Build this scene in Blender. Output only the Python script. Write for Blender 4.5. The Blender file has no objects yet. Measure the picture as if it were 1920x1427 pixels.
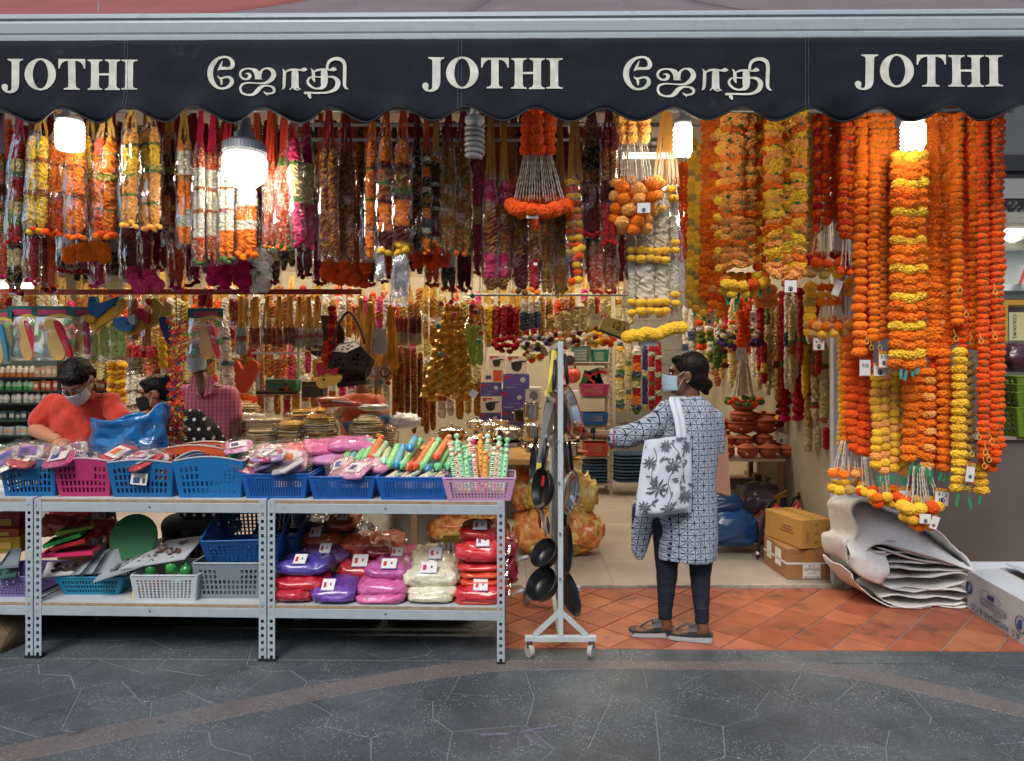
import bpy,bmesh,math,random
from mathutils import Vector,Matrix,noise as mnoise
from mathutils.geometry import tessellate_polygon
R = random.Random(7)
PI = math.pi
sin,cos,rad = math.sin,math.cos,math.radians
# ------------------------------------------------------------------ camera, sky, sun, exposure
scene = bpy.context.scene
col = scene.collection
F,CX,HOR,EYE = 1284.0,960.0,690.0,1.5          # focal length in px of a 1920-wide frame, horizon row, eye height
cam = bpy.data.cameras.new('camera'); camo = bpy.data.objects.new('camera',cam); col.objects.link(camo)
camo.location = (0,0,EYE); camo.rotation_euler = (PI/2,0,0)
cam.sensor_width = 36; cam.lens = F/1920*36; cam.shift_y = -(713.5-HOR)/1920
cam.clip_start = 0.05; cam.clip_end = 500
scene.camera = camo
world = bpy.data.worlds.new('World'); scene.world = world; world.use_nodes = True
wn = world.node_tree; bg = wn.nodes['Background']
sky = wn.nodes.new('ShaderNodeTexSky'); sky.sky_type = 'NISHITA'; sky.sun_disc = False
SUN_EL,SUN_AZ = 49,196
sky.sun_elevation = rad(SUN_EL); sky.sun_rotation = rad(SUN_AZ); sky.air_density = 1.0; sky.dust_density = 2.5; sky.ozone_density = 1.0
wn.links.new(sky.outputs[0],bg.inputs[0]); bg.inputs[1].default_value = 0.115
sun = bpy.data.lights.new('sun','SUN'); suno = bpy.data.objects.new('sun',sun); col.objects.link(suno)
sun.energy = 1.4; sun.angle = rad(25); sun.color = (1.0,0.96,0.9)
_d = Vector((sin(rad(SUN_AZ))*cos(rad(SUN_EL)),cos(rad(SUN_AZ))*cos(rad(SUN_EL)),sin(rad(SUN_EL))))
suno.rotation_euler = _d.to_track_quat('Z','Y').to_euler(); suno.location = _d*30
vs = scene.view_settings
vs.view_transform = 'Standard'; vs.look = 'None'; vs.gamma = 1; vs.use_curve_mapping = False; vs.exposure = 0.55
scene.render.engine = 'CYCLES'
cy = scene.cycles
cy.max_bounces = 7; cy.diffuse_bounces = 3; cy.glossy_bounces = 3; cy.transmission_bounces = 4; cy.transparent_max_bounces = 28
cy.use_denoising = True; cy.caustics_reflective = False; cy.caustics_refractive = False; cy.sample_clamp_indirect = 6; cy.blur_glossy = 0.5
try: cy.denoiser = 'OPENIMAGEDENOISE'
except Exception: pass

# ------------------------------------------------------------------ helpers: pixel of the plan -> metre
def X(px,D): return (px-CX)/F*D
def Z(py,D): return EYE-(py-HOR)/F*D
def P(px,py,D): return Vector((X(px,D),D,Z(py,D)))
def S(n,D): return n*D/F
def ordn(n): return '%d%s' % (n,'th' if 10 < n % 100 < 14 else {1: 'st',2: 'nd',3: 'rd'}.get(n % 10,'th'))
def lin(c):
    if isinstance(c,str):
        c = c.lstrip('#'); c = [int(c[i:i+2],16)/255 for i in (0,2,4)]
    return tuple((v/12.92 if v <= 0.04045 else ((v+0.055)/1.055)**2.4) for v in c[:3])
def jit(c,a=0.08,rng=R):
    f = 1+rng.uniform(-a,a)
    return tuple(max(0,min(1,v*f*(1+rng.uniform(-a/2,a/2)))) for v in c)

# ------------------------------------------------------------------ materials
MATS = {}
def setin(b,k,v):
    if k in b.inputs: b.inputs[k].default_value = v
def mat(name,c=None,rough=0.55,metal=0.0,spec=0.5,attr=None,var=None,bump=None,sheen=0,coat=0,trans=0,emit=None,alpha=None,sss=0,wear=None):
    """var=(scale, amount) colour variation; bump=(scale, strength); attr 'Col' vertex colour or 'OBJ' object colour; wear=(scale, colour, threshold)"""
    if name in MATS: return MATS[name]
    m = bpy.data.materials.new(name); m.use_nodes = True; MATS[name] = m
    nt = m.node_tree; b = nt.nodes['Principled BSDF']
    nn = nt.nodes.new
    setin(b,'Roughness',rough); setin(b,'Metallic',metal); setin(b,'Specular IOR Level',spec)
    src = None
    if attr == 'Col':
        a = nn('ShaderNodeVertexColor'); a.layer_name = 'Col'; src = a.outputs[0]
    elif attr == 'OBJ':
        a = nn('ShaderNodeObjectInfo'); src = a.outputs['Color']
    elif c is not None:
        a = nn('ShaderNodeRGB'); a.outputs[0].default_value = (*lin(c),1); src = a.outputs[0]
    if var:
        tc = nn('ShaderNodeTexCoord'); nz = nn('ShaderNodeTexNoise'); nz.inputs['Scale'].default_value = var[0]; nz.inputs['Detail'].default_value = 5
        nt.links.new(tc.outputs['Object'],nz.inputs['Vector'])
        mr = nn('ShaderNodeMapRange'); mr.inputs[1].default_value = .3; mr.inputs[2].default_value = .7
        mr.inputs[3].default_value = 1-var[1]; mr.inputs[4].default_value = 1+var[1]*.5
        nt.links.new(nz.outputs[0],mr.inputs[0])
        vm = nn('ShaderNodeVectorMath'); vm.operation = 'SCALE'
        nt.links.new(src,vm.inputs[0]); nt.links.new(mr.outputs[0],vm.inputs['Scale']); src = vm.outputs[0]
    if wear:
        tc = nn('ShaderNodeTexCoord'); nz = nn('ShaderNodeTexNoise'); nz.inputs['Scale'].default_value = wear[0]; nz.inputs['Detail'].default_value = 8; nz.inputs['Roughness'].default_value = .7
        nt.links.new(tc.outputs['Object'],nz.inputs['Vector'])
        mr = nn('ShaderNodeMapRange'); mr.inputs[1].default_value = wear[2]; mr.inputs[2].default_value = wear[2]+.12
        nt.links.new(nz.outputs[0],mr.inputs[0])
        mx = nn('ShaderNodeMix'); mx.data_type = 'RGBA'; mx.inputs[7].default_value = (*lin(wear[1]),1)
        nt.links.new(mr.outputs[0],mx.inputs[0]); nt.links.new(src,mx.inputs[6]); src = mx.outputs[2]
    if src is not None: nt.links.new(src,b.inputs['Base Color'])
    if bump:
        tc = nn('ShaderNodeTexCoord'); nz = nn('ShaderNodeTexNoise'); nz.inputs['Scale'].default_value = bump[0]; nz.inputs['Detail'].default_value = 4
        nt.links.new(tc.outputs['Object'],nz.inputs['Vector'])
        bp = nn('ShaderNodeBump'); bp.inputs['Strength'].default_value = bump[1]; bp.inputs['Distance'].default_value = 0.01
        nt.links.new(nz.outputs[0],bp.inputs['Height']); nt.links.new(bp.outputs[0],b.inputs['Normal'])
    if sheen: setin(b,'Sheen Weight',sheen)
    if coat: setin(b,'Coat Weight',coat); setin(b,'Coat Roughness',.08)
    if trans: setin(b,'Transmission Weight',trans)
    if emit:
        b.inputs['Emission Color'].default_value = (*lin(emit[0]),1); b.inputs['Emission Strength'].default_value = emit[1]
    if sss and src is not None:      # light through thin petals
        out = nt.nodes['Material Output']; tr = nn('ShaderNodeBsdfTranslucent'); mx = nn('ShaderNodeMixShader'); mx.inputs[0].default_value = sss
        nt.links.new(src,tr.inputs[0]); nt.links.new(b.outputs[0],mx.inputs[1]); nt.links.new(tr.outputs[0],mx.inputs[2]); nt.links.new(mx.outputs[0],out.inputs[0])
    return m

class E:
    """tiny node-expression builder: arithmetic on scalar sockets"""
    def __init__(s,nt,sock): s.nt,s.s = nt,sock
    def _op(s,op,*o):
        n = s.nt.nodes.new('ShaderNodeMath'); n.operation = op
        for i,v in enumerate((s,)+o):
            if isinstance(v,E): s.nt.links.new(v.s,n.inputs[i])
            else: n.inputs[i].default_value = v
        return E(s.nt,n.outputs[0])
    def __add__(s,o): return s._op('ADD',o)
    def __sub__(s,o): return s._op('SUBTRACT',o)
    def __mul__(s,o): return s._op('MULTIPLY',o)
    def __truediv__(s,o): return s._op('DIVIDE',o)
    def frac(s): return s._op('FRACT')
    def floor(s): return s._op('FLOOR')
    def abs(s): return s._op('ABSOLUTE')
    def lt(s,o): return s._op('LESS_THAN',o)
    def gt(s,o): return s._op('GREATER_THAN',o)
    def max(s,o): return s._op('MAXIMUM',o)
    def min(s,o): return s._op('MINIMUM',o)
    def sqrt(s): return s._op('SQRT')
    def mod(s,o): return s._op('MODULO',o)
    def sin(s): return s._op('SINE')
def pattern_mat(name,fn,rough=.75,bump=None,sheen=0.0):
    """fn(nt, x, y, z) -> list of (mask E, hex) painted over the first hex"""
    if name in MATS: return MATS[name]
    m = bpy.data.materials.new(name); m.use_nodes = True; MATS[name] = m
    nt = m.node_tree; b = nt.nodes['Principled BSDF']; setin(b,'Roughness',rough); setin(b,'Specular IOR Level',.25); setin(b,'Sheen Weight',sheen)
    tc = nt.nodes.new('ShaderNodeTexCoord'); sp = nt.nodes.new('ShaderNodeSeparateXYZ'); nt.links.new(tc.outputs['Object'],sp.inputs[0])
    x,y,z = (E(nt,sp.outputs[i]) for i in range(3))
    base,layers = fn(nt,x,y,z)
    rgb = nt.nodes.new('ShaderNodeRGB'); rgb.outputs[0].default_value = (*lin(base),1); cur = rgb.outputs[0]
    for msk,h in layers:
        mx = nt.nodes.new('ShaderNodeMix'); mx.data_type = 'RGBA'; nt.links.new(msk.s,mx.inputs[0]); nt.links.new(cur,mx.inputs[6]); mx.inputs[7].default_value = (*lin(h),1); cur = mx.outputs[2]
    nt.links.new(cur,b.inputs['Base Color'])
    if bump:
        nz = nt.nodes.new('ShaderNodeTexNoise'); nz.inputs['Scale'].default_value = bump[0]; nt.links.new(tc.outputs['Object'],nz.inputs['Vector'])
        bp = nt.nodes.new('ShaderNodeBump'); bp.inputs['Strength'].default_value = bump[1]; bp.inputs['Distance'].default_value = .01
        nt.links.new(nz.outputs[0],bp.inputs['Height']); nt.links.new(bp.outputs[0],b.inputs['Normal'])
    return m
def film(name,tint='ffffff',gloss=0.10,rough=0.12,cover=0.06,bump=(14,.6)):
    """clear plastic film: mostly see-through, with wrinkled gloss"""
    if name in MATS: return MATS[name]
    m = bpy.data.materials.new(name); m.use_nodes = True; MATS[name] = m
    nt = m.node_tree; nt.nodes.clear(); nn = nt.nodes.new
    out = nn('ShaderNodeOutputMaterial'); t = nn('ShaderNodeBsdfTransparent'); g = nn('ShaderNodeBsdfGlossy'); d = nn('ShaderNodeBsdfDiffuse')
    t.inputs[0].default_value = (*[.55+.45*v for v in lin(tint)],1); g.inputs['Roughness'].default_value = rough; d.inputs[0].default_value = (*lin(tint),1)
    fr = nn('ShaderNodeFresnel'); fr.inputs[0].default_value = 1.42
    tc = nn('ShaderNodeTexCoord'); nz = nn('ShaderNodeTexNoise'); nz.inputs['Scale'].default_value = bump[0]; nz.inputs['Detail'].default_value = 3
    mp = nn('ShaderNodeMapping'); mp.inputs['Scale'].default_value = (1,1,.25); nt.links.new(tc.outputs['Object'],mp.inputs[0]); nt.links.new(mp.outputs[0],nz.inputs['Vector'])
    bp = nn('ShaderNodeBump'); bp.inputs['Strength'].default_value = bump[1]; bp.inputs['Distance'].default_value = .02
    nt.links.new(nz.outputs[0],bp.inputs['Height'])
    for s in (fr,g): nt.links.new(bp.outputs[0],s.inputs['Normal'])
    ad = nn('ShaderNodeMath'); ad.operation = 'MULTIPLY_ADD'; ad.inputs[1].default_value = .55; ad.inputs[2].default_value = gloss; nt.links.new(fr.outputs[0],ad.inputs[0])
    m1 = nn('ShaderNodeMixShader'); m1.inputs[0].default_value = cover; nt.links.new(t.outputs[0],m1.inputs[1]); nt.links.new(d.outputs[0],m1.inputs[2])
    m2 = nn('ShaderNodeMixShader'); nt.links.new(ad.outputs[0],m2.inputs[0]); nt.links.new(m1.outputs[0],m2.inputs[1]); nt.links.new(g.outputs[0],m2.inputs[2])
    nt.links.new(m2.outputs[0],out.inputs[0])
    return m

# ------------------------------------------------------------------ mesh builder
class B:
    def __init__(s): s.v,s.f,s.c = [],[],[]
    def add(s,vs,fs,c=(1,1,1)):
        o = len(s.v); s.v += [tuple(p) for p in vs]; s.f += [tuple(i+o for i in f) for f in fs]
        s.c += list(c) if (len(c) and isinstance(c[0],(tuple,list))) else [c]*len(vs)
        return s
    def box(s,ctr,size,rot=None,c=(1,1,1),taper=1.0):
        hx,hy,hz = (v/2 for v in size); vs = []
        for z in (-hz,hz):
            t = taper if z > 0 else 1
            for x,y in ((-hx,-hy),(hx,-hy),(hx,hy),(-hx,hy)): vs.append(Vector((x*t,y*t,z)))
        if rot is not None: vs = [rot @ v for v in vs]
        c0 = Vector(ctr)
        return s.add([v+c0 for v in vs],[(3,2,1,0),(4,5,6,7),(0,1,5,4),(1,2,6,5),(2,3,7,6),(3,0,4,7)],c)
    def bar(s,a,b,w,h,c=(1,1,1),up=(0,0,1)):
        a,b = Vector(a),Vector(b); d = (b-a); L = d.length; d.normalize(); u = Vector(up)
        if abs(d.dot(u)) > .99: u = Vector((0,1,0))
        sx = d.cross(u).normalized(); u = sx.cross(d)
        m = Matrix((sx,d,u)).transposed()
        return s.box((a+b)/2,(w,L,h),m,c)
    def tube(s,pts,r,n=8,caps=True,c=(1,1,1),closed=False):
        pts = [Vector(p) for p in pts]; k = len(pts); rs = r if isinstance(r,(list,tuple)) else [r]*k
        vs,fs,cs = [],[],[]; ref = None
        for i,p in enumerate(pts):
            d = (pts[(i+1) % k if closed else min(i+1,k-1)]-pts[(i-1) % k if closed else max(i-1,0)])
            d = d.normalized() if d.length > 1e-9 else Vector((0,0,1))
            if ref is None: ref = d.orthogonal().normalized()
            ref = (ref-d*ref.dot(d)); ref = ref.normalized() if ref.length > 1e-6 else d.orthogonal().normalized()
            b2 = d.cross(ref)
            for j in range(n):
                a = 2*PI*j/n; vs.append(p+(ref*cos(a)+b2*sin(a))*rs[i]); cs.append(c[i] if isinstance(c[0],(tuple,list)) else c)
        for i in range(k if closed else k-1):
            i2 = (i+1) % k
            for j in range(n):
                j2 = (j+1) % n; fs.append((i*n+j,i*n+j2,i2*n+j2,i2*n+j))
        if caps and not closed: fs += [tuple(range(n-1,-1,-1)),tuple((k-1)*n+j for j in range(n))]
        return s.add(vs,fs,cs)
    def lathe(s,prof,ctr=(0,0,0),n=20,rot=None,c=(1,1,1),caps=True):
        vs,fs,cs = [],[],[]; c0 = Vector(ctr); k = len(prof)
        for i,(r,z) in enumerate(prof):
            for j in range(n):
                a = 2*PI*j/n; v = Vector((r*cos(a),r*sin(a),z))
                if rot is not None: v = rot @ v
                vs.append(v+c0); cs.append(c[i] if isinstance(c[0],(tuple,list)) else c)
        for i in range(k-1):
            for j in range(n):
                j2 = (j+1) % n; fs.append((i*n+j,i*n+j2,(i+1)*n+j2,(i+1)*n+j))
        if caps:
            if prof[0][0] > 1e-4: fs.append(tuple(range(n-1,-1,-1)))
            if prof[-1][0] > 1e-4: fs.append(tuple((k-1)*n+j for j in range(n)))
        return s.add(vs,fs,cs)
    def sphere(s,ctr,r,n=12,m=8,rot=None,c=(1,1,1)):
        rx,ry,rz = r if isinstance(r,(tuple,list,Vector)) else (r,r,r); c0 = Vector(ctr); vs = []
        for i in range(m+1):
            t = -PI/2+PI*i/m; ct = max(cos(t),1e-3)
            for j in range(n):
                a = 2*PI*j/n; v = Vector((rx*ct*cos(a),ry*ct*sin(a),rz*sin(t)))
                if rot is not None: v = rot @ v
                vs.append(v+c0)
        fs = [(i*n+j,i*n+(j+1) % n,(i+1)*n+(j+1) % n,(i+1)*n+j) for i in range(m) for j in range(n)]
        return s.add(vs,fs+[tuple(range(n-1,-1,-1)),tuple(m*n+j for j in range(n))],c)
    def grid(s,fn,nu,nv,cu=False,c=None,skip=None):
        vs,cs,fs = [],[],[]; nj = nu if cu else nu+1
        for i in range(nv+1):
            for j in range(nj):
                u,v = j/nu,i/nv; vs.append(Vector(fn(u,v))); cs.append(c(u,v) if callable(c) else (c or (1,1,1)))
        for i in range(nv):
            for j in range(nu):
                if skip and skip(j,i): continue
                j2 = (j+1) % nj; fs.append((i*nj+j,i*nj+j2,(i+1)*nj+j2,(i+1)*nj+j))
        return s.add(vs,fs,cs)
    def prism(s,loop,th,m=None,c=(1,1,1),holes=()):
        """outline in local x,z extruded along local y by th"""
        loops = [list(loop)]+[list(h) for h in holes]; flat = [p for l in loops for p in l]; n = len(flat)
        tris = tessellate_polygon([[Vector((p[0],p[1],0)) for p in l] for l in loops])
        vs = [Vector((p[0],0,p[1])) for p in flat]+[Vector((p[0],th,p[1])) for p in flat]
        fs = [tuple(t) for t in tris]+[tuple(n+i for i in reversed(t)) for t in tris]
        o = 0
        for l in loops:
            k = len(l)
            for i in range(k): fs.append((o+i,o+(i+1) % k,n+o+(i+1) % k,n+o+i))
            o += k
        if m is not None: vs = [m @ v for v in vs]
        return s.add(vs,fs,c)
    def warp(s,fn): s.v = [tuple(fn(Vector(p))) for p in s.v]; return s
    def build(s,name,material,parent=None,smooth=False,world=True,**kw):
        off = Vector((0,0,0))
        if parent is not None and world:
            q = parent
            while q is not None: off += q.location; q = q.parent
        me = bpy.data.meshes.new(name); me.from_pydata([tuple(Vector(p)-off) for p in s.v],[],s.f)
        if any(c is not s.c[0] for c in s.c) or (s.c and tuple(s.c[0]) != (1,1,1)):
            at = me.color_attributes.new('Col','FLOAT_COLOR','POINT'); at.data.foreach_set('color',[x for c in s.c for x in (c[0],c[1],c[2],1.0)])
        if smooth: me.polygons.foreach_set('use_smooth',[True]*len(me.polygons))
        return link(name,me,material,parent,**kw)
def link(name,me,material,parent=None,loc=None,rot=None,scale=None,color=None,label=None):
    if material is not None and not me.materials: me.materials.append(material)
    o = bpy.data.objects.new(name,me); col.objects.link(o)
    if parent is not None: o.parent = parent
    if loc is not None: o.location = loc
    if rot is not None: o.rotation_euler = rot
    if scale is not None: o.scale = scale if hasattr(scale,'__len__') else (scale,)*3
    if color is not None: o.color = (*color[:3],1)
    if label: o['label'] = label
    return o
def auto(o,ang=35):
    me = o.data; me.polygons.foreach_set('use_smooth',[True]*len(me.polygons))
    try: me.set_sharp_from_angle(angle=rad(ang))
    except Exception: pass
    return o
def bevel(o,w=.004,n=2):
    m = o.modifiers.new('bevel','BEVEL'); m.width = w; m.segments = n; m.limit_method = 'ANGLE'; m.angle_limit = rad(40); return o
def solid(o,t,off=0):
    m = o.modifiers.new('solid','SOLIDIFY'); m.thickness = t; m.offset = off; return o
def subd(o,n=1):
    m = o.modifiers.new('subd','SUBSURF'); m.levels = n; m.render_levels = n; return o
def tag(o,label=None,cat=None,group=None,kind=None):
    if label: o['label'] = label
    if cat: o['category'] = cat
    if group: o['group'] = group
    if kind: o['kind'] = kind
    return o
def thing(name,label,cat,loc=(0,0,0),group=None,rotz=0):
    o = bpy.data.objects.new(name,None); col.objects.link(o); o.empty_display_size = .05; o.location = loc; o.rotation_euler = (0,0,rotz)
    return tag(o,label,cat,group)
def copy_tree(o,parent=None):
    c = o.copy(); col.objects.link(c); c.parent = parent
    for ch in list(o.children): copy_tree(ch,c)
    return c
def catmull(pts,n=6,closed=False):
    pts = [Vector(p) for p in pts]; k = len(pts); out = []
    for i in range(k if closed else k-1):
        p0,p1,p2,p3 = (pts[(i+d) % k] if closed else pts[min(max(i+d,0),k-1)] for d in (-1,0,1,2))
        for j in range(n):
            t = j/n; out.append(.5*((2*p1)+(p2-p0)*t+(2*p0-5*p1+4*p2-p3)*t*t+(3*p1-p0-3*p2+p3)*t**3))
    if not closed: out.append(pts[-1].copy())
    return out
def clip_poly(poly,a,b,c):
    """keep a*x+b*y<=c"""
    out = []; n = len(poly)
    for i in range(n):
        p,q = poly[i],poly[(i+1) % n]; dp,dq = a*p[0]+b*p[1]-c,a*q[0]+b*q[1]-c
        if dp <= 0: out.append(p)
        if dp*dq < 0: t = dp/(dp-dq); out.append((p[0]+(q[0]-p[0])*t,p[1]+(q[1]-p[1])*t))
    return out
def inset(poly,d):
    out = list(poly); cx = sum(p[0] for p in poly)/len(poly); cy_ = sum(p[1] for p in poly)/len(poly); n = len(poly)
    for i in range(n):
        p,q = poly[i],poly[(i+1) % n]; ex,ey = q[0]-p[0],q[1]-p[1]; L = math.hypot(ex,ey)
        if L < 1e-6: continue
        nx,ny = ey/L,-ex/L
        if nx*(cx-p[0])+ny*(cy_-p[1]) > 0: nx,ny = -nx,-ny
        out = clip_poly(out,nx,ny,nx*p[0]+ny*p[1]-d)
        if len(out) < 3: return []
    return out
def ccw(poly):
    a = sum(poly[i][0]*poly[(i+1) % len(poly)][1]-poly[(i+1) % len(poly)][0]*poly[i][1] for i in range(len(poly)))
    return poly if a > 0 else poly[::-1]
def slab_mesh(poly,z0,z1,ch=.002):
    poly = ccw(poly); n = len(poly); top = inset(poly,ch)
    if len(top) != n: top = poly; ch = 0
    vs = [(x,y,z0) for x,y in poly]+[(x,y,z1-ch) for x,y in poly]+[(x,y,z1) for x,y in ccw(top)]
    fs = [(i,(i+1) % n,n+(i+1) % n,n+i) for i in range(n)]+[(n+i,n+(i+1) % n,2*n+(i+1) % n,2*n+i) for i in range(n)]+[tuple(range(2*n,3*n))]
    return vs,fs
def text_geo(txt,size,fitw=None):
    cu = bpy.data.curves.new('t','FONT'); cu.body = txt; cu.size = size; cu.align_x = 'CENTER'; cu.align_y = 'CENTER'; cu.resolution_u = 2
    ob = bpy.data.objects.new('t',cu); me = ob.to_mesh()
    vs = [v.co.copy() for v in me.vertices]; fs = [tuple(p.vertices) for p in me.polygons]; ob.to_mesh_clear(); bpy.data.objects.remove(ob); bpy.data.curves.remove(cu)
    if fitw and vs:
        w = max(v.x for v in vs)-min(v.x for v in vs); vs = [Vector((v.x*fitw/w,v.y,0)) for v in vs]
    return vs,fs
def text_on(b,txt,size,org,ux,uy,c=(1,1,1),fitw=None):
    vs,fs = text_geo(txt,size,fitw); org,ux,uy = Vector(org),Vector(ux).normalized(),Vector(uy).normalized()
    return b.add([org+ux*v.x+uy*v.y for v in vs],fs,c)
# ------------------------------------------------------------------ setting: pavement, tiled walkway, shop floor, walls, ceiling
SH = -0.0154                                            # the shop front is turned a hair: the right end stands nearer
def edge(x,d0): return d0+SH*x
def stone_mat(name,base,fleck,base2):
    m = bpy.data.materials.new(name); m.use_nodes = True; nt = m.node_tree; b = nt.nodes['Principled BSDF']; nn = nt.nodes.new; lk = nt.links.new
    tc = nn('ShaderNodeTexCoord')
    def noise(sc,det=5): n = nn('ShaderNodeTexNoise'); n.inputs['Scale'].default_value = sc; n.inputs['Detail'].default_value = det; n.inputs['Roughness'].default_value = .65; lk(tc.outputs['Object'],n.inputs['Vector']); return n.outputs[0]
    def ramp(s,a,b_): r = nn('ShaderNodeMapRange'); r.inputs[1].default_value = a; r.inputs[2].default_value = b_; lk(s,r.inputs[0]); return r.outputs[0]
    def mix(f,c1,c2):
        x = nn('ShaderNodeMix'); x.data_type = 'RGBA'; lk(f,x.inputs[0])
        for i,c in ((6,c1),(7,c2)):
            if isinstance(c,str): x.inputs[i].default_value = (*lin(c),1)
            else: lk(c,x.inputs[i])
        return x.outputs[2]
    c = mix(ramp(noise(2.2,8),.35,.68),base,base2); c = mix(ramp(noise(.9,6),.46,.78),c,'666d70'); c = mix(ramp(noise(7,8),.63,.72),c,'2c3033')
    vo = nn('ShaderNodeTexVoronoi'); vo.inputs['Scale'].default_value = 150; lk(tc.outputs['Object'],vo.inputs['Vector'])
    sp = nn('ShaderNodeSeparateXYZ'); lk(vo.outputs['Color'],sp.inputs[0])
    chip = nn('ShaderNodeMath'); chip.operation = 'GREATER_THAN'; chip.inputs[1].default_value = .74; lk(sp.outputs[0],chip.inputs[0])
    near = nn('ShaderNodeMath'); near.operation = 'LESS_THAN'; near.inputs[1].default_value = .36; lk(vo.outputs['Distance'],near.inputs[0])
    mu = nn('ShaderNodeMath'); mu.operation = 'MULTIPLY'; lk(chip.outputs[0],mu.inputs[0]); lk(near.outputs[0],mu.inputs[1])
    wo = nn('ShaderNodeMath'); wo.operation = 'MULTIPLY'; lk(mu.outputs[0],wo.inputs[0]); lk(ramp(noise(4,4),.38,.62),wo.inputs[1])
    c = mix(wo.outputs[0],c,fleck)
    gr = ramp(noise(60,3),.3,.7); g2 = nn('ShaderNodeMapRange'); g2.inputs[3].default_value = .72; g2.inputs[4].default_value = 1.2; lk(gr,g2.inputs[0])
    sc = nn('ShaderNodeVectorMath'); sc.operation = 'SCALE'; lk(c,sc.inputs[0]); lk(g2.outputs[0],sc.inputs['Scale']); lk(sc.outputs[0],b.inputs['Base Color'])
    rr = nn('ShaderNodeMapRange'); rr.inputs[3].default_value = .42; rr.inputs[4].default_value = .72; lk(ramp(noise(3,6),.3,.7),rr.inputs[0]); lk(rr.outputs[0],b.inputs['Roughness'])
    bp = nn('ShaderNodeBump'); bp.inputs['Strength'].default_value = .35; bp.inputs['Distance'].default_value = .003; lk(noise(140,3),bp.inputs['Height']); lk(bp.outputs[0],b.inputs['Normal'])
    MATS[name] = m; return m
m_pave = stone_mat('dark_aggregate','4b5257','a9b2b4','383e42')
m_pink = stone_mat('pink_aggregate','6c6361','a09a98','5a5352')
m_joint = mat('mortar_joint','7a7f81',.9,bump=(80,.4))
m_paleJ = mat('pale_mortar','8d8780',.9,bump=(80,.4))
# ground: one wide sheet
g = B().grid(lambda u,v: (-14+28*u,-12+30*v,-.012),4,4).build('ground',m_joint); tag(g,kind='structure')
# crazy-paved stone slabs
pv = B().grid(lambda u,v: (-4.6+9.2*u,.8+(4.62-.8)*v,-.003),1,1).build('pavement',m_joint); tag(pv,kind='structure')
rg = random.Random(21); seeds = []
while len(seeds) < 280:
    p = (rg.uniform(-4.5,4.5),rg.uniform(.9,4.2))
    if all((p[0]-q[0])**2+(p[1]-q[1])**2 > .195**2 for q in seeds): seeds.append(p)
    elif rg.random() < .02: seeds.append(p)
def in_border(x): return x > -.03
for p in seeds:
    poly = [(-4.6,.8),(4.6,.8),(4.6,4.5),(-4.6,4.5)]
    for q in seeds:
        if q is p or abs(q[0]-p[0]) > 2 or abs(q[1]-p[1]) > 2: continue
        mx,my = (p[0]+q[0])/2,(p[1]+q[1])/2; a,b_ = q[0]-p[0],q[1]-p[1]; poly = clip_poly(poly,a,b_,a*mx+b_*my)
        if len(poly) < 3: break
    if len(poly) < 3: continue
    # the tiled walkway starts at the border row on the right of the shelves
    poly2 = clip_poly(poly,-SH,1,3.50)
    for pl in ([poly2] if len(poly2) > 2 else [])+([clip_poly(clip_poly(poly,SH,-1,-3.5),1,0,-.05)] if p[0] < .6 else []):
        pl = inset(pl,.0024) if len(pl) > 2 else []
        if len(pl) < 3: continue
        vs_,fs_ = slab_mesh(pl,-.008,R.uniform(-.001,.001),.0018); B().add(vs_,fs_).build('paving_slab',m_pave,pv)
def strip(pts,w,z,name,m):
    pts = catmull([(x,y,0) for x,y in pts],5); b = B(); vs = []
    for i,p in enumerate(pts):
        d = (pts[min(i+1,len(pts)-1)]-pts[max(i-1,0)]).normalized(); n = Vector((-d.y,d.x,0))
        ww = w[0]+(w[1]-w[0])*i/(len(pts)-1) if isinstance(w,tuple) else w
        vs += [p+n*ww/2+Vector((0,0,z)),p-n*ww/2+Vector((0,0,z)),p+n*(ww/2+.004)+Vector((0,0,-.006)),p-n*(ww/2+.004)+Vector((0,0,-.006))]
    fs = []
    for i in range(len(pts)-1):
        a = 4*i; fs += [(a,a+1,a+5,a+4),(a+2,a,a+4,a+6),(a+1,a+3,a+7,a+5)]
    return b.add(vs,fs).build(name,m,pv)
def G(px,py,z=0): D = (EYE-z)*F/(py-HOR); return (X(px,D),D)
strip([G(-300,1480),G(0,1418),G(320,1353),G(640,1290),G(800,1263),G(900,1250),G(1010,1244),G(1280,1244),G(1460,1246),G(1600,1262),G(1760,1296),G(1920,1334),G(2200,1410)],(.145,.14),.003,'pink_band',m_pink)
for k,pl in enumerate(([(984,1378),(1000,1392),(1022,1402)],[(975,1374),(1010,1366),(1040,1362)],[(900,1378),(950,1376)],[(1075,1364),(1086,1376)])):
    strip([G(*p) for p in pl]+[G(pl[-1][0]+4,pl[-1][1]+1)],(.012-.002*k,.005),.0042,'chalk_mark',mat('lilac_chalk','6e6b7c',.95,var=(60,.4)))
# border row between paving and tiles, right of the shelves
x0 = -.05
for i in range(9):
    a,b2 = x0+i*.62,x0+(i+1)*.62-.003
    vs_,fs_ = slab_mesh([(a,edge(a,3.505)),(b2,edge(b2,3.505)),(b2,edge(b2,3.652)),(a,edge(a,3.652))],-.01,.0035,.0015); B().add(vs_,fs_).build('border_stone',m_pave,pv)
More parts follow.
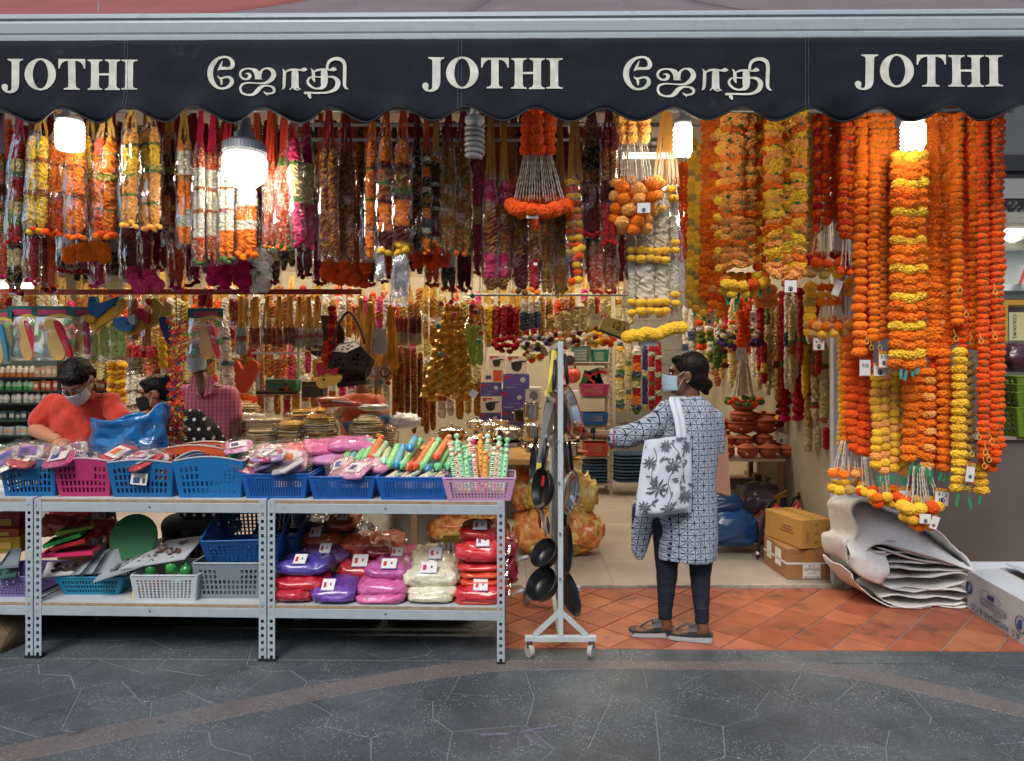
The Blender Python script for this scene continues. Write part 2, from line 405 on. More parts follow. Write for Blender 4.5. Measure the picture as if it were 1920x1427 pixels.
# terracotta tiles laid on the diagonal
wk = B().grid(lambda u,v: (x0+6.2*u,edge(x0+6.2*u,3.655)+(4.70-3.655)*v,-.001),6,1).build('tiled_walkway',m_paleJ); tag(wk,kind='structure')
m_terra = mat('terracotta_tile',attr='OBJ',rough=.34,spec=.5,var=(9,.22),bump=(30,.08),wear=(3.2,'6a4438',.55))
p_ = .297
for i in range(-24,20):
    for j in range(-24,30):
        s0,t0 = -2.245+i*p_,5.65+j*p_          # x-y in [s0,s0+p], x+y in [t0,t0+p]
        cxm = (s0+t0+p_)/2; cym = (t0-s0)/2
        if not (-.4 < cxm < 5.9 and 3.3 < cym < 5): continue
        poly = [((s+t)/2,(t-s)/2) for s,t in ((s0,t0),(s0+p_,t0),(s0+p_,t0+p_),(s0,t0+p_))]
        poly = clip_poly(poly,SH,-1,-3.655); poly = clip_poly(poly,0,1,4.655) if len(poly) > 2 else []
        poly = clip_poly(poly,-1,0,-x0) if len(poly) > 2 else []
        poly = inset(poly,.0042) if len(poly) > 2 else []
        if len(poly) < 3: continue
        vs_,fs_ = slab_mesh(poly,-.001,.005+R.uniform(-.0006,.0006),.0012)
        B().add(vs_,fs_).build('tile',m_terra,wk,color=jit(lin(R.choice(['a86244','a15c40','ad694a','9b583f'])),.07))
# shop floor, a low step up, big beige tiles
m_beige = mat('beige_floor_tile','a79d90',.38,var=(5,.12),wear=(1.6,'8e8577',.60),bump=(25,.04))
m_step = mat('cement_step','a8a196',.85,var=(14,.3),bump=(60,.5))
fl = B().box((-1,6.9,-.002),(11,4.48,.04)).build('floor',m_paleJ); tag(fl,kind='structure')
B().box((2.3,4.672,.0),(6.2,.035,.046)).build('step_edge',m_step,fl)
for i in range(-11,6):
    for j in range(0,7):
        a,b2 = i*.6+.1+.002,4.692+j*.6+.002
        if a > 2.3 or b2 > 8.95: continue
        vs_,fs_ = slab_mesh([(a,b2),(a+.596,b2),(a+.596,b2+.596),(a,b2+.596)],.015,.0225,.001); B().add(vs_,fs_).build('tile',m_beige,fl)
# walls and ceiling
m_wall = mat('cream_wall','a39a84',.85,var=(3,.08))
m_block = mat('grey_block','7d7a74',.8,var=(8,.18),bump=(40,.3))
m_ceil = mat('white_ceiling','b5b5b0',.8,var=(2,.05))
wb = B().box((-2.0,9.0,1.7),(9.8,.1,3.4)).build('wall_back',m_wall); tag(wb,kind='structure')
for r in range(18):                                    # grey blocks showing between the racks at the back
    for k in range(3):
        B().box((1.55+k*.4+(r % 2)*.2,8.945,.12+r*.19),(.395,.02,.184)).build('block',m_block,wb)
wl = B().box((-6.3,6.8,1.7),(.1,4.4,3.4)).build('wall_left',m_wall); tag(wl,kind='structure')
wr = B().box((2.36,6.83,1.7),(.1,4.3,3.4)).build('wall_right',m_wall); tag(wr,kind='structure')
cl = B().box((-2.0,6.8,3.46),(9.2,4.5,.1)).build('ceiling',m_ceil); tag(cl,kind='structure')
# lintel over the shop opening
so = B().box((.3,4.62,3.56),(10,.14,.3)).build('lintel_beam',m_ceil); tag(so,kind='structure')
# pillar at the right of the shop front: white shutter rail and painted face
m_pillar = mat('grey_painted_pillar','a9a7a1',.7,var=(4,.15),wear=(5,'6b665f',.60),bump=(30,.15))
m_alu = mat('white_aluminium','cdd3d6',.35,metal=.15,var=(20,.06))
pl_ = thing('pillar','pale grey pillar with a white shutter rail behind the orange garlands','pillar',(2.35,4.72,0))
B().box((2.33+.19,4.82,1.7),(.38,.26,3.4)).build('pillar_face',m_pillar,pl_)
r_ = B()
r_.box((2.225,4.70,1.7),(.06,.05,3.4)).box((2.285,4.685,1.7),(.045,.07,3.4))
r_.build('shutter_rail',m_alu,pl_)
B().box((2.235,4.672,Z(723,4.67)),(.03,.003,.05)).build('sticker',mat('sticker','b6a98e',.7),pl_)
m_count = mat('taupe_counter','625b54',.6,var=(3,.16),wear=(2.5,'9b9186',.62),bump=(20,.08))
ct = thing('counter','low grey brown counter wall to the right of the pillar under green baskets','counter',(3.3,4.9,0))
bevel(B().box((3.42,5.02,.50),(1.42,.5,1.0)).build('counter_body',m_count,ct),.006)
bevel(B().box((3.42,5.01,1.012),(1.46,.54,.022)).build('counter_top',mat('counter_top','96897b',.5,var=(6,.1)),ct),.003)
# the row of shophouses across the street, behind the viewer: only its reflection and shade reach the picture
ob_ = B().box((0,-12,3.6),(40,2,7.2)).build('street_opposite',mat('opposite_facade','8f887c',.9)); tag(ob_,kind='structure')
for k in range(16): B().box((-15+(k % 8)*4.2,-10.97,2.0+3.0*(k//8)),(1.6,.1,1.8)).build('window',mat('dark_window','2a2f33',.3),ob_)
# ------------------------------------------------------------------ awning with its lettered valance
DV = 3.3
def vp(px,py,off=0.0):
    """a point on the valance sheet"""
    x = X(px,DV); D = DV+SH*x
    return Vector((x,D-off,Z(py,D)))
aw = thing('awning','brown shop awning with a grey front bar and lettered navy valance','awning',(0,3.4,2.7))
m_navy = mat('navy_canvas','151b24',.82,spec=.25,var=(5,.25),bump=(6,.9),wear=(3.4,'2f3943',.64))
m_bar = mat('grey_painted_bar','a7b2b9',.42,metal=.1,var=(30,.05),wear=(7,'8b959b',.62))
m_dark = mat('dark_rubber','111315',.6)
nu,nv = 340,14
def vspan(px):
    top = 74-3*(px-960)/960*1.2; w = cos((px-50)/127.5*2*PI); return top,216.5+12.0*(w if w < 0 else w*.85)-(px-960)/960*1.5
def lp(px,py,off):
    a,e = vspan(px); p = vfun((px+140)/2200,(py-a)/(e-a)); p.y -= off; return p
def vfun(u,v):
    px = -140+2200*u; top = 74-3*(px-960)/960*1.2
    ph = (px-50)/127.5*2*PI; w = cos(ph)
    bot = 216.5+12.0*(w if w < 0 else w*.85)-(px-960)/960*1.5
    py = top+(bot-top)*v
    y = .003*sin(px/171.)*v+.012*sin(px/83.+1)*v**7+.018*v**7*cos(ph+.5)*(1+.6*sin(px/260.))
    y += .0045*mnoise.noise(Vector((px/75,py/34,0)))+.003*mnoise.noise(Vector((px/28+py/60,py/50,5)))
    p = vp(px,py); p.y += y-.006
    return p
va = B().grid(vfun,nu,nv).build('valance',m_navy,aw,smooth=True); solid(va,.003,1)
hem = B().tube([vfun(i/nu,1.0)+Vector((0,-.002,0)) for i in range(nu+1)],.0042,6).build('hem_cord',mat('hem_cord','12161c',.7),va,smooth=True)
m_st = mat('pale_stitching','5a6570',.8)
for px in (229,235,859,865.5,1505,1511):
    B().tube([vfun((px+140)/2200,v/12)+Vector((0,-.004,0)) for v in range(13)],.0008,4).build('seam',m_st,va)
# front bar: extruded profile
prof = [(0,0),(.012,-.004),(.02,.01),(.022,.03),(.014,.038),(.02,.046),(.026,.09),(.02,.108),(.03,.112),(.03,.128),(.016,.14),(-.02,.144),(-.06,.13),(-.06,.0)]
b = B(); n = len(prof); vs_ = []
for px in (-400,2080):
    base = vp(px,72.5-4*(px-960)/960*1.2)
    vs_ += [base+Vector((0,.03-q[0],q[1]-.002)) for q in prof]
b.add(vs_,[(i,(i+1) % n,n+(i+1) % n,n+i) for i in range(n)]+[tuple(range(n)),tuple(range(2*n-1,n-1,-1))]).build('front_bar',m_bar,aw)
# roof cloth in panels
m_cloth1 = mat('red_brown_cloth','8a4a44',.85,var=(4,.15),bump=(60,.2)); m_cloth2 = mat('grey_brown_cloth','6f6061',.85,var=(4,.15),bump=(60,.2))
cut = [-420,243,858,1500,2100]; cut2 = [-420,300,872,1462,2100]
for k in range(4):
    def cf(u,v,k=k):
        px = cut[k]+(cut[k+1]-cut[k])*u; a = vp(px,29-4*(px-960)/960*1.2)+Vector((0,.0,-.008)); w = (cut2[k]+(cut2[k+1]-cut2[k])*u-px)*.02
        return a+Vector((w*v,.03+1.38*v,1.02*v-.05*sin(PI*v)+(.003*k)))
    solid(B().grid(cf,8,8).build('roof_panel',m_cloth1 if k == 0 else m_cloth2,aw,smooth=True),.003,1)
m_arm = mat('grey_arm','8d9296',.5)
for px,q in ((300,1),(610,-1),(1240,1),(1560,-1),(1890,1)):
    a = vp(px,60)+Vector((0,.05,.03)); e = a+Vector((.45*q,.75,.30)); f_ = Vector((a.x+.1*q,4.55,a.z+.42))
    b = B(); b.bar(a,e,.045,.06).bar(e,f_,.045,.06).lathe([(.04,-.04),(.04,.04)],e,12); b.build('folding_arm',m_arm,aw)
# ---- lettering
m_let = mat('cream_letter_paint','d3d4c6',.8,var=(22,.2),wear=(5,'b9a97c',.60))
def serif(x0,x1,xs0,xs1,yt,yb):      # one upright with bracketed slab serifs
    r = 5; h = 22
    return [(x0,yt),(x1,yt),(x1,yt+14),(xs1+14,yt+h),(xs1+4,yt+h+12),(xs1,yt+h+26),(xs1,yb-h-22),(xs1+4,yb-h-10),(xs1+16,yb-h+4),(x1,yb-14),(x1,yb),(x0,yb),(x0,yb-14),(xs0-16,yb-h+4),(xs0-4,yb-h-10),(xs0,yb-h-22),(xs0,yt+h+26),(xs0-4,yt+h+12),(xs0-14,yt+h),(x0,yt+14)]
def ell(cx,cy_,rx,ry,n=36,a0=0,a1=2*PI): return [(cx+rx*cos(a0+(a1-a0)*i/n),cy_+ry*sin(a0+(a1-a0)*i/n)) for i in range(n)]
LJ = [(148,124),(340,124),(340,138),(304,150),(294,175),(293,420),(285,462),(262,505),(222,530),(175,538),(125,530),(92,506),(76,470),(80,445),(100,430),(125,428),(145,440),(154,462),(150,485),(142,500),(152,510),(172,512),(190,500),(197,475),(199,175),(190,152),(150,138)]
LO = (ell(556,310,194,194),ell(556,310,96,172))
LT = [(784,127),(1113,127),(1113,242),(1098,242),(1088,205),(1062,170),(1025,153),(993,149),(992,440),(998,465),(1015,476),(1042,482),(1042,496),(847,496),(847,482),(880,474),(898,462),(903,440),(904,149),(868,153),(832,172),(808,205),(797,242),(782,242)]
LH = [(1142,132),(1328,132),(1328,146),(1296,156),(1284,166),(1281,190),(1281,298),(1407,298),(1407,190),(1403,166),(1390,156),(1358,146),(1358,132),(1545,132),(1545,146),(1514,156),(1503,168),(1499,190),(1499,440),(1503,462),(1516,478),(1543,487),(1543,502),(1355,502),(1355,487),(1386,478),(1401,462),(1407,440),(1407,324),(1281,324),(1281,440),(1286,462),(1298,478),(1326,487),(1326,500),(1140,498),(1140,484),(1168,476),(1180,460),(1184,440),(1186,190),(1182,166),(1172,156),(1142,146)]
LI = serif(1563,1757,1610,1704,132,496)
def letters(word,ox,oy,sx=1.0,name='lettering'):
    b = B(); k = 0
    for loops in word:
        outer,holes = (loops[0],loops[1:]) if isinstance(loops,tuple) else (loops,())
        ls = [list(outer)]+[list(h) for h in holes]; flat = [p for l in ls for p in l]
        tr = tessellate_polygon([[Vector((p[0],-p[1],0)) for p in l] for l in ls])
        b.add([lp(ox+p[0]/6.4*sx,oy+p[1]/6.4*sx,.0028) for p in flat],[tuple(t) for t in tr]); k += 1
    o = b.build(name,m_let,va); solid(o,.0012,0); return o
JOTHI = [LJ,LO,LT,LH,LI]
letters(JOTHI,780,90); letters(JOTHI,-17,93,.985); letters(JOTHI,1584,84,1.03)
# Tamil word as pen strokes: (x, y, width)
TAM = [
 [(288,160,4),(272,200,22),(252,245,30),(226,278,6)],
 [(238,262,18),(290,250,34),(350,252,30),(395,240,44),(412,205,52),(395,155,40),(350,122,26),(296,120,26),(235,140,36),(180,190,56),(145,250,64),(136,320,66),(150,385,62),(185,445,46),(235,484,30),(292,492,24),(350,474,34),(390,435,46),(398,395,46),(380,365,34),(335,355,22),(285,366,24),(250,368,22),(224,336,4)],
 [(262,366,22),(272,400,30),(274,430,22),(278,452,5)],
 [(560,322,4),(590,315,18),(618,335,40),(612,365,40),(575,382,22),(525,366,26),(500,325,28),(520,280,26),(575,257,18),(640,262,24),(690,290,60),(715,330,70),(718,384,70)],
 [(684,384,6),(775,384,6)],
 [(742,372,40),(748,320,36),(775,275,24),(825,255,18),(885,275,44),(912,325,58),(895,375,56),(850,415,42),(790,435,22),(690,432,16),(590,428,18),(525,445,26),(504,490,28),(525,545,26),(590,572,22),(660,568,34),(705,535,52),(745,490,48),(800,466,22),(860,468,20),(905,490,32),(915,525,30),(890,550,22),(840,558,20),(815,555,24),(788,534,5)],
 [(835,555,20),(832,575,14),(831,586,4)],
 [(1014,260,6),(1032,285,22),(1040,310,36),(1038,400,38),(1032,470,34),(1018,495,18),(1006,505,5)],
 [(1050,305,14),(1085,280,26),(1150,268,24),(1230,275,20),(1275,268,46),(1305,268,22),(1315,266,4)],
 [(1170,262,60),(1168,320,82),(1168,430,86),(1168,470,90),(1168,492,100)],
 [(1120,492,18),(1108,502,14),(1098,506,6)],[(1205,490,22),(1222,502,14),(1240,508,6)],[(1150,495,20),(1190,512,14),(1212,518,6)],
 [(1356,258,5),(1378,282,22),(1390,320,38),(1390,370,38),(1398,400,26),(1408,422,4)],
 [(1400,300,12),(1440,280,24),(1520,270,20),(1590,278,20),(1635,268,48),(1662,272,24),(1672,276,5)],
 [(1520,268,70),(1522,330,82),(1522,420,84),(1508,475,60),(1455,498,24),(1395,492,24),(1340,455,30),(1322,410,30),(1345,370,20),(1400,358,14),(1480,360,14),(1580,358,20),(1645,370,36),(1686,420,58),(1670,490,52),(1610,535,34),(1540,552,24),(1440,552,22),(1340,548,20),(1290,552,30),(1276,556,6)],
 [(1335,552,40),(1345,590,40),(1358,618,14)],
 [(1560,275,30),(1562,225,32),(1585,175,36),(1640,146,38),(1700,145,42),(1745,170,44),(1766,220,42),(1766,330,42),(1765,440,40),(1775,480,30),(1795,500,20),(1810,508,6)],
]
def tamil(ox,oy,sx=1.0):
    b = B()
    for k,st in enumerate(TAM):
        pts = catmull([(x,y,w) for x,y,w in st],7 if len(st) > 2 else 2); vs_ = []
        for i,p in enumerate(pts):
            d = Vector((pts[min(i+1,len(pts)-1)].x-pts[max(i-1,0)].x,pts[min(i+1,len(pts)-1)].y-pts[max(i-1,0)].y)); d = d.normalized() if d.length > 0 else Vector((1,0))
            w = max(p.z,3)/2
            for s in (1,-1): vs_.append(lp(ox+(p.x-d.y*w*s)/6.4*sx,oy+(p.y+d.x*w*s)/6.4*sx,0.0026+.0002*k))
        b.add(vs_,[(2*i,2*i+1,2*i+3,2*i+2) for i in range(len(pts)-1)])
    return b.build('lettering',m_let,va)
tamil(370,90); tamil(1160-58/6.4,89.5,1.03)

# ------------------------------------------------------------------ lamps: glowing spiral bulbs, one big lamp, ceiling tubes
m_glow = mat('lit_lamp','ffffff',.5,emit=('fff6e6',14)); m_glow2 = mat('lit_tube','ffffff',.5,emit=('fff3dd',9))
for _m in (m_glow,m_glow2): _m.cycles.emission_sampling = 'NONE'
def lamp(kind,parent,loc,energy,size,c='ffebcf'):
    l = bpy.data.lights.new('light',kind); l.energy = energy; l.color = lin(c)
    if kind == 'AREA': l.shape = 'RECTANGLE'; l.size,l.size_y = size; l.spread = rad(170)
    else: l.shadow_soft_size = size
    o = bpy.data.objects.new('light',l); col.objects.link(o); o.parent = parent; o.location = loc; return o
TUBE_W,BULB_W = 12,20
m_bulbw = mat('white_bulb_base','c9cbc8',.45); m_cfl = mat('unlit_glass','b8b8b4',.25)
def spiral_bulb(px,py0,py1,wpx,D,label,lit=True):
    top,bot = P(px,py0,D),P(px,py1,D); H_ = top.z-bot.z; r = S(wpx/2,D)
    t = thing('spiral_bulb',label,'bulb',(top.x,D,bot.z),'bulbs hung under the awning')
    pts = []; turns = 6
    for i in range(turns*16+1):
        f_ = i/(turns*16); pts.append((top.x+(r*.74)*cos(f_*turns*2*PI)*(1-.25*max(0,f_-.9)*10),D+(r*.74)*sin(f_*turns*2*PI)*(1-.25*max(0,f_-.9)*10),top.z-.28*H_-f_*.7*H_))
    if lit:
        B().tube(pts,r*.2,6).build('coil',m_glow,t,smooth=True)
        lamp('POINT',t,(0,0,H_*.35),BULB_W,r*1.02)
        B().lathe([(r*.62,bot.z+.04*H_),(r*.66,bot.z+.68*H_)],(top.x,D,0),10).build('glow_core',m_glow,t,smooth=True)
    else: B().tube(pts,r*.2,8).build('coil',m_cfl,t,smooth=True)
    b = B().lathe([(r*.5,-.08*H_),(r*.85,-.10*H_),(r*.9,-.2*H_),(r*.6,-.29*H_)][::-1],(top.x,D,top.z),16).lathe([(r*.38,-.08*H_),(r*.38,.12*H_)],(top.x,D,top.z),12)
    b.build('socket',m_bulbw,t,smooth=True)
    B().tube([(top.x,D,top.z+.1*H_),(top.x+.01,D+.02,top.z+.25),(top.x-.02,D+.06,top.z+.5)],.004,6).build('flex',m_dark,t)
    return t
spiral_bulb(131,214,282,52,3.5,'glowing white spiral bulb under the valance near the first lettering')
spiral_bulb(1280,216,294,38,3.5,'glowing white spiral bulb between the jasmine bag and the orange garlands')
spiral_bulb(1712,214,280,46,3.45,'glowing white spiral bulb in front of the yellow and orange garland')
spiral_bulb(890,212,298,42,3.5,'unlit grey spiral bulb hanging below the central lettering',lit=False)
D = 3.5; c0 = P(459,300,D)
t = thing('led_lamp','large lit lamp with ribbed grey collar hanging before the white garlands','lamp',c0)
s_ = S(1,D); rb = B(); rb.lathe([(36*s_,8*s_),(39*s_,14*s_),(38*s_,28*s_),(31*s_,34*s_),(20*s_,36*s_),(19*s_,50*s_),(12*s_,52*s_),(10*s_,78*s_)],c0,40)
for k in range(40): a = 2*PI*k/40; rb.box(c0+Vector((38.6*s_*cos(a),38.6*s_*sin(a),20*s_)),(3*s_,2.4*s_,15*s_),Matrix.Rotation(a,3,'Z'))
rb.build('ribbed_collar',mat('grey_lamp_housing','9fa3a4',.35,metal=.3),t)
B().lathe([(2*s_,-52*s_),(20*s_,-50*s_),(34*s_,-38*s_),(40*s_,-20*s_),(40*s_,-2*s_),(36*s_,9*s_)],c0,20).build('diffuser',m_glow,t,smooth=True)
lamp('POINT',t,(0,0,-20*s_),BULB_W*1.6,44*s_)
B().tube([c0+Vector((0,0,76*s_)),c0+Vector((.005,.01,.3)),c0+Vector((.0,.05,.6))],.005,6).build('flex',m_dark,t)
m_fix = mat('tube_fixture','e6e6e2',.5)
k = 0
for D,pxs in ((5.95,(-3.2,-1.9,-.5,.9)),(7.0,(-3.4,-2.1,-.8,.45,1.6)),(8.2,(-3.6,-2.2,-.8,.6,1.75))):
    for x in pxs:
        k += 1
        t = thing('tube_light','white fluorescent tube light on the shop ceiling, number','tube light',(x,D,3.40),'fluorescent tubes on the shop ceiling'); t['label'] = 'white fluorescent tube light on the shop ceiling, %s row, %s from the left' % ({5.95: 'front',7.0: 'middle',8.2: 'rear'}[D],ordn(pxs.index(x)+1))
        lamp('AREA',t,(0,0,-.085),TUBE_W,(1.06,.035))
        B().box((x,D,3.385),(1.1,.09,.05)).build('fixture',m_fix,t)
        B().tube([(x-.53,D,3.335),(x+.53,D,3.335)],.016,8).build('tube',m_glow2,t,smooth=True)
c0 = P(35,536,5.6); t = thing('tube_light','bright bare tube lamp glowing behind the garlands at the far left','tube light',c0)
B().tube([c0+Vector((-.28,0,0)),c0+Vector((.11,0,0))],.022,8).build('tube',m_glow,t,smooth=True); B().box(c0+Vector((-.08,.02,.045)),(.42,.06,.04)).build('fixture',m_fix,t); lamp('AREA',t,(-.08,0,-.03),12,(.38,.04))
# ------------------------------------------------------------------ the three slotted-angle shelving bays at the front
m_steel = mat('pale_grey_steel','a9b5bc',.42,metal=.12,var=(18,.08),wear=(14,'7b7f80',.63))
m_ply = mat('plywood_edge','a08a6c',.8,var=(40,.25),wear=(6,'6e5a44',.6)); m_white = mat('white_board','b9bfc2',.5,var=(12,.08))
m_slot = mat('slot_shadow','0b0c0d',.9)
SHK = -.033
def shelf_bay(x0,x1,D0,depth,label,posts=True):
    """local frame sheared: D = D0 + SHK*x"""
    t = thing('steel_shelving',label,'shelving',((x0+x1)/2,D0+depth/2,0),'grey steel shelving bays on the pavement')
    def w(p): return Vector((p.x,p.y+SHK*p.x,p.z))
    W = .038; H_ = .822
    for xs,sg in ((x0,1),(x1,-1)):
        for yd,back in ((0,0),(depth,1)):
            b = B(); th = .0022
            # front flange with punched key slots, side flange
            ns = 22 if not back else 0; fy = D0+yd
            if ns:
                vs,fs = [],[]; sw = .0075; xs_ = [0,W/2-sw,W/2+sw,W]; zs = [0]
                for k in range(ns): zc = .012+k*.0365; zs += [zc,zc+.017]
                zs = [z for z in zs if z < H_-.02]+[H_]
                if len(zs) % 2: zs.insert(-1,H_-.004)
                for z in zs:
                    for q in xs_: vs.append((xs+sg*q,fy,z))
                for i in range(len(zs)-1):
                    for j in range(3):
                        if j == 1 and i % 2 == 1: continue
                        fs.append((i*4+j,i*4+j+1,i*4+j+5,i*4+j+4))
                b.add(vs,fs)
                for k in range(ns):       # the narrow tail of each key slot
                    pass
            else: b.add([(xs,fy,0),(xs+sg*W,fy,0),(xs+sg*W,fy,H_),(xs,fy,H_)],[(0,1,2,3)])
            y2 = fy+(W if not back else -W)
            b.add([(xs,fy,0),(xs,y2,0),(xs,y2,H_),(xs,fy,H_)],[(0,1,2,3)])
            o = b.warp(w).build('post',m_steel,t); solid(o,.0024,0)
            if not back: B().box((xs+sg*W/2,fy+.012,.006),(W+.004,.04,.012)).warp(w).build('foot',m_dark,t)
    for z,nm in ((.805,'top'),(.268,'low')):
        b = B(); b.box(((x0+x1)/2,D0+.006,z-.024),(x1-x0-.004,.010,.05)); 
        o = b.warp(w).build('beam',m_steel,t); bevel(o,.0025)
        B().box(((x0+x1)/2,D0+depth-.006,z-.024),(x1-x0-.004,.010,.05)).warp(w).build('beam',m_steel,t)
        for xs,sg in ((x0,1),(x1,-1)): B().box((xs+sg*.006,D0+depth/2,z-.024),(.010,depth-.03,.05)).warp(w).build('side_rail',m_steel,t)
        pl = B().box(((x0+x1)/2,D0+depth/2+.004,z+.009),(x1-x0-.006,depth+.004,.014)).warp(w).build('shelf_board',m_ply,t)
        B().box(((x0+x1)/2,D0+depth/2+.006,z+.0185),(x1-x0-.008,depth,.004)).warp(w).build('board_skin',m_white,pl)
        bb = B()
        for q in (.0,): bb.lathe([(.0055,0),(.0055,.003),(.002,.004)],((x0+x1)/2+q,D0+.0005,z-.02),10,Matrix.Rotation(PI/2,3,'X'))
        bb.warp(w).build('bolt',mat('zinc_bolt','7c8285',.4,metal=.6),t)
    return t
DS = 3.465; DEP = .56
xa,xb,xc = X(56,3.52),X(499,3.495),X(946,3.466)
shelf_bay(xa-1.2,xa-.004,DS,DEP,'grey steel shelving bay cut off by the left edge of the picture')
shelf_bay(xa+.004,xb-.004,DS,DEP,'grey steel shelving bay holding trays and a white plastic basket')
shelf_bay(xb+.004,xc,DS,DEP,'grey steel shelving bay holding bright bags of coloured powder')
ZT,ZL = .8255,.2885                                   # top faces of the boards
# ------------------------------------------------------------------ perforated plastic baskets
def basket(label,px0,px1,D0,dep,h,z,c,slots=(12,4),name='plastic_basket',taper=.86,arch=0.0,rot=0.0,cat='basket',group=None,solid_mid=False,handle=None,rimw=.012,alpha=False,rx=0.0,cx=None,wd=None):
    if cx is None: xl,xr = X(px0,D0),X(px1,D0); cx,wd = (xl+xr)/2,xr-xl
    t = thing(name,label,cat,(cx,D0+dep/2+SHK*cx,z),group); t.rotation_euler = (rx,0,rot)
    m = mat('plastic_'+c,c,.42,spec=.45,var=(14,.04),sss=.12)
    nsx,nsy = slots; b = B()
    def wall(p0,p1,q0,q1,nx):
        # p bottom corners, q top corners; grid with holes
        p0,p1,q0,q1 = map(Vector,(p0,p1,q0,q1))
        us = [0,.07]; n = max(2,nx); 
        for k in range(n): a = .07+.86*(k+.22)/n; us += [a,.07+.86*(k+.78)/n]
        us += [.93,1]; vsq = [0,.10]
        for k in range(nsy): vsq += [.10+.74*(k+.14)/nsy,.10+.74*(k+.86)/nsy]
        vsq += [.86,1]; V,Fc = [],[]
        for v in vsq:
            for u in us:
                bot = p0.lerp(p1,u); top = q0.lerp(q1,u); p = bot.lerp(top,v); p.z += arch*h*math.sin(PI*u)*v*v if arch else 0; V.append(p)
        nu_ = len(us)
        for i in range(len(vsq)-1):
            for j in range(nu_-1):
                hole = (i >= 2 and i % 2 == 0 and i < len(vsq)-2 and j >= 2 and j % 2 == 0 and j < nu_-2)
                hole = (1 <= i < len(vsq)-2 and (i-1) % 2 == 0 and False) or hole
                kx,ky = (j-2)//2,(i-2)//2
                if hole and solid_mid and n*.3 < kx < n*.68 and ky >= nsy-2: hole = False
                if hole: continue
                Fc.append((i*nu_+j,i*nu_+j+1,(i+1)*nu_+j+1,(i+1)*nu_+j))
        b.add(V,Fc)
    hw,hd = wd/2,dep/2; bw,bd = hw*taper,hd*taper
    cb = [(-bw,-bd,0),(bw,-bd,0),(bw,bd,0),(-bw,bd,0)]; ctp = [(-hw,-hd,h),(hw,-hd,h),(hw,hd,h),(-hw,hd,h)]
    ny = max(3,int(nsx*dep/wd))
    for i in range(4): j = (i+1) % 4; wall(cb[i],cb[j],ctp[i],ctp[j],nsx if i % 2 == 0 else ny)
    b.add(cb,[(0,1,2,3)])
    body = b.build('basket_body',m,t,world=False); solid(body,.003,1)
    # rim rolled outwards
    rp = []
    for i in range(4):
        j = (i+1) % 4; A,Bq = Vector(ctp[i]),Vector(ctp[j])
        for k in range(6):
            u = .04+.92*k/5; p = A.lerp(Bq,u); p.z += arch*h*math.sin(PI*u) if arch else 0; rp.append(p)
    B().tube(rp,rimw/2,6,closed=True).build('rim',mat('plastic_'+handle,handle,.5) if handle else m,t,smooth=True,world=False)
    t['h'] = h
    return t
BL = 'blue plastic baskets on the steel shelving'
bk = []
bk.append(basket('blue basket of wrapped toys cut by the left picture edge',-26,84,3.50,.36,.185,ZT,'1c6fae',(11,4),arch=.10,handle='8f9aa3',solid_mid=True))
bk.append(basket('pink basket of wrapped toys between two blue baskets',80,190,3.50,.36,.185,ZT,'b8356f',(11,4),arch=.10,handle='b38fa0',solid_mid=True,rot=.02))
bk.append(basket('blue basket with a torn paper sticker on its front',186,316,3.49,.38,.18,ZT,'1b6aa6',(12,4),arch=.10,handle='8f9aa3',solid_mid=True,rot=-.02))
bk.append(basket('nearly empty blue basket beside the one with a sticker',314,449,3.485,.38,.19,ZT,'1a72b2',(12,4),arch=.14,handle='8f9aa3',solid_mid=True))
bk.append(basket('low blue basket heaped with flat packets of powder',446,573,3.485,.30,.125,ZT,'1d62b4',(20,8)))
bk.append(basket('low blue basket overflowing with lilac wrapped packets',575,701,3.475,.30,.115,ZT,'1c5fb0',(20,8)))
bk.append(basket('low blue basket holding small white and orange toy tubes',704,842,3.47,.30,.115,ZT,'1b61b6',(20,8)))
bk.append(basket('pale lilac pink basket standing full of striped toy flutes',830,966,3.46,.26,.115,ZT,'c99bbd',(17,6)))
basket('orange basket behind the blue ones near the polka dot blouse',290,416,3.84,.20,.21,ZT,'d8592a',(11,4),arch=.12,handle='b9937f',solid_mid=True)
basket('green basket mostly hidden behind the low blue basket',408,486,3.86,.17,.185,ZT,'6fa53a',(11,4),arch=.14)
basket('blue basket wedged behind the empty blue basket',300,385,3.90,.14,.20,ZT,'2a74ad',(9,4),arch=.08)
st = bk[2]; b = B(); b.box((0,0,0),(.085,.0015,.06),Matrix.Rotation(.08,3,'Y'))
b.box((-.012,-.002,-.006),(.034,.001,.03),c=lin('2f4a78')); b.box((.026,-.002,-.008),(.014,.001,.028),c=lin('4a4a48'))
for i in range(3): b.box((0.004,-.002,.02-.007*i),(.06,.001,.0025),c=lin('6a6a66'))
b.c = [lin('d8d6c6') if c == (1,1,1) else c for c in b.c]
o = b.build('sticker',mat('print_card',attr='Col',rough=.5),st,world=False); o.location = (.0,-.198,.10); o.rotation_euler = (-.14,0,0)
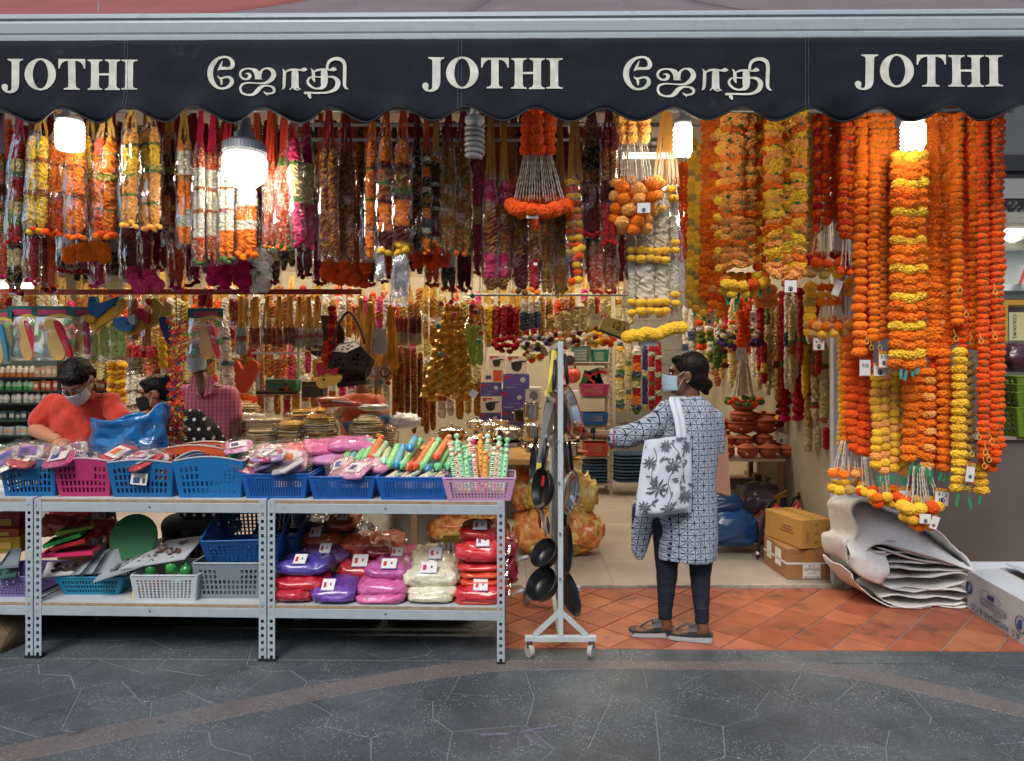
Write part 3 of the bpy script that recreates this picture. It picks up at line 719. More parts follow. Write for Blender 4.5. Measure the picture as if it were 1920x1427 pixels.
# lower shelf containers
basket('shallow turquoise tray basket of dark flat sheets, low shelf',84,216,3.56,.26,.10,ZL,'1f86a8',(19,3),taper=.78)
basket('milky white crate of green toy bottles on the low shelf',232,360,3.49,.30,.135,ZL,'c3c9cc',(14,7),taper=.9,solid_mid=False)
g_ = basket('grey laundry basket with oblong slots on the low shelf',352,488,3.53,.36,.19,ZL,'7f8c94',(13,5),taper=.86,arch=0,solid_mid=True,handle='98a4ab')
basket('deep blue basket tipped into the grey laundry basket',0,0,3.56,.34,.17,ZL+.20,'1b5c9f',(14,6),rx=.30,cx=X(460,3.7),wd=.40,rot=.12)
basket('purple tray basket on the low shelf at the picture edge',-60,42,3.52,.30,.11,ZL,'7a6aa8',(14,5))
basket('dark blue basket lying behind the purple powder bags',0,0,3.72,.28,.16,ZL+.21,'204a80',(14,6),rx=.4,cx=X(525,3.8),wd=.24)
# ------------------------------------------------------------------ flower garlands
PAL = dict(o='fc8420',O='ee5c1a',y='ffcb3e',g='c99030',w='eae6da',c='dccf98',r='b01c26',m='c4165a',p='d8487c',d='5e1619',n='7e5430',k='2c1c16',e='5f7f3c',a='ffb25c',l='c8a45a',v='4b3a86')
PAL = {k: lin(v) for k,v in PAL.items()}
def pom_mesh(name,seed,spike=.16,squash=.8):
    bm = bmesh.new(); bmesh.ops.create_icosphere(bm,subdivisions=4,radius=1); rg = random.Random(seed); pet = spike > .2
    for v in bm.verts:
        k = 1-spike*.4+spike*rg.random()+(.16*mnoise.noise(v.co*4.5+Vector((seed*3,0,0))) if pet else .05*mnoise.noise(v.co*3+Vector((seed*3,0,0)))); v.co *= k; v.co.z *= squash
        v.co += Vector((mnoise.noise(v.co*2.2+Vector((seed,0,0))),mnoise.noise(v.co*2.2+Vector((0,seed,0))),0))*.08
    me = bpy.data.meshes.new(name); bm.to_mesh(me); bm.free(); return me
POM = [pom_mesh('pompom',i,.17,.88) for i in range(4)]; FLUF = [pom_mesh('marigold',10+i,.26,.68) for i in range(4)]; BARREL = [pom_mesh('barrel',20+i,.15,.70) for i in range(3)]; RUF = [pom_mesh('ruffle',30+i,.34,.5) for i in range(4)]
m_pom = mat('marigold_cloth',attr='OBJ',rough=.95,spec=.1,var=(5,.16),sss=.10,sheen=.15)
for me in POM+FLUF+BARREL+RUF: me.materials.append(m_pom)
m_string = mat('green_thread','2f5a35',.8); m_leaf = mat('green_strip','1f7d4c',.6); m_teal = mat('teal_strip','178a84',.6)
m_jas = mat('white_tassel','d9d2c0',.8,sss=.2,bump=(200,.4)); m_card = mat('white_card','dcdbd6',.6); m_cardc = mat('printed_card',attr='Col',rough=.55)
def strand(t,px,y0,y1,D,w,pitch,cols,kind=POM,spacer=False,dx=0.0,swell=0.0,wob=1.5,ord_=0,sq=1.0):
    """one hanging column of blossoms; cols cycles through palette letters; dx drift in px to the bottom"""
    off = t.location; n = max(1,int(round((y1-y0)/pitch))); r = S(w/2,D)*1.03; pth = []; sway = R.uniform(-3,3)
    for i in range(n):
        f_ = (i+.5)/n; py = y0+(y1-y0)*f_; x_ = px+dx*f_+sway*sin(f_*PI)+wob*sin(i*.9+px)*.7; p = P(x_,py,D)+Vector((R.uniform(-1,1)*r*.07,R.uniform(-1,1)*r*.12,0)); pth.append(p)
        c = PAL[cols[(i+ord_) % len(cols)]]; k = 1+R.uniform(-.12,.10)
        link('flower',R.choice(kind),None,t,p-off,((.42 if kind is RUF else 0)+R.uniform(-.2,.2),R.uniform(-.2,.2),R.uniform(0,6.3)),(r*k,r*k,r*k*sq),jit(c,.14))
    if len(pth) > 1:
        B().tube([pth[0]+Vector((0,0,S(pitch,D)))]+pth,.0022,4).build('string',m_string,t)
        if spacer:
            b = B()
            for i in range(len(pth)-1):
                q = (pth[i]+pth[i+1])/2; b.box(q+Vector((R.uniform(-.2,.2)*r,-r*.62,0)),(r*.34,r*.3,r*.30),c=(1,1,1))
            b.build('green_bead',m_leaf,t)['kind'] = 'stuff'
    return t
def fan(t,px,wt,y0,pxb,wb_,y1,D,n=10,r=.0035):
    b = B()
    for k in range(n):
        u = (k+.5)/n-.5; yy = R.uniform(-.03,.03)
        a = P(px+wt*u,y0,D)+Vector((0,yy*.4,0)); e = P(pxb+wb_*u,y1+R.uniform(-4,4),D)+Vector((0,yy,0))
        pts = [a.lerp(e,i/14)+Vector((sin(i*1.3+k)*.0012,0,0)) for i in range(15)]
        b.tube(pts,[r*(1.5 if i % 2 else .7) for i in range(15)],5)
    return b.build('tassel_strings',m_jas,t,smooth=True)
def ring(t,px,py,wpx,hpx,D,w,n,cols,kind=POM,dep=None):
    off = t.location
    for k in range(n):
        a = 2*PI*(k+.3)/n; p = P(px+wpx/2*cos(a)+R.uniform(-2,2),py+hpx/2*sin(a)*.8+R.uniform(-2,2),D+(dep or S(wpx/2,D))*sin(a)*-.7); r = S(w/2,D)
        link('flower',R.choice(kind),None,t,p-off,(R.uniform(-.4,.4),R.uniform(-.4,.4),R.uniform(0,6)),r*R.uniform(.9,1.08),jit(PAL[cols[k % len(cols)]],.08))
def leaves(t,pts,D,m=None,ln=22):
    b = B()
    for px,py in pts:
        a = P(px,py,D-.02); e = P(px+R.uniform(-8,8),py+ln*R.uniform(.6,1.1),D-.03); b.bar(a,e,S(5,D),.0015,up=(0,1,0))
    b.build('leaf_strip',m or m_leaf,t)['kind'] = 'stuff'
def loops(t,pts,D):
    b = B()
    for px,py in pts:
        c = P(px,py,D-.03); b.tube([c+Vector((.011*cos(a*PI/5),-.002*sin(a),.014*sin(a*PI/5))) for a in range(10)],.0018,5,closed=True); b.tube([c+Vector((0,0,.014)),c+Vector((R.uniform(-.01,.01),.02,.05))],.0012,4)
    b.build('tie_loop',mat('yellow_tie','d8c25a',.5),t)['kind'] = 'stuff'
def gar(label,px,py,D,name='marigold_garland',group=None): return thing(name,label,'garland',P(px,py,D),group)
# --- right hand bundles, back to front
g = gar('slim dark orange garland beside the glowing spiral bulb',1282,487,4.5)
for k,x in enumerate((1277,1286,1294)): strand(g,x,305,490-6*k,4.5+.02*k,13,8.5,'O',POM,True)
g = gar('yellow green garland bundle next to the jasmine bag',1308,570,4.25)
for k,x in enumerate((1297,1312,1325)): strand(g,x+2,262+10*k,575+8*k,4.25-.02*k,19,11.5,'ylyy',POM,dx=-6)
leaves(g,[(1300,575),(1312,580),(1325,582)],4.25,ln=18)
g = gar('soft orange garland bundle left of the peach layered one',1338,600,4.15)
for k,(x,e) in enumerate(((1326,560),(1342,578),(1356,596))): strand(g,x,222,e,4.15-.03*k,23,14.5,'ooaO' if k else 'oo',FLUF,dx=-3)
g = gar('peach layered flower garland with a yellow ball fringe and green strips',1392,545,3.95)
strand(g,1350,232,520,3.93,17,33,'y',POM)
for k,x in enumerate((1364,1385,1404)): strand(g,x,212,505-4*k,3.92-.03*(k % 2),27,13.2,'aaoa',RUF,True,sq=1.0)
for x,o_ in ((1420,0),(1434,1)): strand(g,x,216,525,3.95,19,16,'yOyo',POM,ord_=o_)
ring(g,1395,527,78,20,3.93,21,13,'yyOy'); ring(g,1385,546,50,14,3.93,19,7,'yyy')
leaves(g,[(1358,545),(1372,552),(1386,548),(1398,545),(1410,540),(1425,535),(1440,530),(1380,560)],3.93,ln=26)
g = gar('pale yellow and peach ruffled garland hung on the orange side',1475,525,3.8)
for k,x in enumerate((1453,1476,1498)): strand(g,x,208,503-6*(k == 1),3.8+.02*(k % 2),30,13.6,'ayyaoy',RUF,True,ord_=k,dx=-3)
for px,py in ((1452,513),(1470,510),(1491,512),(1480,526),(1500,508)):
    link('flower',R.choice(RUF),None,g,P(px,py,3.78)-g.location,(.7,R.uniform(-.5,.5),R.uniform(0,6)),S(14,3.8),jit(PAL['a']))
g = gar('golden yellow strand squeezed between ruffled and dark orange garlands',1513,440,4.1)
strand(g,1512,212,500,4.12,17,12,'l',POM,True); strand(g,1524,215,470,4.16,14,12,'y',POM,True)
g = gar('dark red orange garland bundle ending in white tassel strings',1560,510,4.05)
for k,(x,e,c_) in enumerate(((1533,436,'r'),(1549,422,'O'),(1563,412,'O'),(1577,434,'O'))): strand(g,x,214,e,4.05-.03*(k % 2),17,13.5,'O' if c_ == 'O' else 'rO',POM,True)
fan(g,1555,44,412,1556,66,478,4.03,12); ring(g,1558,486,84,20,4.03,20,12,'OrOO'); ring(g,1548,508,74,16,4.06,19,9,'lyl')
g = gar('bright red orange double strand with white tassel tips',1592,510,3.9)
for x,e in ((1584,448),(1600,452)): strand(g,x,226,e,3.9,17,13,'Oo',FLUF,dx=-2)
fan(g,1590,22,448,1590,30,502,3.9,7); ring(g,1590,508,34,10,3.9,13,6,'O')
g = gar('short yellow and orange garland with a wide ball fringe over the pillar',1560,625,4.2)
strand(g,1520,532,630,4.2,22,14,'yyl',POM)
for x in (1541,1556,1571): strand(g,x,532,574,4.18,17,13.5,'oyo',POM)
strand(g,1592,522,556,4.16,16,12,'ya',POM)
fan(g,1557,36,570,1560,62,604,4.17,10); fan(g,1592,8,556,1592,18,600,4.15,5)
ring(g,1562,606,76,16,4.17,18,11,'oao'); ring(g,1558,621,70,14,4.18,18,10,'yly')
g = gar('broad orange barrel garland of separated cushions right of the tassels',1640,640,3.85)
strand(g,1618,206,668,3.86,25,16.4,'o',BARREL,dx=-6); 
for k,x in enumerate((1636,1651,1666)): strand(g,x+2,206,640-3*k,3.82+.02*k,19.5,12.2,'o',BARREL,True,dx=0)
strand(g,1626,206,690,3.95,20,12,'O',BARREL); strand(g,1675,240,660,3.92,18,12,'O',BARREL)
loops(g,[(1634,652),(1650,652),(1625,640)],3.82)
g = gar('wide fluffy yellow and orange banded garland below the lamp',1705,690,3.7)
for k,x in enumerate((1686,1706,1726)): strand(g,x+(3 if k == 1 else 0),283+(4 if k == 1 else 0),690+(3 if k == 1 else 0),3.7-.02*(k == 1),28,17.4,'yoo' if k != 1 else 'yoo',FLUF,dx=-6)
leaves(g,[(1690,692),(1712,690),(1722,690),(1700,694)],3.68,m_teal,20)
g = gar('dense plain orange garland mass beside the banded one',1765,660,3.85)
for k,x in enumerate((1748,1764,1780)): strand(g,x,205,668-12*k,3.85+.02*(k % 2),27,13.5,'oaoo' if k == 1 else 'o',FLUF)
strand(g,1755,205,690,3.93,26,14,'O',FLUF); strand(g,1790,205,640,3.9,22,13,'yo',FLUF)
g = gar('orange garland with green spacers and yellow tie loops',1812,640,3.75)
for k,(x,e) in enumerate(((1797,610),(1811,640),(1825,655),(1803,670))): strand(g,x,212,e,3.75+.03*(k % 2),20,12.6,'O' if k % 2 else 'o',BARREL,True,dx=3 if k else -3)
loops(g,[(1800,545),(1812,590),(1793,635),(1822,640)],3.74)
g = gar('longest deep orange garland bundle with green beads at the right end',1855,880,3.65)
for k,(x,e) in enumerate(((1842,862),(1857,885),(1872,842),(1849,880),(1865,868))): strand(g,x,212,e,3.65+.035*(k % 2),20,12.4,'O' if k != 1 else 'oO',BARREL,True,dx=2-k)
loops(g,[(1866,548),(1840,640),(1866,632),(1836,820),(1860,828),(1822,852),(1848,848),(1855,862),(1846,874)],3.62)
# lower tier in front of the pillar and wall
g = gar('thin yellow strand hugging the white shutter rail',1577,850,4.3)
strand(g,1578,632,848,4.3,15,10.5,'y',POM)
g = gar('orange double garland with white tassels beside the shutter rail',1594,925,4.12)
for x,e in ((1590,830),(1604,838)): strand(g,x,628,e,4.12,19,15,'o',POM)
fan(g,1590,24,826,1586,50,890,4.1,12); ring(g,1588,886,56,12,4.1,17,8,'oao'); ring(g,1590,912,62,18,4.1,19,10,'yyl')
g = gar('red orange short garland pair with a fluffy end below the price cards',1620,925,4.05)
for x,e in ((1612,852),(1628,855),(1600,846)): strand(g,x,694 if x > 1605 else 660,e,4.05,19,15.5,'O',POM)
fan(g,1625,22,856,1632,34,915,4.04,8); ring(g,1632,920,36,12,4.04,18,7,'Ooy')
g = gar('pale yellow four strand garland with green strips at its hem',1665,890,3.95)
for k,(x,e) in enumerate(((1642,878),(1658,888),(1677,884),(1692,892))): strand(g,x,700-20*(k > 1),e,3.95,19,14.6,'yaya' if k % 2 else 'yyay',POM,ord_=k)
leaves(g,[(1646,893),(1656,890),(1668,892),(1678,888),(1690,892),(1698,896)],3.93,ln=20)
fan(g,1660,18,890,1662,24,930,3.95,6); ring(g,1664,925,62,22,3.95,19,9,'yOyo'); ring(g,1655,942,30,8,3.94,18,4,'yO')
g = gar('fluffy orange garland trio ending in a yellow ball cluster',1725,985,3.85)
for k,(x,e) in enumerate(((1706,866),(1724,858),(1742,880),(1733,862))): strand(g,x,690,e,3.85+.03*(k % 2),23,15.4,'o' if k != 2 else 'oa',FLUF,dx=-2)
leaves(g,[(1712,868),(1724,870),(1738,878),(1748,884)],3.83,ln=24)
fan(g,1724,36,874,1728,62,945,3.83,12); ring(g,1726,946,66,22,3.83,24,9,'yOyy'); ring(g,1722,968,52,14,3.83,22,7,'yoy'); ring(g,1730,985,34,8,3.83,20,4,'yoy')
g = gar('orange garland of big cushions left of the long yellow strand',1772,890,3.8)
strand(g,1770,655,884,3.8,24,15.4,'o',FLUF); strand(g,1757,680,880,3.86,22,15,'O',FLUF); strand(g,1783,690,872,3.88,18,15,'O',FLUF)
leaves(g,[(1766,886),(1776,888),(1788,880)],3.8,ln=20)
g = gar('long plain yellow garland with green tails near the wall',1806,920,3.7)
strand(g,1800,652,922,3.7,24,15.6,'y',FLUF,dx=-4); strand(g,1814,660,924,3.78,19,15.4,'l',FLUF)
leaves(g,[(1797,926),(1816,932)],3.7,ln=22)
g = gar('short yellow strand end showing under the longest orange bundle',1840,925,3.72)
strand(g,1840,868,926,3.72,25,15,'y',FLUF); leaves(g,[(1838,930)],3.72,ln=20)
# pom-pom hangers with tassels, unbagged
g = gar('orange pom-pom hanger with white tassel skirt below the central lettering',1010,400,3.62,'pompom_hanger')
for k,x in enumerate((988,1009,1030)): strand(g,x,196,290,3.62-.03*(k == 1),26,19,'O',POM)
fan(g,1008,52,286,1010,100,378,3.62,18,.003); ring(g,1010,386,98,24,3.62,29,15,'O'); ring(g,1010,396,60,8,3.6,26,7,'O')
B().box(P(998,404,3.52),(.06,.002,.03)).build('paper_label',m_card,g)
g = gar('orange pom-pom hanger with white strings beside the jasmine bag',1190,435,3.66,'pompom_hanger')
for k,x in enumerate((1166,1184,1206)): strand(g,x,200,268,3.66,24,18,'a',POM)
fan(g,1186,52,262,1190,66,345,3.66,16,.003)
for (px,py,w_,n) in ((1196,345,84,9),(1192,366,86,10),(1186,388,72,8),(1182,410,60,7),(1188,425,46,5)): ring(g,px,py,w_,16,3.66,24,n,'ao')

# ------------------------------------------------------------------ price cards
m_ink = mat('dark_ink','23252e',.7)
def card(label,px,py,w,h,D,border='b5402f',head='d8a431',txt='$10',tilt=0.0,emblem=True,name='price_card'):
    c = P(px,py,D); t = thing(name,label,'price card',c); t.rotation_euler = (0,tilt,R.uniform(-.25,.25)); W,H_ = S(w,D),S(h,D)
    B().box((0,0,0),(W,.0015,H_)).build('card',mat('card_border_'+border,border,.6),t,world=False)
    B().box((0,-.0018,-.0),(W*.9,.0015,H_*.92)).build('card_face',m_card,t,world=False)
    if head:
        B().box((0,-.0035,H_*.38),(W*.9,.001,H_*.16)).build('card_head',mat('card_head_'+head,head,.6),t,world=False)
        text_on(B(),'SALE',H_*.17,(0,-.0045,H_*.38),(1,0,0),(0,0,1),fitw=W*.8).build('print',m_ink,t,world=False)
    if emblem:
        b = B(); r = min(W,H_)*.20; zc = -H_*.2
        b.grid(lambda u,v: (r*(.7+.3*v)*cos(u*2*PI),-.0036,zc+r*(.7+.3*v)*sin(u*2*PI)),16,1,True); b.lathe([(0,0),(r*.45,0)],(0,-.0037,zc+r*.12),10,Matrix.Rotation(PI/2,3,'X'),caps=False)
        b.add([(-r*.6,-.0037,zc-r*.75),(r*.6,-.0037,zc-r*.75),(r*.35,-.0037,zc-r*.15),(-r*.35,-.0037,zc-r*.15)],[(0,1,2,3)]); b.build('emblem',m_ink,t,world=False)
    if txt: text_on(B(),txt,H_*(.26 if emblem else .34),(0,-.0037,H_*.14),(1,0,-.1),(.1,0,1),fitw=W*.62).build('handwriting',m_ink,t,world=False)
    B().tube([(0,.001,H_*.48),(0,.01,H_*.75)],.0008,4).build('thread',m_string,t,world=False)
    return t
card('price card hanging under the ruffled peach garland',1482,537,25,24,3.75,head=None,txt='')
card('blank looking bent card on the short tassel garland',1570,540,14,30,3.95,border='cfcdc8',head=None,txt='',emblem=False,tilt=.35)
card('price card below the short yellow and orange ball fringe',1535,645,24,24,4.12,head=None,txt='$10')
card('large handwritten white card marked with an eight',1622,690,24,30,3.8,border='cfcdc8',head=None,txt='8/50',emblem=False)
card('sale card half hidden behind another on the barrel garland',1650,693,28,26,3.80,txt='')
card('upright sale card topmost of the pair on the barrel garland',1657,674,21,33,3.77,txt='$10')
card('sale card tucked behind the tassels of the fluffy orange trio',1697,928,22,28,3.9,txt='')
card('large sale card beside the lowest yellow ball cluster',1766,932,28,34,3.8,txt='$12',tilt=.1)
card('small card at the very bottom ball cluster',1735,973,20,18,3.72,head=None,txt='',border='cfcdc8')
card('curled card at the very bottom beside the small card',1752,980,14,26,3.76,head=None,txt='',border='c4445a',tilt=.3)
card('narrow sale card between the two yellow strands',1819,886,18,38,3.62,txt='',tilt=.12)
card('portrait card on the orange pom-pom hanger',1207,390,26,20,3.52,head=None,txt='')
# ------------------------------------------------------------------ garlands in clear bags, hung in rows
m_tinsel = mat('garland_tinsel',attr='Col',rough=.5,spec=.3,var=(110,.3),sss=.08,bump=(260,.9))
m_bag = film('clear_bag','fbf6ee',.006,.05,.006,(22,.9)); m_bag2 = film('hazy_bag','f0e8de',.01,.10,.03,(24,.9))
MIXC = {'g': [('c99030',3),('a0621e',1)],'n': [('9a5424',2),('c08a3c',1.2),('6a2a16',1)],'k': [('1f1a16',3),('b79c62',1)],'q': [('8a5a1e',2),('d8a440',1.2),('94201e',1.4)],'b': [('6f7a28',1.8),('cf7a28',1.8),('d8b866',.8),('a83a1c',1.3)],'P': [('d4501a',3),('f0dcc0',1)],'d': [('5e1619',2),('8a2a22',1)]}
def strand_geo(b,x,D,zt,zb,r,segs,rg,lean=0.0):
    tot = sum(w for _,w in segs); L = zt-zb; n = 12; dz = r*.34; rows = max(10,int(L/dz)); vs,cs,fs = [],[],[]
    for i in range(rows+1):
        f_ = i/rows; acc = 0; ch = segs[-1][0]; edge_ = False
        for c_,w in segs:
            if f_ <= (acc+w)/tot+1e-6: ch = c_; break
            acc += w
        base = PAL.get(ch,(.5,.3,.1)); rr = r*min(1,.5+f_*6,.55+(1-f_)*6)
        for j in range(n):
            a = 2*PI*j/n+rg.uniform(-.12,.12)
            if ch in 'RYWV':
                k = 1.12+.26*sin(a*3+i*2)+rg.uniform(-.1,.1)
                c = lin({'R': 'c8431f','Y': 'e0c060','W': 'e6e2d6','V': '4b3a86'}[ch]) if (i+j) % 3 else lin('4f8f4a')
            elif ch in MIXC:
                k = .80+.40*(((i+j) % 2))+rg.uniform(-.05,.05); c = lin(rg.choices([q[0] for q in MIXC[ch]],[q[1] for q in MIXC[ch]])[0])
            else: k = .92+rg.uniform(-.24,.26)+.10*((i+j) % 2); c = jit(base,.24,rg)
            vs.append((x+lean*f_+rr*k*cos(a),D+rr*k*sin(a)*.9,zt-L*f_+rg.uniform(-.2,.2)*dz)); cs.append(c)
    for i in range(rows):
        for j in range(n): j2 = (j+1) % n; fs.append((i*n+j,(i+1)*n+j,(i+1)*n+j2,i*n+j2))
    fs += [tuple(range(n)),tuple(rows*n+j for j in range(n-1,-1,-1))]
    b.add(vs,fs,cs)
def film_geo(b,x,D,zt,zb,hw,hd,rg,lean=0.0,gather=.55,nu=20,nv=22):
    ph = rg.random()*9
    def fn(u,v):
        a = 2*PI*u; w = hw*(gather+(1-gather)*min(1,v*3.2)**.7)*(1+.04*sin(v*9+ph)); d = hd*min(1,.4+v*3)*(1 if v < .9 else max(.12,(1-v)/.1))
        p = Vector((x+lean*v+w*math.copysign(abs(cos(a))**.8,cos(a)),D+d*math.copysign(abs(sin(a))**.8,sin(a)),zt+(zb-zt)*v))
        k = mnoise.noise(p*14+Vector((ph,0,0)))*.010+mnoise.noise(Vector((p.x*45+ph,p.y*45,p.z*7)))*.008
        p.x += k*.8*cos(a); p.y += k*1.5*sin(a); return p
    b.grid(fn,nu,nv,True)
def ribbons(t,px,y,w,ytop,D,c,n=5,name='ribbon'):
    b = B(); h = D
    for k in range(n):
        u = (k+.5)/n-.5; a = P(px+w*u*1.15,y,D)+Vector((0,R.uniform(-.02,.02),0)); e = P(px+w*u*.35+R.uniform(-2,2),ytop,D)+Vector((0,.01,0))
        pts = [a.lerp(e,i/5)+Vector((R.uniform(-.002,.002),0,0)) for i in range(6)]
        wv = S(R.uniform(3.5,6.5),D)/2; vs = []
        for p in pts: vs += [p+Vector((-wv,R.uniform(-.003,.003),0)),p+Vector((wv,R.uniform(-.003,.003),0))]
        b.add(vs,[(2*i,2*i+1,2*i+3,2*i+2) for i in range(5)])
    return b.build(name,mat('ribbon_'+c,c,.35,spec=.6,sss=.15),t)
def segs_of(s): return [(q[0],float(q[1:])) for q in s.split()]
def bagged(label,x0,x1,y0,y1,D,n,spec,rib=None,ribtop=206,lean=0,bag='clear',fringe=None,pad=5,group=None,rw=1.0,yoff=0,name='bagged_garland'):
    rg = random.Random(int(x0*7+y0*3+D*100)); cxp = (x0+x1)/2; t = thing(name,label,'garland' if 'garland' in name else 'packet',P(cxp,y1,D),group)
    w = (x1-x0)/n; lw = S(lean,D)
    specs = spec if isinstance(spec,list) else [spec]*n
    for k in range(n):
        b = B(); px = x0+w*(k+.5); strand_geo(b,X(px,D),D+rg.uniform(-.015,.015),Z(y0+rg.uniform(0,4)+yoff*k,D),Z(y1-rg.uniform(0,4),D),S(w*.5*rw,D),segs_of(specs[k]),rg,lw)
        o = b.build('strand',m_tinsel,t,smooth=False)
    if fringe:
        for k in range(n*2):
            p = P(x0+(x1-x0)*(k+.5)/(2*n)+lean,y1+rg.uniform(-3,6),D-.03); link('flower',rg.choice(FLUF),None,t,p-t.location,(R.random(),R.random(),R.random()*6),S(w*.34 if n > 1 else w*.25,D),jit(PAL[fringe[k % len(fringe)]],.1))
    if bag:
        b = B(); film_geo(b,X(cxp,D),D,Z(y0-10,D),Z(y1+8,D),S((x1-x0)/2+pad,D),S(w*.5+pad*.8,D),rg,lw); b.build('plastic_bag',m_bag if bag == 'clear' else m_bag2,t,smooth=True)
    if rib: ribbons(t,cxp,y0+4,(x1-x0)*.8,ribtop,D,rib,max(3,int((x1-x0)/9)))
    return t
FR = [  # label, x0, x1, y0, y1, D, n, strands, ribbon, lean, fringe
 ('dark green and red bagged garland cut by the left picture edge',-16,12,285,440,3.8,2,'b3 r2 d3 R1 b4','6a1020',0,None),
 ('slender bagged garland of crimson, cream and green blocks',22,48,262,448,3.72,2,'r3 c2 e1 r3 R1 c2 e2 r2','b0104e',-9,'r'),
 ('golden yellow bagged garland with two rose bands',54,92,256,430,3.7,2,'y5 R1 y6 R1.3 y7','c98f2e',-3,'yO'),
 ('orange bagged garland left of the glowing bulb',92,122,262,438,3.74,2,'o5 R1 o6 R1.5 O8','b07a30',-6,'O'),
 ('orange bagged garland with gold roses under the glowing bulb',124,160,270,440,3.68,2,'o5 R1 o6 R1.5 o8','c2542a',0,'Oo'),
 ('thin pale yellow bagged strand right of the glowing bulb',160,175,255,420,3.78,1,'y5 Y1.5 e.5 a6','b58a3a',0,None),
 ('orange bagged garland with a thick yellow rose band',178,222,256,442,3.72,2,['O4 e.5 o3 Y2 o6 e.5 O5','o4 e.5 o4 Y2 o6 e.5 o5'],'b99240',-3,'oO'),
 ('left of two amber bagged garlands with green leaf bands',230,262,240,420,3.66,2,'a3 e.6 y5 Y1 a3 e.6 a5','c9a050',-4,'ya'),
 ('right of two amber bagged garlands with green leaf bands',265,300,238,424,3.68,2,'a3 e.6 y4 Y1 e.4 a6 e.6 a4','c9a050',2,'a'),
 ('dark red and gold bagged garland right of the amber pair',306,330,258,455,3.76,2,['o3 d2 e1 d4 o5 n3','d4 g2 d5 g1 d5'],'9a6a2a',2,None),
 ('white and amber pearl bagged garland on gold cords',332,358,262,458,3.7,2,['o2 w4 g1 o6 W2 o3','g2 w4 g1 o5 W1 w2 o3'],'b08238',3,None),
 ('white bagged garland with red rosebuds and orange ends, first of three',364,386,278,492,3.68,2,'P4 w4 R.7 w4 R.7 w5 P5','b5163e',-2,'e'),
 ('white bagged garland with red rosebuds and orange ends, second of three',389,410,282,490,3.72,2,'P4 w4 R.7 w4 R.7 w5 P5','b5163e',-1,None),
 ('white bagged garland with red rosebuds left under the big lamp',412,440,280,488,3.70,2,'P4 w4 R.7 w4 R.7 w4 o6','a8182c',0,'e'),
 ('orange and white striped bagged garland below the big lamp',442,482,350,478,3.74,2,'w4 R1 o2 w2 o5',None,0,'o'),
 ('orange garland wound with white pearls right of the big lamp',497,516,300,462,3.72,2,'P9','c23a22',-2,'oe'),
 ('second orange pearl wound garland on red ribbons',520,546,292,462,3.7,2,'e1 P9','b3301f',-2,'oe'),
 ('pink and cream bagged garland leaning to the left',540,562,256,455,3.66,1,'m3 e.5 c4 e.6 p5','8a2430',10,'m'),
 ('dusky pink and cream bagged garland behind the leaning one',564,584,262,462,3.76,1,'m3 c5 p5','8a2430',8,'p'),
 ('brown and gold beaded bagged garland on red ribbons',600,632,276,482,3.7,2,'q9','8e1c20',0,None),
 ('darker beaded bagged garland right of the brown and gold one',636,664,280,484,3.78,2,'n4 q5','6e1418',0,None),
 ('narrow orange bagged strand with green knots, left of the striped pair',688,706,262,485,3.72,1,'o5 e.6 o5 e.6 o4 R1 o5','c86a1e',-3,None),
 ('orange bagged garland with maroon and green stripes, left strand',710,736,254,470,3.64,1,'o4 d1 R2 e1 R2 d1 o4 d3','b9481c',-2,'y'),
 ('orange bagged garland with maroon and green stripes, right strand',740,770,262,472,3.66,1,'o4 d1 b3 e1 d1 o4 d3 y1','c24a1c',-2,'y'),
 ('black and tan beaded strand beside the striped orange garland',774,790,270,468,3.8,1,'k5 n3 k2 n3 k4','5a1216',0,None),
 ('black garland with orange blocks and white pearls',793,807,282,470,3.74,1,'k1 W1 k1 o2 k2 W1 k1 g1 k1 o2 k2 W1 k1 o2','c24a1c',0,'o'),
 ('maroon bead strand with white pearl rings',810,824,284,455,3.78,1,'W.6 o1 d3 W.6 d3 W.6 d4 W.6','b07a30',0,'o'),
 ('green and bronze beaded bagged garland left of the unlit bulb',828,852,264,470,3.72,2,'b9','7e1a1e',0,None),
 ('green and bronze beaded bagged garland behind the unlit bulb',853,882,262,472,3.76,2,'b6 R1 b3','7e1a1e',0,'on'),
 ('magenta and bronze bagged garland on gold cords, left strand',908,932,336,545,3.7,1,'m4 n5 d.6 n3 m4 n2','a87a2c',0,None),
 ('magenta and bronze bagged garland on gold cords, right strand',935,953,336,545,3.72,1,'m4 n8 m4 n2','a87a2c',0,None),
 ('bronze and red bagged garland under the orange pom-pom hanger',966,990,390,545,3.74,1,'n3 g1 n3 d5',None,0,'n'),
 ('copper bagged garland with a white sticker under the pom-pom hanger',992,1013,392,545,3.7,1,'O3 g1 n3 r4',None,0,'o'),
 ('green pearl beaded bagged garland right of the copper one',1016,1036,380,552,3.72,2,'b9',None,0,None),
 ('pale green beaded bagged garland beside the yellow ringed one',1040,1060,330,558,3.74,2,'g3 b9','a87a2c',0,None),
 ('dark maroon and silver tinsel bagged garland, left of two',1094,1124,232,440,3.7,2,'n3 k3 n3 d5','6e1418',0,'r'),
 ('dark maroon and silver tinsel bagged garland, right of two',1128,1156,238,455,3.66,2,'d3 n4 d3 r5','6e1418',0,'r'),
 ('orange gold dotted bagged garland below the maroon pair, left',1106,1130,452,544,3.76,2,'P9',None,0,'r'),
 ('orange gold dotted bagged garland below the maroon pair, right',1134,1156,456,546,3.78,2,'P9',None,0,'r'),
]
for (lb,a,b_,y0,y1,D,n,sp,rib,lean,fr) in FR: bagged(lb,a,b_,y0,y1,D,n,sp,rib,lean=lean,fringe=fr)
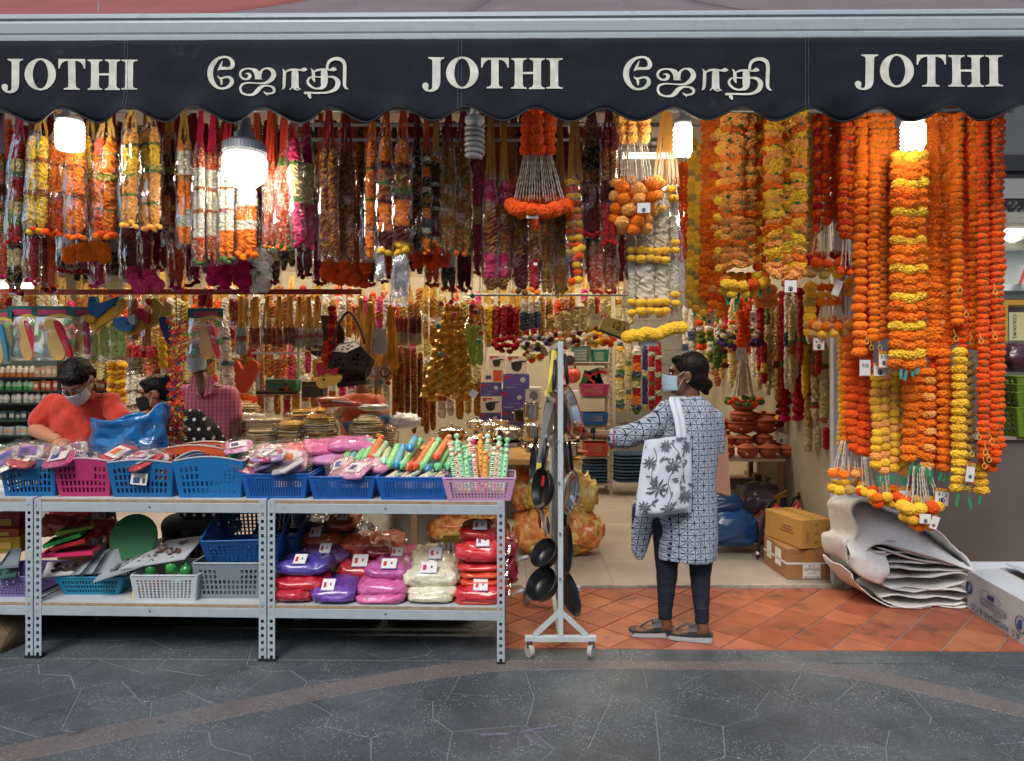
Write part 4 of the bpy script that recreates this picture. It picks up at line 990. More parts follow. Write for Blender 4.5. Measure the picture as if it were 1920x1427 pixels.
B().box(P(1004,495,3.63),(.02,.002,.014)).build('paper_label',m_card,[o for o in col.objects if o.get('label','').startswith('copper bagged')][0])
t = thing('bagged_garland','bagged garland of alternating yellow and orange balls on gold cords','garland',P(1076,540,3.7))
for x,e in ((1068,480),(1082,530)): strand(t,x,336,e,3.7,17,13,'yO',BARREL,True)
ribbons(t,1078,340,26,206,3.7,'b08238',5); b = B(); film_geo(b,X(1076,3.7),3.7,Z(330,3.7),Z(540,3.7),S(20,3.7),.05,R); b.build('plastic_bag',m_bag,t,smooth=True)
for px,py,c_ in ((1072,528,'O'),(1085,525,'y'),(1080,470,'y'),(1090,465,'y'),(1086,480,'O')): link('flower',POM[0],None,t,P(px,py,3.68)-t.location,None,S(8,3.7),PAL[c_])
# the big jasmine bag with yellow balls
t = thing('bagged_garland','large bag of white jasmine garlands with rows of yellow balls','garland',P(1232,640,3.75))
for x0_,x1_,y0_ in ((1178,1192,440),(1193,1225,415),(1227,1254,380),(1257,1272,350)):
    b = B(); strand_geo(b,X((x0_+x1_)/2,3.76),3.76,Z(y0_,3.76),Z(596,3.76),S((x1_-x0_)/2,3.76),segs_of('w9'),R); b.build('strand',m_jas,t)
for row in (0,1,2,3):
    for px,w_ in ((1184,15),(1202,20),(1219,17),(1233,18),(1247,18),(1266,16)):
        py = (470,486,567,584)[row]-(16 if px > 1260 else 0)
        link('flower',R.choice(BARREL),None,t,P(px,py+R.uniform(-2,2),3.71)-t.location,(0,0,R.random()*6),S(w_/2+1,3.71),jit(PAL['y'],.05))
for k in range(10): link('flower',R.choice(POM),None,t,P(1178+k*11,628-(k-3)*(1.0 if k < 6 else 2.6)+R.uniform(-4,4),3.7)-t.location,(0,0,R.random()*6),S(13,3.7),jit(PAL['y'],.05))
for px,py in ((1258,355),(1262,372),(1240,392),(1225,398)): link('flower',R.choice(BARREL),None,t,P(px,py,3.72)-t.location,None,S(10,3.7),jit(PAL['y'],.05))
ribbons(t,1250,350,50,206,3.76,'a8742c',7); b = B(); film_geo(b,X(1226,3.75),3.75,Z(345,3.75),Z(640,3.75),S(58,3.75),.07,R,S(4,3.75)); b.build('plastic_bag',m_bag,t,smooth=True)
B().box(P(1215,640,3.72),(.11,.002,.05)).build('paper_label',m_card,t)
# ---- second row behind, darker mixed garlands in hazy bags
rg2 = random.Random(5)
W2 = ['deep brown','maroon','rust','tan and black','dull pink','olive and gold','white and black','crimson']
S2 = {'deep brown': 'n5 k3 n4','maroon': 'd5 r2 d5','rust': 'O4 n3 O5','tan and black': 'c1.5 k1.5 c1.5 k1.5 c1.5 k2','dull pink': 'p4 c2 m5','olive and gold': 'b4 g3 b4','white and black': 'w2 k1 w2 k1 w2 k2','crimson': 'r5 d2 r5'}
pos = ['behind the first bagged strands','below the golden pair','behind the glowing bulb','under the yellow rose garland','under the amber pair','left of the white trio','behind the white trio','under the big lamp','behind the pearl wound pair','behind the leaning pink bag','under the brown beads','left of the striped orange pair','behind the striped orange pair','under the black beads','behind the unlit bulb','left of the magenta pair','behind the magenta pair','behind the pom-pom hanger','right of the pom-pom hanger','behind the yellow ringed bag']
i2 = 0
for px in range(-12,1160,30):
    w_ = W2[(i2*3+rg2.randrange(3)) % 8]; y0 = 330+rg2.uniform(-30,30); y1 = 520+rg2.uniform(-22,30); 
    if px > 880: y1 = min(y1,545)
    q = pos[min(len(pos)-1,int((px+12)/59))]
    bagged('%s bagged garland, back row, %s' % (w_,q)+(', further right' if i2 % 2 else ''),px,px+26,y0,y1,4.35+rg2.uniform(-.1,.1),2,S2[w_],rg2.choice(['6a1418','8a5a24','a0401c',None]),ribtop=200,bag='hazy',fringe=rg2.choice([None,'rd','On','mp','nO']),group='garlands in the back row of bags',pad=4); i2 += 1
# third row: unbagged strands added behind, dark colours standing in for shaded gaps
D3 = ['d4 n3 d4','n3 k2 n4','O2 d3 O3','k3 q4 k3','r4 d4','q5 n3','d2 g2 d4','n4 O3']; N3 = ['maroon and bronze','bronze and black','rust and maroon','black and gold','red and maroon','gold flecked','maroon and gold','bronze and orange']
for k in range(74):
    px = -20+k*16; j3 = (k*5+(k//7)) % 8; bagged('%s strand in the added gap-darkening rear curtain, %s from the left' % (N3[j3],ordn(k+1)),px,px+14,216+rg2.uniform(-8,20),500+rg2.uniform(-50,36) if k % 9 else 440,4.56+rg2.uniform(-.07,.07),1,D3[j3],None,bag=None,group='rear curtain of strands',name='strung_garland',rw=1.1)
# bright pink cluster and pale packet under the white trio
for lb,x0_,x1_,y0_,y1_,c_,D in (('fluffy hot pink bagged cluster under the white trio',386,466,480,540,'m',4.1),('pale cream bagged cluster under the big lamp',468,505,470,545,'w',4.12),('orange bagged cluster hanging under the amber pair',120,200,455,490,'o',4.05),('rosy bagged cluster with a clear ribbon above the orange rail',240,300,505,545,'p',4.1),('orange bagged cluster under the black beads',765,840,470,500,'O',4.0),('rust bagged cluster left of the striped orange pair',600,690,492,540,'O',4.1)):
    t = thing('bagged_garland',lb,'garland',P((x0_+x1_)/2,y1_,D))
    for k in range(int((x1_-x0_)*(y1_-y0_)/130)):
        link('flower',R.choice(FLUF),None,t,P(R.uniform(x0_+4,x1_-4),R.uniform(y0_+4,y1_-4),D+R.uniform(-.03,.05))-t.location,(R.random()*3,R.random()*3,0),S(R.uniform(9,14),D),jit(PAL[c_],.2))
# empty bag tails glinting under the striped pair
for lb,px,y0_,y1_,w_ in (('empty clear bag tail hanging under the striped orange garland, left',712,462,525,22),('empty clear bag tail hanging under the striped orange garland, right',750,478,575,34)):
    t = thing('empty_bag',lb,'plastic bag',P(px,y1_,3.62)); b = B(); film_geo(b,X(px,3.62),3.62,Z(y0_,3.62),Z(y1_,3.62),S(w_/2,3.62),.02,R,gather=.9); b.build('plastic_bag',film('crumpled_bag','f6f6f6',.10,.08,.10,(30,1.0)),t,smooth=True)
# ---- hanging pipes and wire grid
m_pipe = mat('galvanised_pipe','9a9d9b',.4,metal=.5)
for lb,px0,px1,py,D,r_ in (('grey pipe carrying the front row of bagged garlands',-60,1900,208,3.78,.012),('upper grey pipe visible above the striped garlands',560,1260,234,4.1,.013),('lower grey pipe visible above the striped garlands',560,1260,262,4.25,.012),('grey pipe carrying the back row of bagged garlands',-60,1160,205,4.42,.012)):
    t = thing('hanging_pipe',lb,'pipe',P(px0,py,D)); B().tube([P(px0,py,D),P(px1,py,D)],r_,8).build('pipe',m_pipe,t,smooth=True)
    b = B()
    for k in range(4): px = px0+(px1-px0)*(k+.5)/4; b.tube([P(px,py,D),P(px,py,D)+Vector((0,0,.6))],.004,5)
    b.build('hanger_rod',m_pipe,t)
t = thing('wire_grid','wire grid panel under the awning behind the bagged garlands','wire grid',P(420,270,4.5)); b = B()
for k in range(24): px = -40+k*70; b.tube([P(px,150,4.5),P(px,290,4.5)],.0035,4)
for py in (160,195,236,275): b.tube([P(-40,py,4.5),P(1570,py,4.5)],.0035,4)
b.build('wire',mat('grid_wire','4a5052',.5,metal=.3),t)
t = thing('orange_rail','orange red rail running behind the toys above the shop assistants','rail',P(340,548,4.72)); B().bar(P(-60,548,4.72),P(678,547,4.72),.02,.035).build('rail',mat('orange_rail_paint','a8482a',.55,var=(8,.15)),t)
b = B()
for px in (30,330,640): b.tube([P(px,546,4.72),P(px,120,4.72)],.006,5)
b.build('hanger_rod',m_pipe,t)
# ------------------------------------------------------------------ goods: soft bags, packets, flutes
def pillow_geo(b,c,size,rot=None,seed=0,wr=.10,n=30,m=16,c_=(1,1,1),flat=.0,sag=0.0):
    """soft filled bag: rounded box with creases towards its corners"""
    rg = random.Random(seed); sx,sy,sz = (v/2 for v in size); c = Vector(c); o = Vector((rg.uniform(0,50),rg.uniform(0,50),0)); vs,fs,cs = [],[],[]
    def spow(v,p): return math.copysign(abs(v)**p,v)
    for i in range(m+1):
        t = -PI/2+PI*i/m
        for j in range(n):
            a = 2*PI*j/n; ct = cos(t)
            p = Vector((spow(ct,.55)*spow(cos(a),.5),spow(ct,.55)*spow(sin(a),.5),spow(sin(t),.5)*(1-.42*(max(abs(cos(a)),abs(sin(a)))**6)*0)))
            edge_ = max(abs(p.x),abs(p.y)); z = p.z*(1-.5*edge_**4)-sag*edge_**2
            q = Vector((p.x*sx,p.y*sy,z*sz)); k = mnoise.noise(q*24+o)*wr*sz+(mnoise.noise(Vector((q.x*70,q.y*22,q.z*40))+o)+mnoise.noise(Vector((q.x*26,q.y*80,q.z*40))+o))*wr*.5*sz*(.4+edge_)
            q += Vector((p.x*.6,p.y*.6,1 if z > 0 else -.3))*k
            if rot is not None: q = rot @ q
            vs.append(c+q); cs.append(c_)
    for i in range(m):
        for j in range(n): j2 = (j+1) % n; fs.append((i*n+j,i*n+j2,(i+1)*n+j2,(i+1)*n+j))
    return b.add(vs,fs+[tuple(range(n-1,-1,-1)),tuple(m*n+j for j in range(n))],cs)
def wrapped(c): return mat('wrapped_'+c,c,.5,spec=.5,coat=1.0,var=(24,.2),bump=(48,1.0))
def powder(label,x0,x1,y0,y1,D,c,card_=True,dep=.26,seed=None,rz=0.0,name='powder_bag',grp='bags of coloured powder on the low shelf',tilt=0.0,cardpos=None):
    ctr = P((x0+x1)/2,(y0+y1)/2,D); w,h = S(x1-x0,D),S(y1-y0,D)*1.02; ctr.y += dep/2-.02; ctr.z = max(ctr.z,ZL+h*.47)
    t = thing(name,label,'powder bag',(ctr.x,ctr.y,ctr.z-h/2),grp); rot = Matrix.Rotation(rz,3,'Z') @ Matrix.Rotation(tilt,3,'Y') @ Matrix.Rotation(R.uniform(.0,.10),3,'X')
    sd = seed if seed is not None else int(x0*13+y0*7)
    b = B(); pillow_geo(b,ctr,(w*1.03,dep,h),rot,sd,.34); b.build('bag',wrapped(c),t,smooth=True)
    b = B()       # clear heat-sealed ends
    for sg in (-1,1):
        b.grid(lambda u,v: ctr+rot @ Vector((sg*(w*.44+v*w*.13),(u-.5)*dep*.75,-h*.05+.012*sin(u*17+sd)*v)),8,2)
    b.build('sealed_edge',m_bag2,t,smooth=True)
    if card_:
        b = B(); q = cardpos or (R.uniform(-.12,.12),.0); cw,ch = min(.085,w*.4)*R.uniform(.75,1.05),min(.066,dep*.3)
        def on(u,v): return ctr+rot @ Vector((w*q[0]+(u-.5)*cw,-dep*.34+(v-.5)*ch*.9,h*.44-(.5-v)*h*.42+.012))
        b.grid(on,2,2,c=lin('8a88b8')); 
        b.grid(lambda u,v: on(.03+u*.94,.04+v*.92)+Vector((0,-.001,.0018)),2,2,c=lin('dcd9d6'))
        b.grid(lambda u,v: on(.16+u*.2,.25+v*.42)+Vector((0,-.002,.0034)),1,1,c=lin(R.choice(['c23026','d05a2a','b02a5a']))); b.grid(lambda u,v: on(.62+u*.10,.4+v*.2)+Vector((0,-.002,.0034)),1,1,c=lin('3b3a66'))
        b.build('paper_label',m_cardc,t)
    return t
PB = [
 ('crimson powder bag at the bottom left of the low shelf',512,584,1106,1134,3.52,'b8122f',0),('crimson powder bag under the blue violet one',510,606,1080,1112,3.54,'c0142f',0),
 ('blue violet powder bag on top of the crimson ones',510,612,1053,1084,3.56,'4b3f9c',1),('large purple powder bag with two white labels at the front',580,668,1104,1139,3.51,'6a3fa0',1),
 ('purple powder bag lying behind the large purple one',600,676,1088,1112,3.62,'7442a6',0),('scarlet powder bag with a big white label between purple and mauve',628,704,1052,1092,3.72,'b3152a',1),
 ('glossy pink powder bag at the bottom of the pink stack',664,760,1118,1142,3.51,'cf5f9c',0),('glossy pink powder bag, middle of the pink stack',666,764,1089,1122,3.53,'d264a2',0),
 ('mauve pink powder bag on top of the pink stack',684,766,1061,1092,3.58,'b9589b',1),('hot pink powder bag behind the mauve one',704,790,1038,1064,3.78,'cf1f78',1),
 ('cream powder bag at the bottom of the white stack',762,850,1119,1142,3.51,'d9d3b4',0),('cream powder bag second from the bottom of the white stack',760,862,1098,1124,3.53,'ddd8bc',0),
 ('cream powder bag with a picture label on the white stack',755,862,1068,1106,3.55,'dcd7bd',1),('topmost cream powder bag leaning at the back of the white stack',768,856,1038,1076,3.72,'d6cfa9',1),
 ('flat red powder bag at the very bottom of the red stack',850,944,1122,1136,3.51,'cf2f22',0),('red powder bag with a blue framed label low in the red stack',850,950,1098,1134,3.50,'cf2430',1),
 ('orange powder bag third from the bottom of the red stack',860,946,1084,1101,3.54,'d8451f',0),('orange powder bag fourth from the bottom of the red stack',862,946,1070,1087,3.55,'d9481f',0),
 ('red powder bag under the big labelled one',856,946,1054,1074,3.55,'d02a2a',0),('big scarlet powder bag with a white hand print label',854,950,1016,1060,3.54,'d22a33',1),
 ('dark red powder bag on top of the red stack',862,934,988,1018,3.58,'b0151c',1),('red powder bag sticking out right behind the steel post',938,970,1010,1050,3.78,'c8243a',0),('pink red powder bag low behind the steel post',940,968,1056,1120,3.78,'cc2b4a',0),
 ('rust powder bag topmost at the back left',604,666,967,998,3.90,'b0522a',1),('navy powder bag at the back left under the rust one',560,622,976,1006,3.92,'2a2440',0),
 ('rust powder bag second at the back left',553,638,1000,1030,3.84,'b5562a',1),('dark violet powder bag behind the rust pair',632,690,990,1022,3.92,'3c3354',0),('coral powder bag slumped at the back',634,700,1008,1050,3.82,'c4532f',0),
 ('maroon powder bag lying on the scarlet one',680,738,1024,1052,3.78,'7c1420',0),('salmon powder bag behind the maroon one',698,750,1010,1044,3.86,'d0603c',0),('plum powder bag under the rust pair at the back left',550,652,1030,1060,3.74,'5e3a6c',1),
]
for (lb,a,b_,y0,y1,D,c,k) in PB: powder(lb,a,b_,y0,y1,D,c,bool(k))
# glue sticks in a small box and yellow box behind the powder
t = thing('pen_box','yellow box with four white marker tubes behind the cream bags','box',P(840,1045,3.85)); b = B(); b.box(P(846,1020,3.9),(.09,.06,.11)); b.build('box_body',mat('yellow_box','d4b83e',.6),t)
for k in range(4):
    b = B(); c = P(824+k*9,1036,3.82); b.lathe([(.011,0),(.011,.045),(.006,.052),(.004,.068),(.001,.07)],c,10,c=[lin('cfcfcb')]*3+[lin(['2f4f9a','b5402a','2a2a2c','6a4a9a'][k])]*2); b.build('marker_tube',mat('tube_plastic',attr='Col',rough=.4),t,smooth=True)
# trays, boards and toys on the low shelf, left bay
m_glit = mat('glitter_pink','b8486c',.6,var=(200,.5))
def tray(label,pts,D,c,lip=.02,name='plastic_tray',inner=None):
    """pts: near-left, near-right, far-right, far-left as (px,py,D)"""
    q = [P(*p) for p in pts]; ctr = sum(q,Vector())/4; t = thing(name,label,'tray',ctr); n = (q[1]-q[0]).cross(q[3]-q[0]).normalized(); n = n if n.z > 0 else -n; b = B()
    inn = [v.lerp(ctr,.10) for v in q]; b.add([v for v in q]+[v+n*lip for v in q]+[v+n*lip for v in inn]+[v+n*.004 for v in inn],[(3,2,1,0)]+[(i,(i+1) % 4,4+(i+1) % 4,4+i) for i in range(4)]+[(4+i,4+(i+1) % 4,8+(i+1) % 4,8+i) for i in range(4)]+[(8+i,8+(i+1) % 4,12+(i+1) % 4,12+i) for i in range(4)]+[(12,13,14,15)])
    b.build('tray_body',mat('tray_'+c,c,.4,spec=.5),t)
    if inner: B().add([v+n*.008 for v in [w.lerp(ctr,.04) for w in inn]],[(0,1,2,3)]).build('tray_inset',inner,t)
    return t
Q = lambda cx,cy_,D: (cx/3.692,940+cy_/3.692,D)   # from the shelf study crop
tray('pink tray with a glittering inset on the low shelf',[Q(276,395,3.62),Q(640,372,3.62),Q(712,322,3.82),Q(340,345,3.82)],3.7,'c92a5c',.02,inner=m_glit)
tray('green rimmed dark tray in the heap of trays',[Q(300,330,3.7),Q(560,245,3.7),Q(620,205,3.9),Q(380,270,3.9)],3.8,'2a8a3a',.02,inner=mat('dark_inset','2b2420',.6))
tray('red tray lying under the green rimmed one',[Q(350,350,3.68),Q(590,285,3.68),Q(640,225,3.88),Q(430,300,3.88)],3.78,'a8242c',.02,inner=mat('dark_inset','2b2420',.6))
tray('lime tray with a grey inset at the top of the heap',[Q(385,240,3.78),Q(640,190,3.78),Q(700,135,3.98),Q(520,150,3.98)],3.9,'8aa53a',.018,inner=mat('grey_inset','4a5052',.5))
tray('grey blue tray on the low shelf beside the left post',[Q(-10,470,3.6),Q(130,455,3.6),Q(150,340,3.82),Q(70,350,3.82)],3.7,'7a8a94',.015)
tray('dark green folder tray under the grey blue one',[Q(-20,545,3.56),Q(110,520,3.56),Q(140,470,3.7),Q(10,485,3.7)],3.6,'3a6460',.01)
for lb,cx,cy_,D,w_,h_,c in (('red toy box at the back of the low shelf by the left post',90,125,3.95,.14,.09,'8c2a20'),('yellow box under the red one by the left post',80,285,3.9,.16,.09,'b08a28'),('orange and green packet stack by the left post',60,205,3.92,.18,.05,'b04a28')):
    q = P(*Q(cx,cy_,D)); t = thing('toy_box',lb,'box',q-Vector((0,0,h_/2))); bevel(B().box(q,(w_,.14,h_),Matrix.Rotation(.15,3,'Z')).build('box_body',mat('box_'+c,c,.5,var=(8,.2)),t),.004); B().box(q+Vector((.0,-.075,.0)),(w_*.6,.004,h_*.4),Matrix.Rotation(.15,3,'Z')).build('print',mat('box_print','c9a24a',.5),t)
for k,(cx,cy_,w_,c) in enumerate(((420,130,.16,'c2401f'),(520,165,.14,'9c2a1c'),(700,160,.16,'b8331f'),(800,200,.13,'a83a24'),(340,150,.13,'c85a20'))):
    q = P(*Q(cx,cy_+30,3.94)); t = thing('wrapped_toy','crinkled %s wrapped toy bundle %s the heap of trays' % (('orange red','dark red','scarlet','brick red','bright orange')[k],('behind','above','to the right of','at the right end of','at the left of')[k]),'wrapped toy',q-Vector((0,0,.05)),'wrapped toys on the low shelf'); b = B(); pillow_geo(b,q,(w_,.12,.10),Matrix.Rotation(.3*k,3,'Z'),40+k,.5); b.build('bundle',wrapped(c),t,smooth=True)
q = P(*Q(925,330,3.78)); r_ = S(165/3.692,3.78); t = thing('round_board','round dark green board standing on edge on the low shelf','board',q)
B().lathe([(0,-.008),(r_-.004,-.008),(r_,-.004),(r_,.004),(r_-.004,.008),(0,.008)],q+Vector((0,0,.06)),40,Matrix.Rotation(rad(74),3,'X') @ Matrix.Identity(3)).build('disc',mat('dark_green_board','1f6a3c',.55,var=(5,.12)),t)
# sheaf of clear folders fanned in the turquoise tray basket, floral boards
for k in range(11):
    a = P(*Q(480+k*22,520-k*2,3.58+.006*k)); e = P(*Q(800+k*26,320+k*9-(k % 3)*8,3.86)); d = (e-a); t = thing('plastic_sheet','grey plastic sleeve fanned in the turquoise tray basket, %s from the left' % ordn(k+1),'plastic sleeve',a,'sleeves fanned in the turquoise tray basket')
    nrm = Vector((.25,-.3,1)).normalized(); wv = Vector((.01,.10,.04+.006*k)); b = B(); b.add([a,a+wv,e+wv,e],[(0,1,2,3)]); o = b.build('sleeve',mat('sleeve_%d' % (k % 4),('59626a','8d969c','aeb4b6','3f474e')[k % 4],.25,spec=.6,coat=.6),t); solid(o,.0025)
def board(label,pts,c,ink):
    q = [P(*p) for p in pts]; t = thing('printed_board',label,'board',q[0]); o = B().add(q,[(0,1,2,3)]).build('panel',mat('board_'+c,c,.5,var=(6,.06)),t); solid(o,.006,-1)
    n = (q[1]-q[0]).cross(q[3]-q[0]).normalized(); n = n if n.y < 0 else -n; b = B(); rg = random.Random(len(label))
    for k in range(26):
        u,v = .2+.6*rg.random(),.25+.5*rg.random(); c0 = q[0].lerp(q[1],u).lerp(q[3].lerp(q[2],u),v)+n*.005; r = rg.uniform(.006,.014); e1 = (q[1]-q[0]).normalized(); e2 = n.cross(e1)
        b.add([c0+e1*r*cos(a*PI/4)*(1+.4*(a % 2))+e2*r*sin(a*PI/4)*(1+.4*(a % 2))+n*.0003*k for a in range(8)],[tuple(range(8))],lin(rg.choice(ink)))
    b.build('print',m_cardc,t)
board('white board printed with dark curls on the low shelf',[Q(290,522,3.62),Q(560,498,3.62),Q(640,410,3.74),Q(330,420,3.74)],'b9bbba',['2a2422','3c302c'])
board('pale board printed with brown curls leaning over the white crate',[Q(820,470,3.58),Q(1280,395,3.58),Q(1420,235,3.86),Q(1160,270,3.86)],'b3b6bb',['6a4a34','8a6238','4e4048'])
board('grey board lying beneath the printed one',[Q(640,560,3.56),Q(1000,440,3.58),Q(1180,290,3.82),Q(780,400,3.82)],'9aa2a6',['6d7276'])
for k,(cx,cy_,c) in enumerate(((1050,470,'2c7a3c'),(1190,450,'3a9a4a'),(1290,480,'2c7a3c'),(1080,560,'c23a4a'),(1240,570,'6ac07a'),(960,640,'d8c24a'),(1080,660,'2a4aa0'))):
    q = P(*Q(cx,cy_,3.62)); t = thing('toy_bottle','small %s toy bottle in the milky white crate, %s' % ({'2c7a3c': 'dark green','3a9a4a': 'green','c23a4a': 'red','6ac07a': 'light green','d8c24a': 'yellow','2a4aa0': 'blue'}[c],('at its left','upright in its middle','at its right','under the left one','under the right one','at the bottom corner','at the bottom')[k]),'toy bottle',q-Vector((0,0,.03)),'toy bottles in the white crate')
    B().lathe([(.001,-.035),(.03,-.03),(.032,.015),(.018,.03),(.01,.035),(.01,.05),(.001,.052)],q,14).build('bottle',mat('toy_'+c,c,.3,coat=.5),t,smooth=True)
# straw sack under the left bay
q = P(-5,1196,3.75); t = thing('straw_sack','tan sack slumped under the left shelving bay','sack',q-Vector((0,0,.1))); b = B(); pillow_geo(b,q,(.30,.42,.2),Matrix.Rotation(-.35,3,'Y'),3,.12); b.build('sack',mat('tan_sack','a08b68',.8,var=(30,.3),bump=(50,.6)),t,smooth=True)
# storage boxes spread into a black backdrop; under-shelf shade put into their colour
m_crate = mat('shade_black_crate','141312',.8,var=(6,.2))
for k,(x,w_,h_) in enumerate(((-2.6,.50,.26),(-2.08,.5,.27),(-1.55,.52,.25),(-1.02,.5,.27),(-.48,.52,.26),(-3.13,.5,.26))):
    t = thing('storage_box','storage box coloured shade black on the ground behind the shelving, %s' % ('second','third','fourth','fifth','sixth','first')[k]+' from the left','box',(x,4.25,0),'dark boxes behind the shelving'); bevel(B().box((x,4.25,h_/2),(w_,.3,h_)).build('box_body',m_crate,t),.01); B().box((x,4.096,h_*.55),(w_*.4,.01,.04)).build('handle',m_dark,t)
# ---- goods heaped in the baskets on top
rgp = random.Random(11)
def packet(label,px,py,D,w,h,c,c2,seed,rz=0,th=.035,grp='wrapped packets heaped in the baskets'):
    q = P(px,py,D); t = thing('wrapped_packet',label,'packet',q-Vector((0,0,th/2)),grp); rot = Matrix.Rotation(rz,3,'Z') @ Matrix.Rotation(rgp.uniform(-.35,.35),3,'Y') @ Matrix.Rotation(rgp.uniform(.15,.6),3,'X')
    W,H_ = S(w,D),S(h,D)*2.2; b = B(); pillow_geo(b,q,(W,H_,th),rot,seed,.45); b.build('wrapping',wrapped(c),t,smooth=True)
    b = B(); b.grid(lambda u,v: q+rot @ Vector(((u-.5)*W*.6,(v-.5)*H_*.55,th*.62)),2,2,c=lin(c2)); b.grid(lambda u,v: q+rot @ Vector((-.1*W+(u-.5)*W*.25,(v-.5)*H_*.3,th*.62+.002)),1,1,c=lin(rgp.choice(['c23a2c','3a4aa0','d86a2c','46356e']))); b.build('card',m_cardc,t)
    b = B(); b.grid(lambda u,v: q+rot @ Vector(((u-.5)*W*1.3,(v-.5)*H_*1.15,th*.7+.008*sin(u*11+seed)*cos(v*9+seed))),8,6); b.build('clear_wrap',m_bag2,t,smooth=True)
    return t
HE = [('pink','cf8fb4','e3dce0'),('lilac','a892c8','ddd8e4'),('red','c03a44','e6dcd4'),('white','d2ccd0','7a5aa0'),('magenta','b83a78','ded6dc'),('purple','6a4c9a','d8d4e0')]
heaps = [('the cut off blue basket',40,862,90,3.66,5,(0,3,2)),('the pink basket',135,862,90,3.66,5,(3,5,4)),('the stickered blue basket',250,862,100,3.66,5,(2,3,0)),('the flat packet basket',508,872,110,3.62,8,(3,4,1,0)),('the lilac packet basket',636,886,105,3.6,6,(1,0,0))]
wordsn = ['lowest','second','third','fourth','fifth','sixth','seventh','topmost']
for nm,px,py,w_,D,n,cs_ in heaps:
    for k in range(n):
        c = HE[cs_[k % len(cs_)]]; packet('%s wrapped packet in %s, %s of its heap' % (c[0],nm,wordsn[k if k < n-1 else 7]),px+rgp.uniform(-.5,.5)*w_*.7,py+6-k*4+rgp.uniform(-3,3),D+rgp.uniform(-.08,.1),rgp.uniform(44,62),rgp.uniform(22,32),c[1],c[2],100+k+int(px),rgp.uniform(-.7,.7))
# packets lying loose along the back edge of the counter top
for k in range(22):
    px = 10+k*31+rgp.uniform(-8,8); c = HE[rgp.choice((0,1,2,3,4) if px > 420 else (3,2,4,5))]
    if 290 < px < 420: continue
    packet('%s packet on the back of the counter %s' % (c[0],['left of the man in orange','before the man in orange','under the blue bag','right of the blue bag','by the green basket','behind the flat packets','behind the lilac heap','next to the flutes'][min(7,int(px/85))])+', %s' % ('crumpled','flat','shiny','folded')[k % 4],px,846+rgp.uniform(-8,12) if px > 430 else 852+rgp.uniform(-6,8),3.92+rgp.uniform(-.06,.06),rgp.uniform(50,74),rgp.uniform(16,28),c[1],c[2],300+k,rgp.uniform(-.6,.6),grp='packets along the back of the counter')
for k,(px,py,w_,c) in enumerate(((610,838,80,'cf5f8e'),(660,832,90,'c9679c'),(560,846,70,'d4505a'),(690,846,70,'c23a4a'),(622,858,90,'c88ab8'),(700,872,84,'d08aa8'),(660,888,80,'cf96c0'))):
    q = P(px,py,3.86-.05*(k > 3)-.12*(k > 4)); t = thing('powder_bag','%s powder bag on the counter top %s' % (('rose','mauve','coral','red','lilac','salmon pink','pale lilac')[k],('behind the lilac basket','left of the flutes','behind the flat packets','against the flutes','in the middle of the heap','over the basket edge','spilling over the basket rim')[k]),'powder bag',q-Vector((0,0,.03)),'powder bags on the counter top'); b = B(); pillow_geo(b,q,(S(w_,3.8),.2,.06),Matrix.Rotation(.4-.17*k,3,'Z') @ Matrix.Rotation(.2,3,'X'),70+k,.3); b.build('bag',wrapped(c),t,smooth=True)
# flutes
m_fl = mat('toy_flute_plastic',attr='Col',rough=.3,spec=.5,coat=.4)
def flute(label,tip,top,D0,D1,r,pal,seed,grp,pointed=True):
    a,e = P(*tip,D0),P(*top,D1); t = thing('toy_flute',label,'toy flute',a,grp); d = e-a; L = d.length; rot = d.to_track_quat('Z','Y').to_matrix(); rg = random.Random(seed)
    base,acc = lin(pal[0]),lin(pal[1]); prof,cs = [],[]
    if pointed: st = [(0.0,.08,0),(.09,.55,0),(.10,1.2,0),(.135,1.25,0),(.145,.85,0)]
    else: st = [(0,.9,0),(.06,.9,1)]
    st = list(st); z = .16
    while z < .80: st += [(z,.95,0),(z+.028,.95,0),(z+.029,.98,1 if pal[2] else 0),(z+.045,.98,1 if pal[2] else 0)]; z += .046
    st += [(.84,.95,0),(.85,.55,0),(.91,.5,0),(.92,1.0,0),(.97,.95,0),(1.0,.4,0)]
    for z,k,ci in st: prof.append((r*k,z*L)); cs.append(acc if ci else base)
    B().lathe(prof,a,10,rot,cs).build('flute_body',m_fl,t,smooth=True)
    b = B()
    for k in range(4): b.lathe([(r*.25,0),(.0005,.001)],a+rot @ Vector((0,0,L*(.35+.12*k)))+Vector((0,-r*.95,r*.3)),6,Matrix.Rotation(PI/2,3,'X'))
    b.build('finger_hole',m_dark,t)
    return t
C5 = lambda cx,cy_: (380+cx/3.2,780+cy_/3.2)
GR,OR,BU,AQ = ('74c98a','a8cf62',1),('dd5a2c','e88a3a',1),('3a8fbe','8ac0a8',1),('9fd8b0','d89a4c',1)
FL1 = [((845,290),(905,155),GR),((880,285),(945,175),BU),((915,285),(1005,145),GR),((955,275),(1038,150),GR),((1000,270),(1078,122),OR),((1030,265),(1100,162),AQ),((1085,285),(1115,200),AQ),((1112,310),(1172,178),GR),((1158,308),(1205,182),BU),((1185,320),(1310,142),GR),((1222,322),(1300,205),OR),((1262,325),(1388,142),OR),((1305,325),(1420,140),GR),((1340,325),(1395,262),BU),((1392,262),(1478,128),OR),((1398,328),(1500,158),GR),((1465,322),(1540,160),GR),((1240,200),(1275,132),BU)]
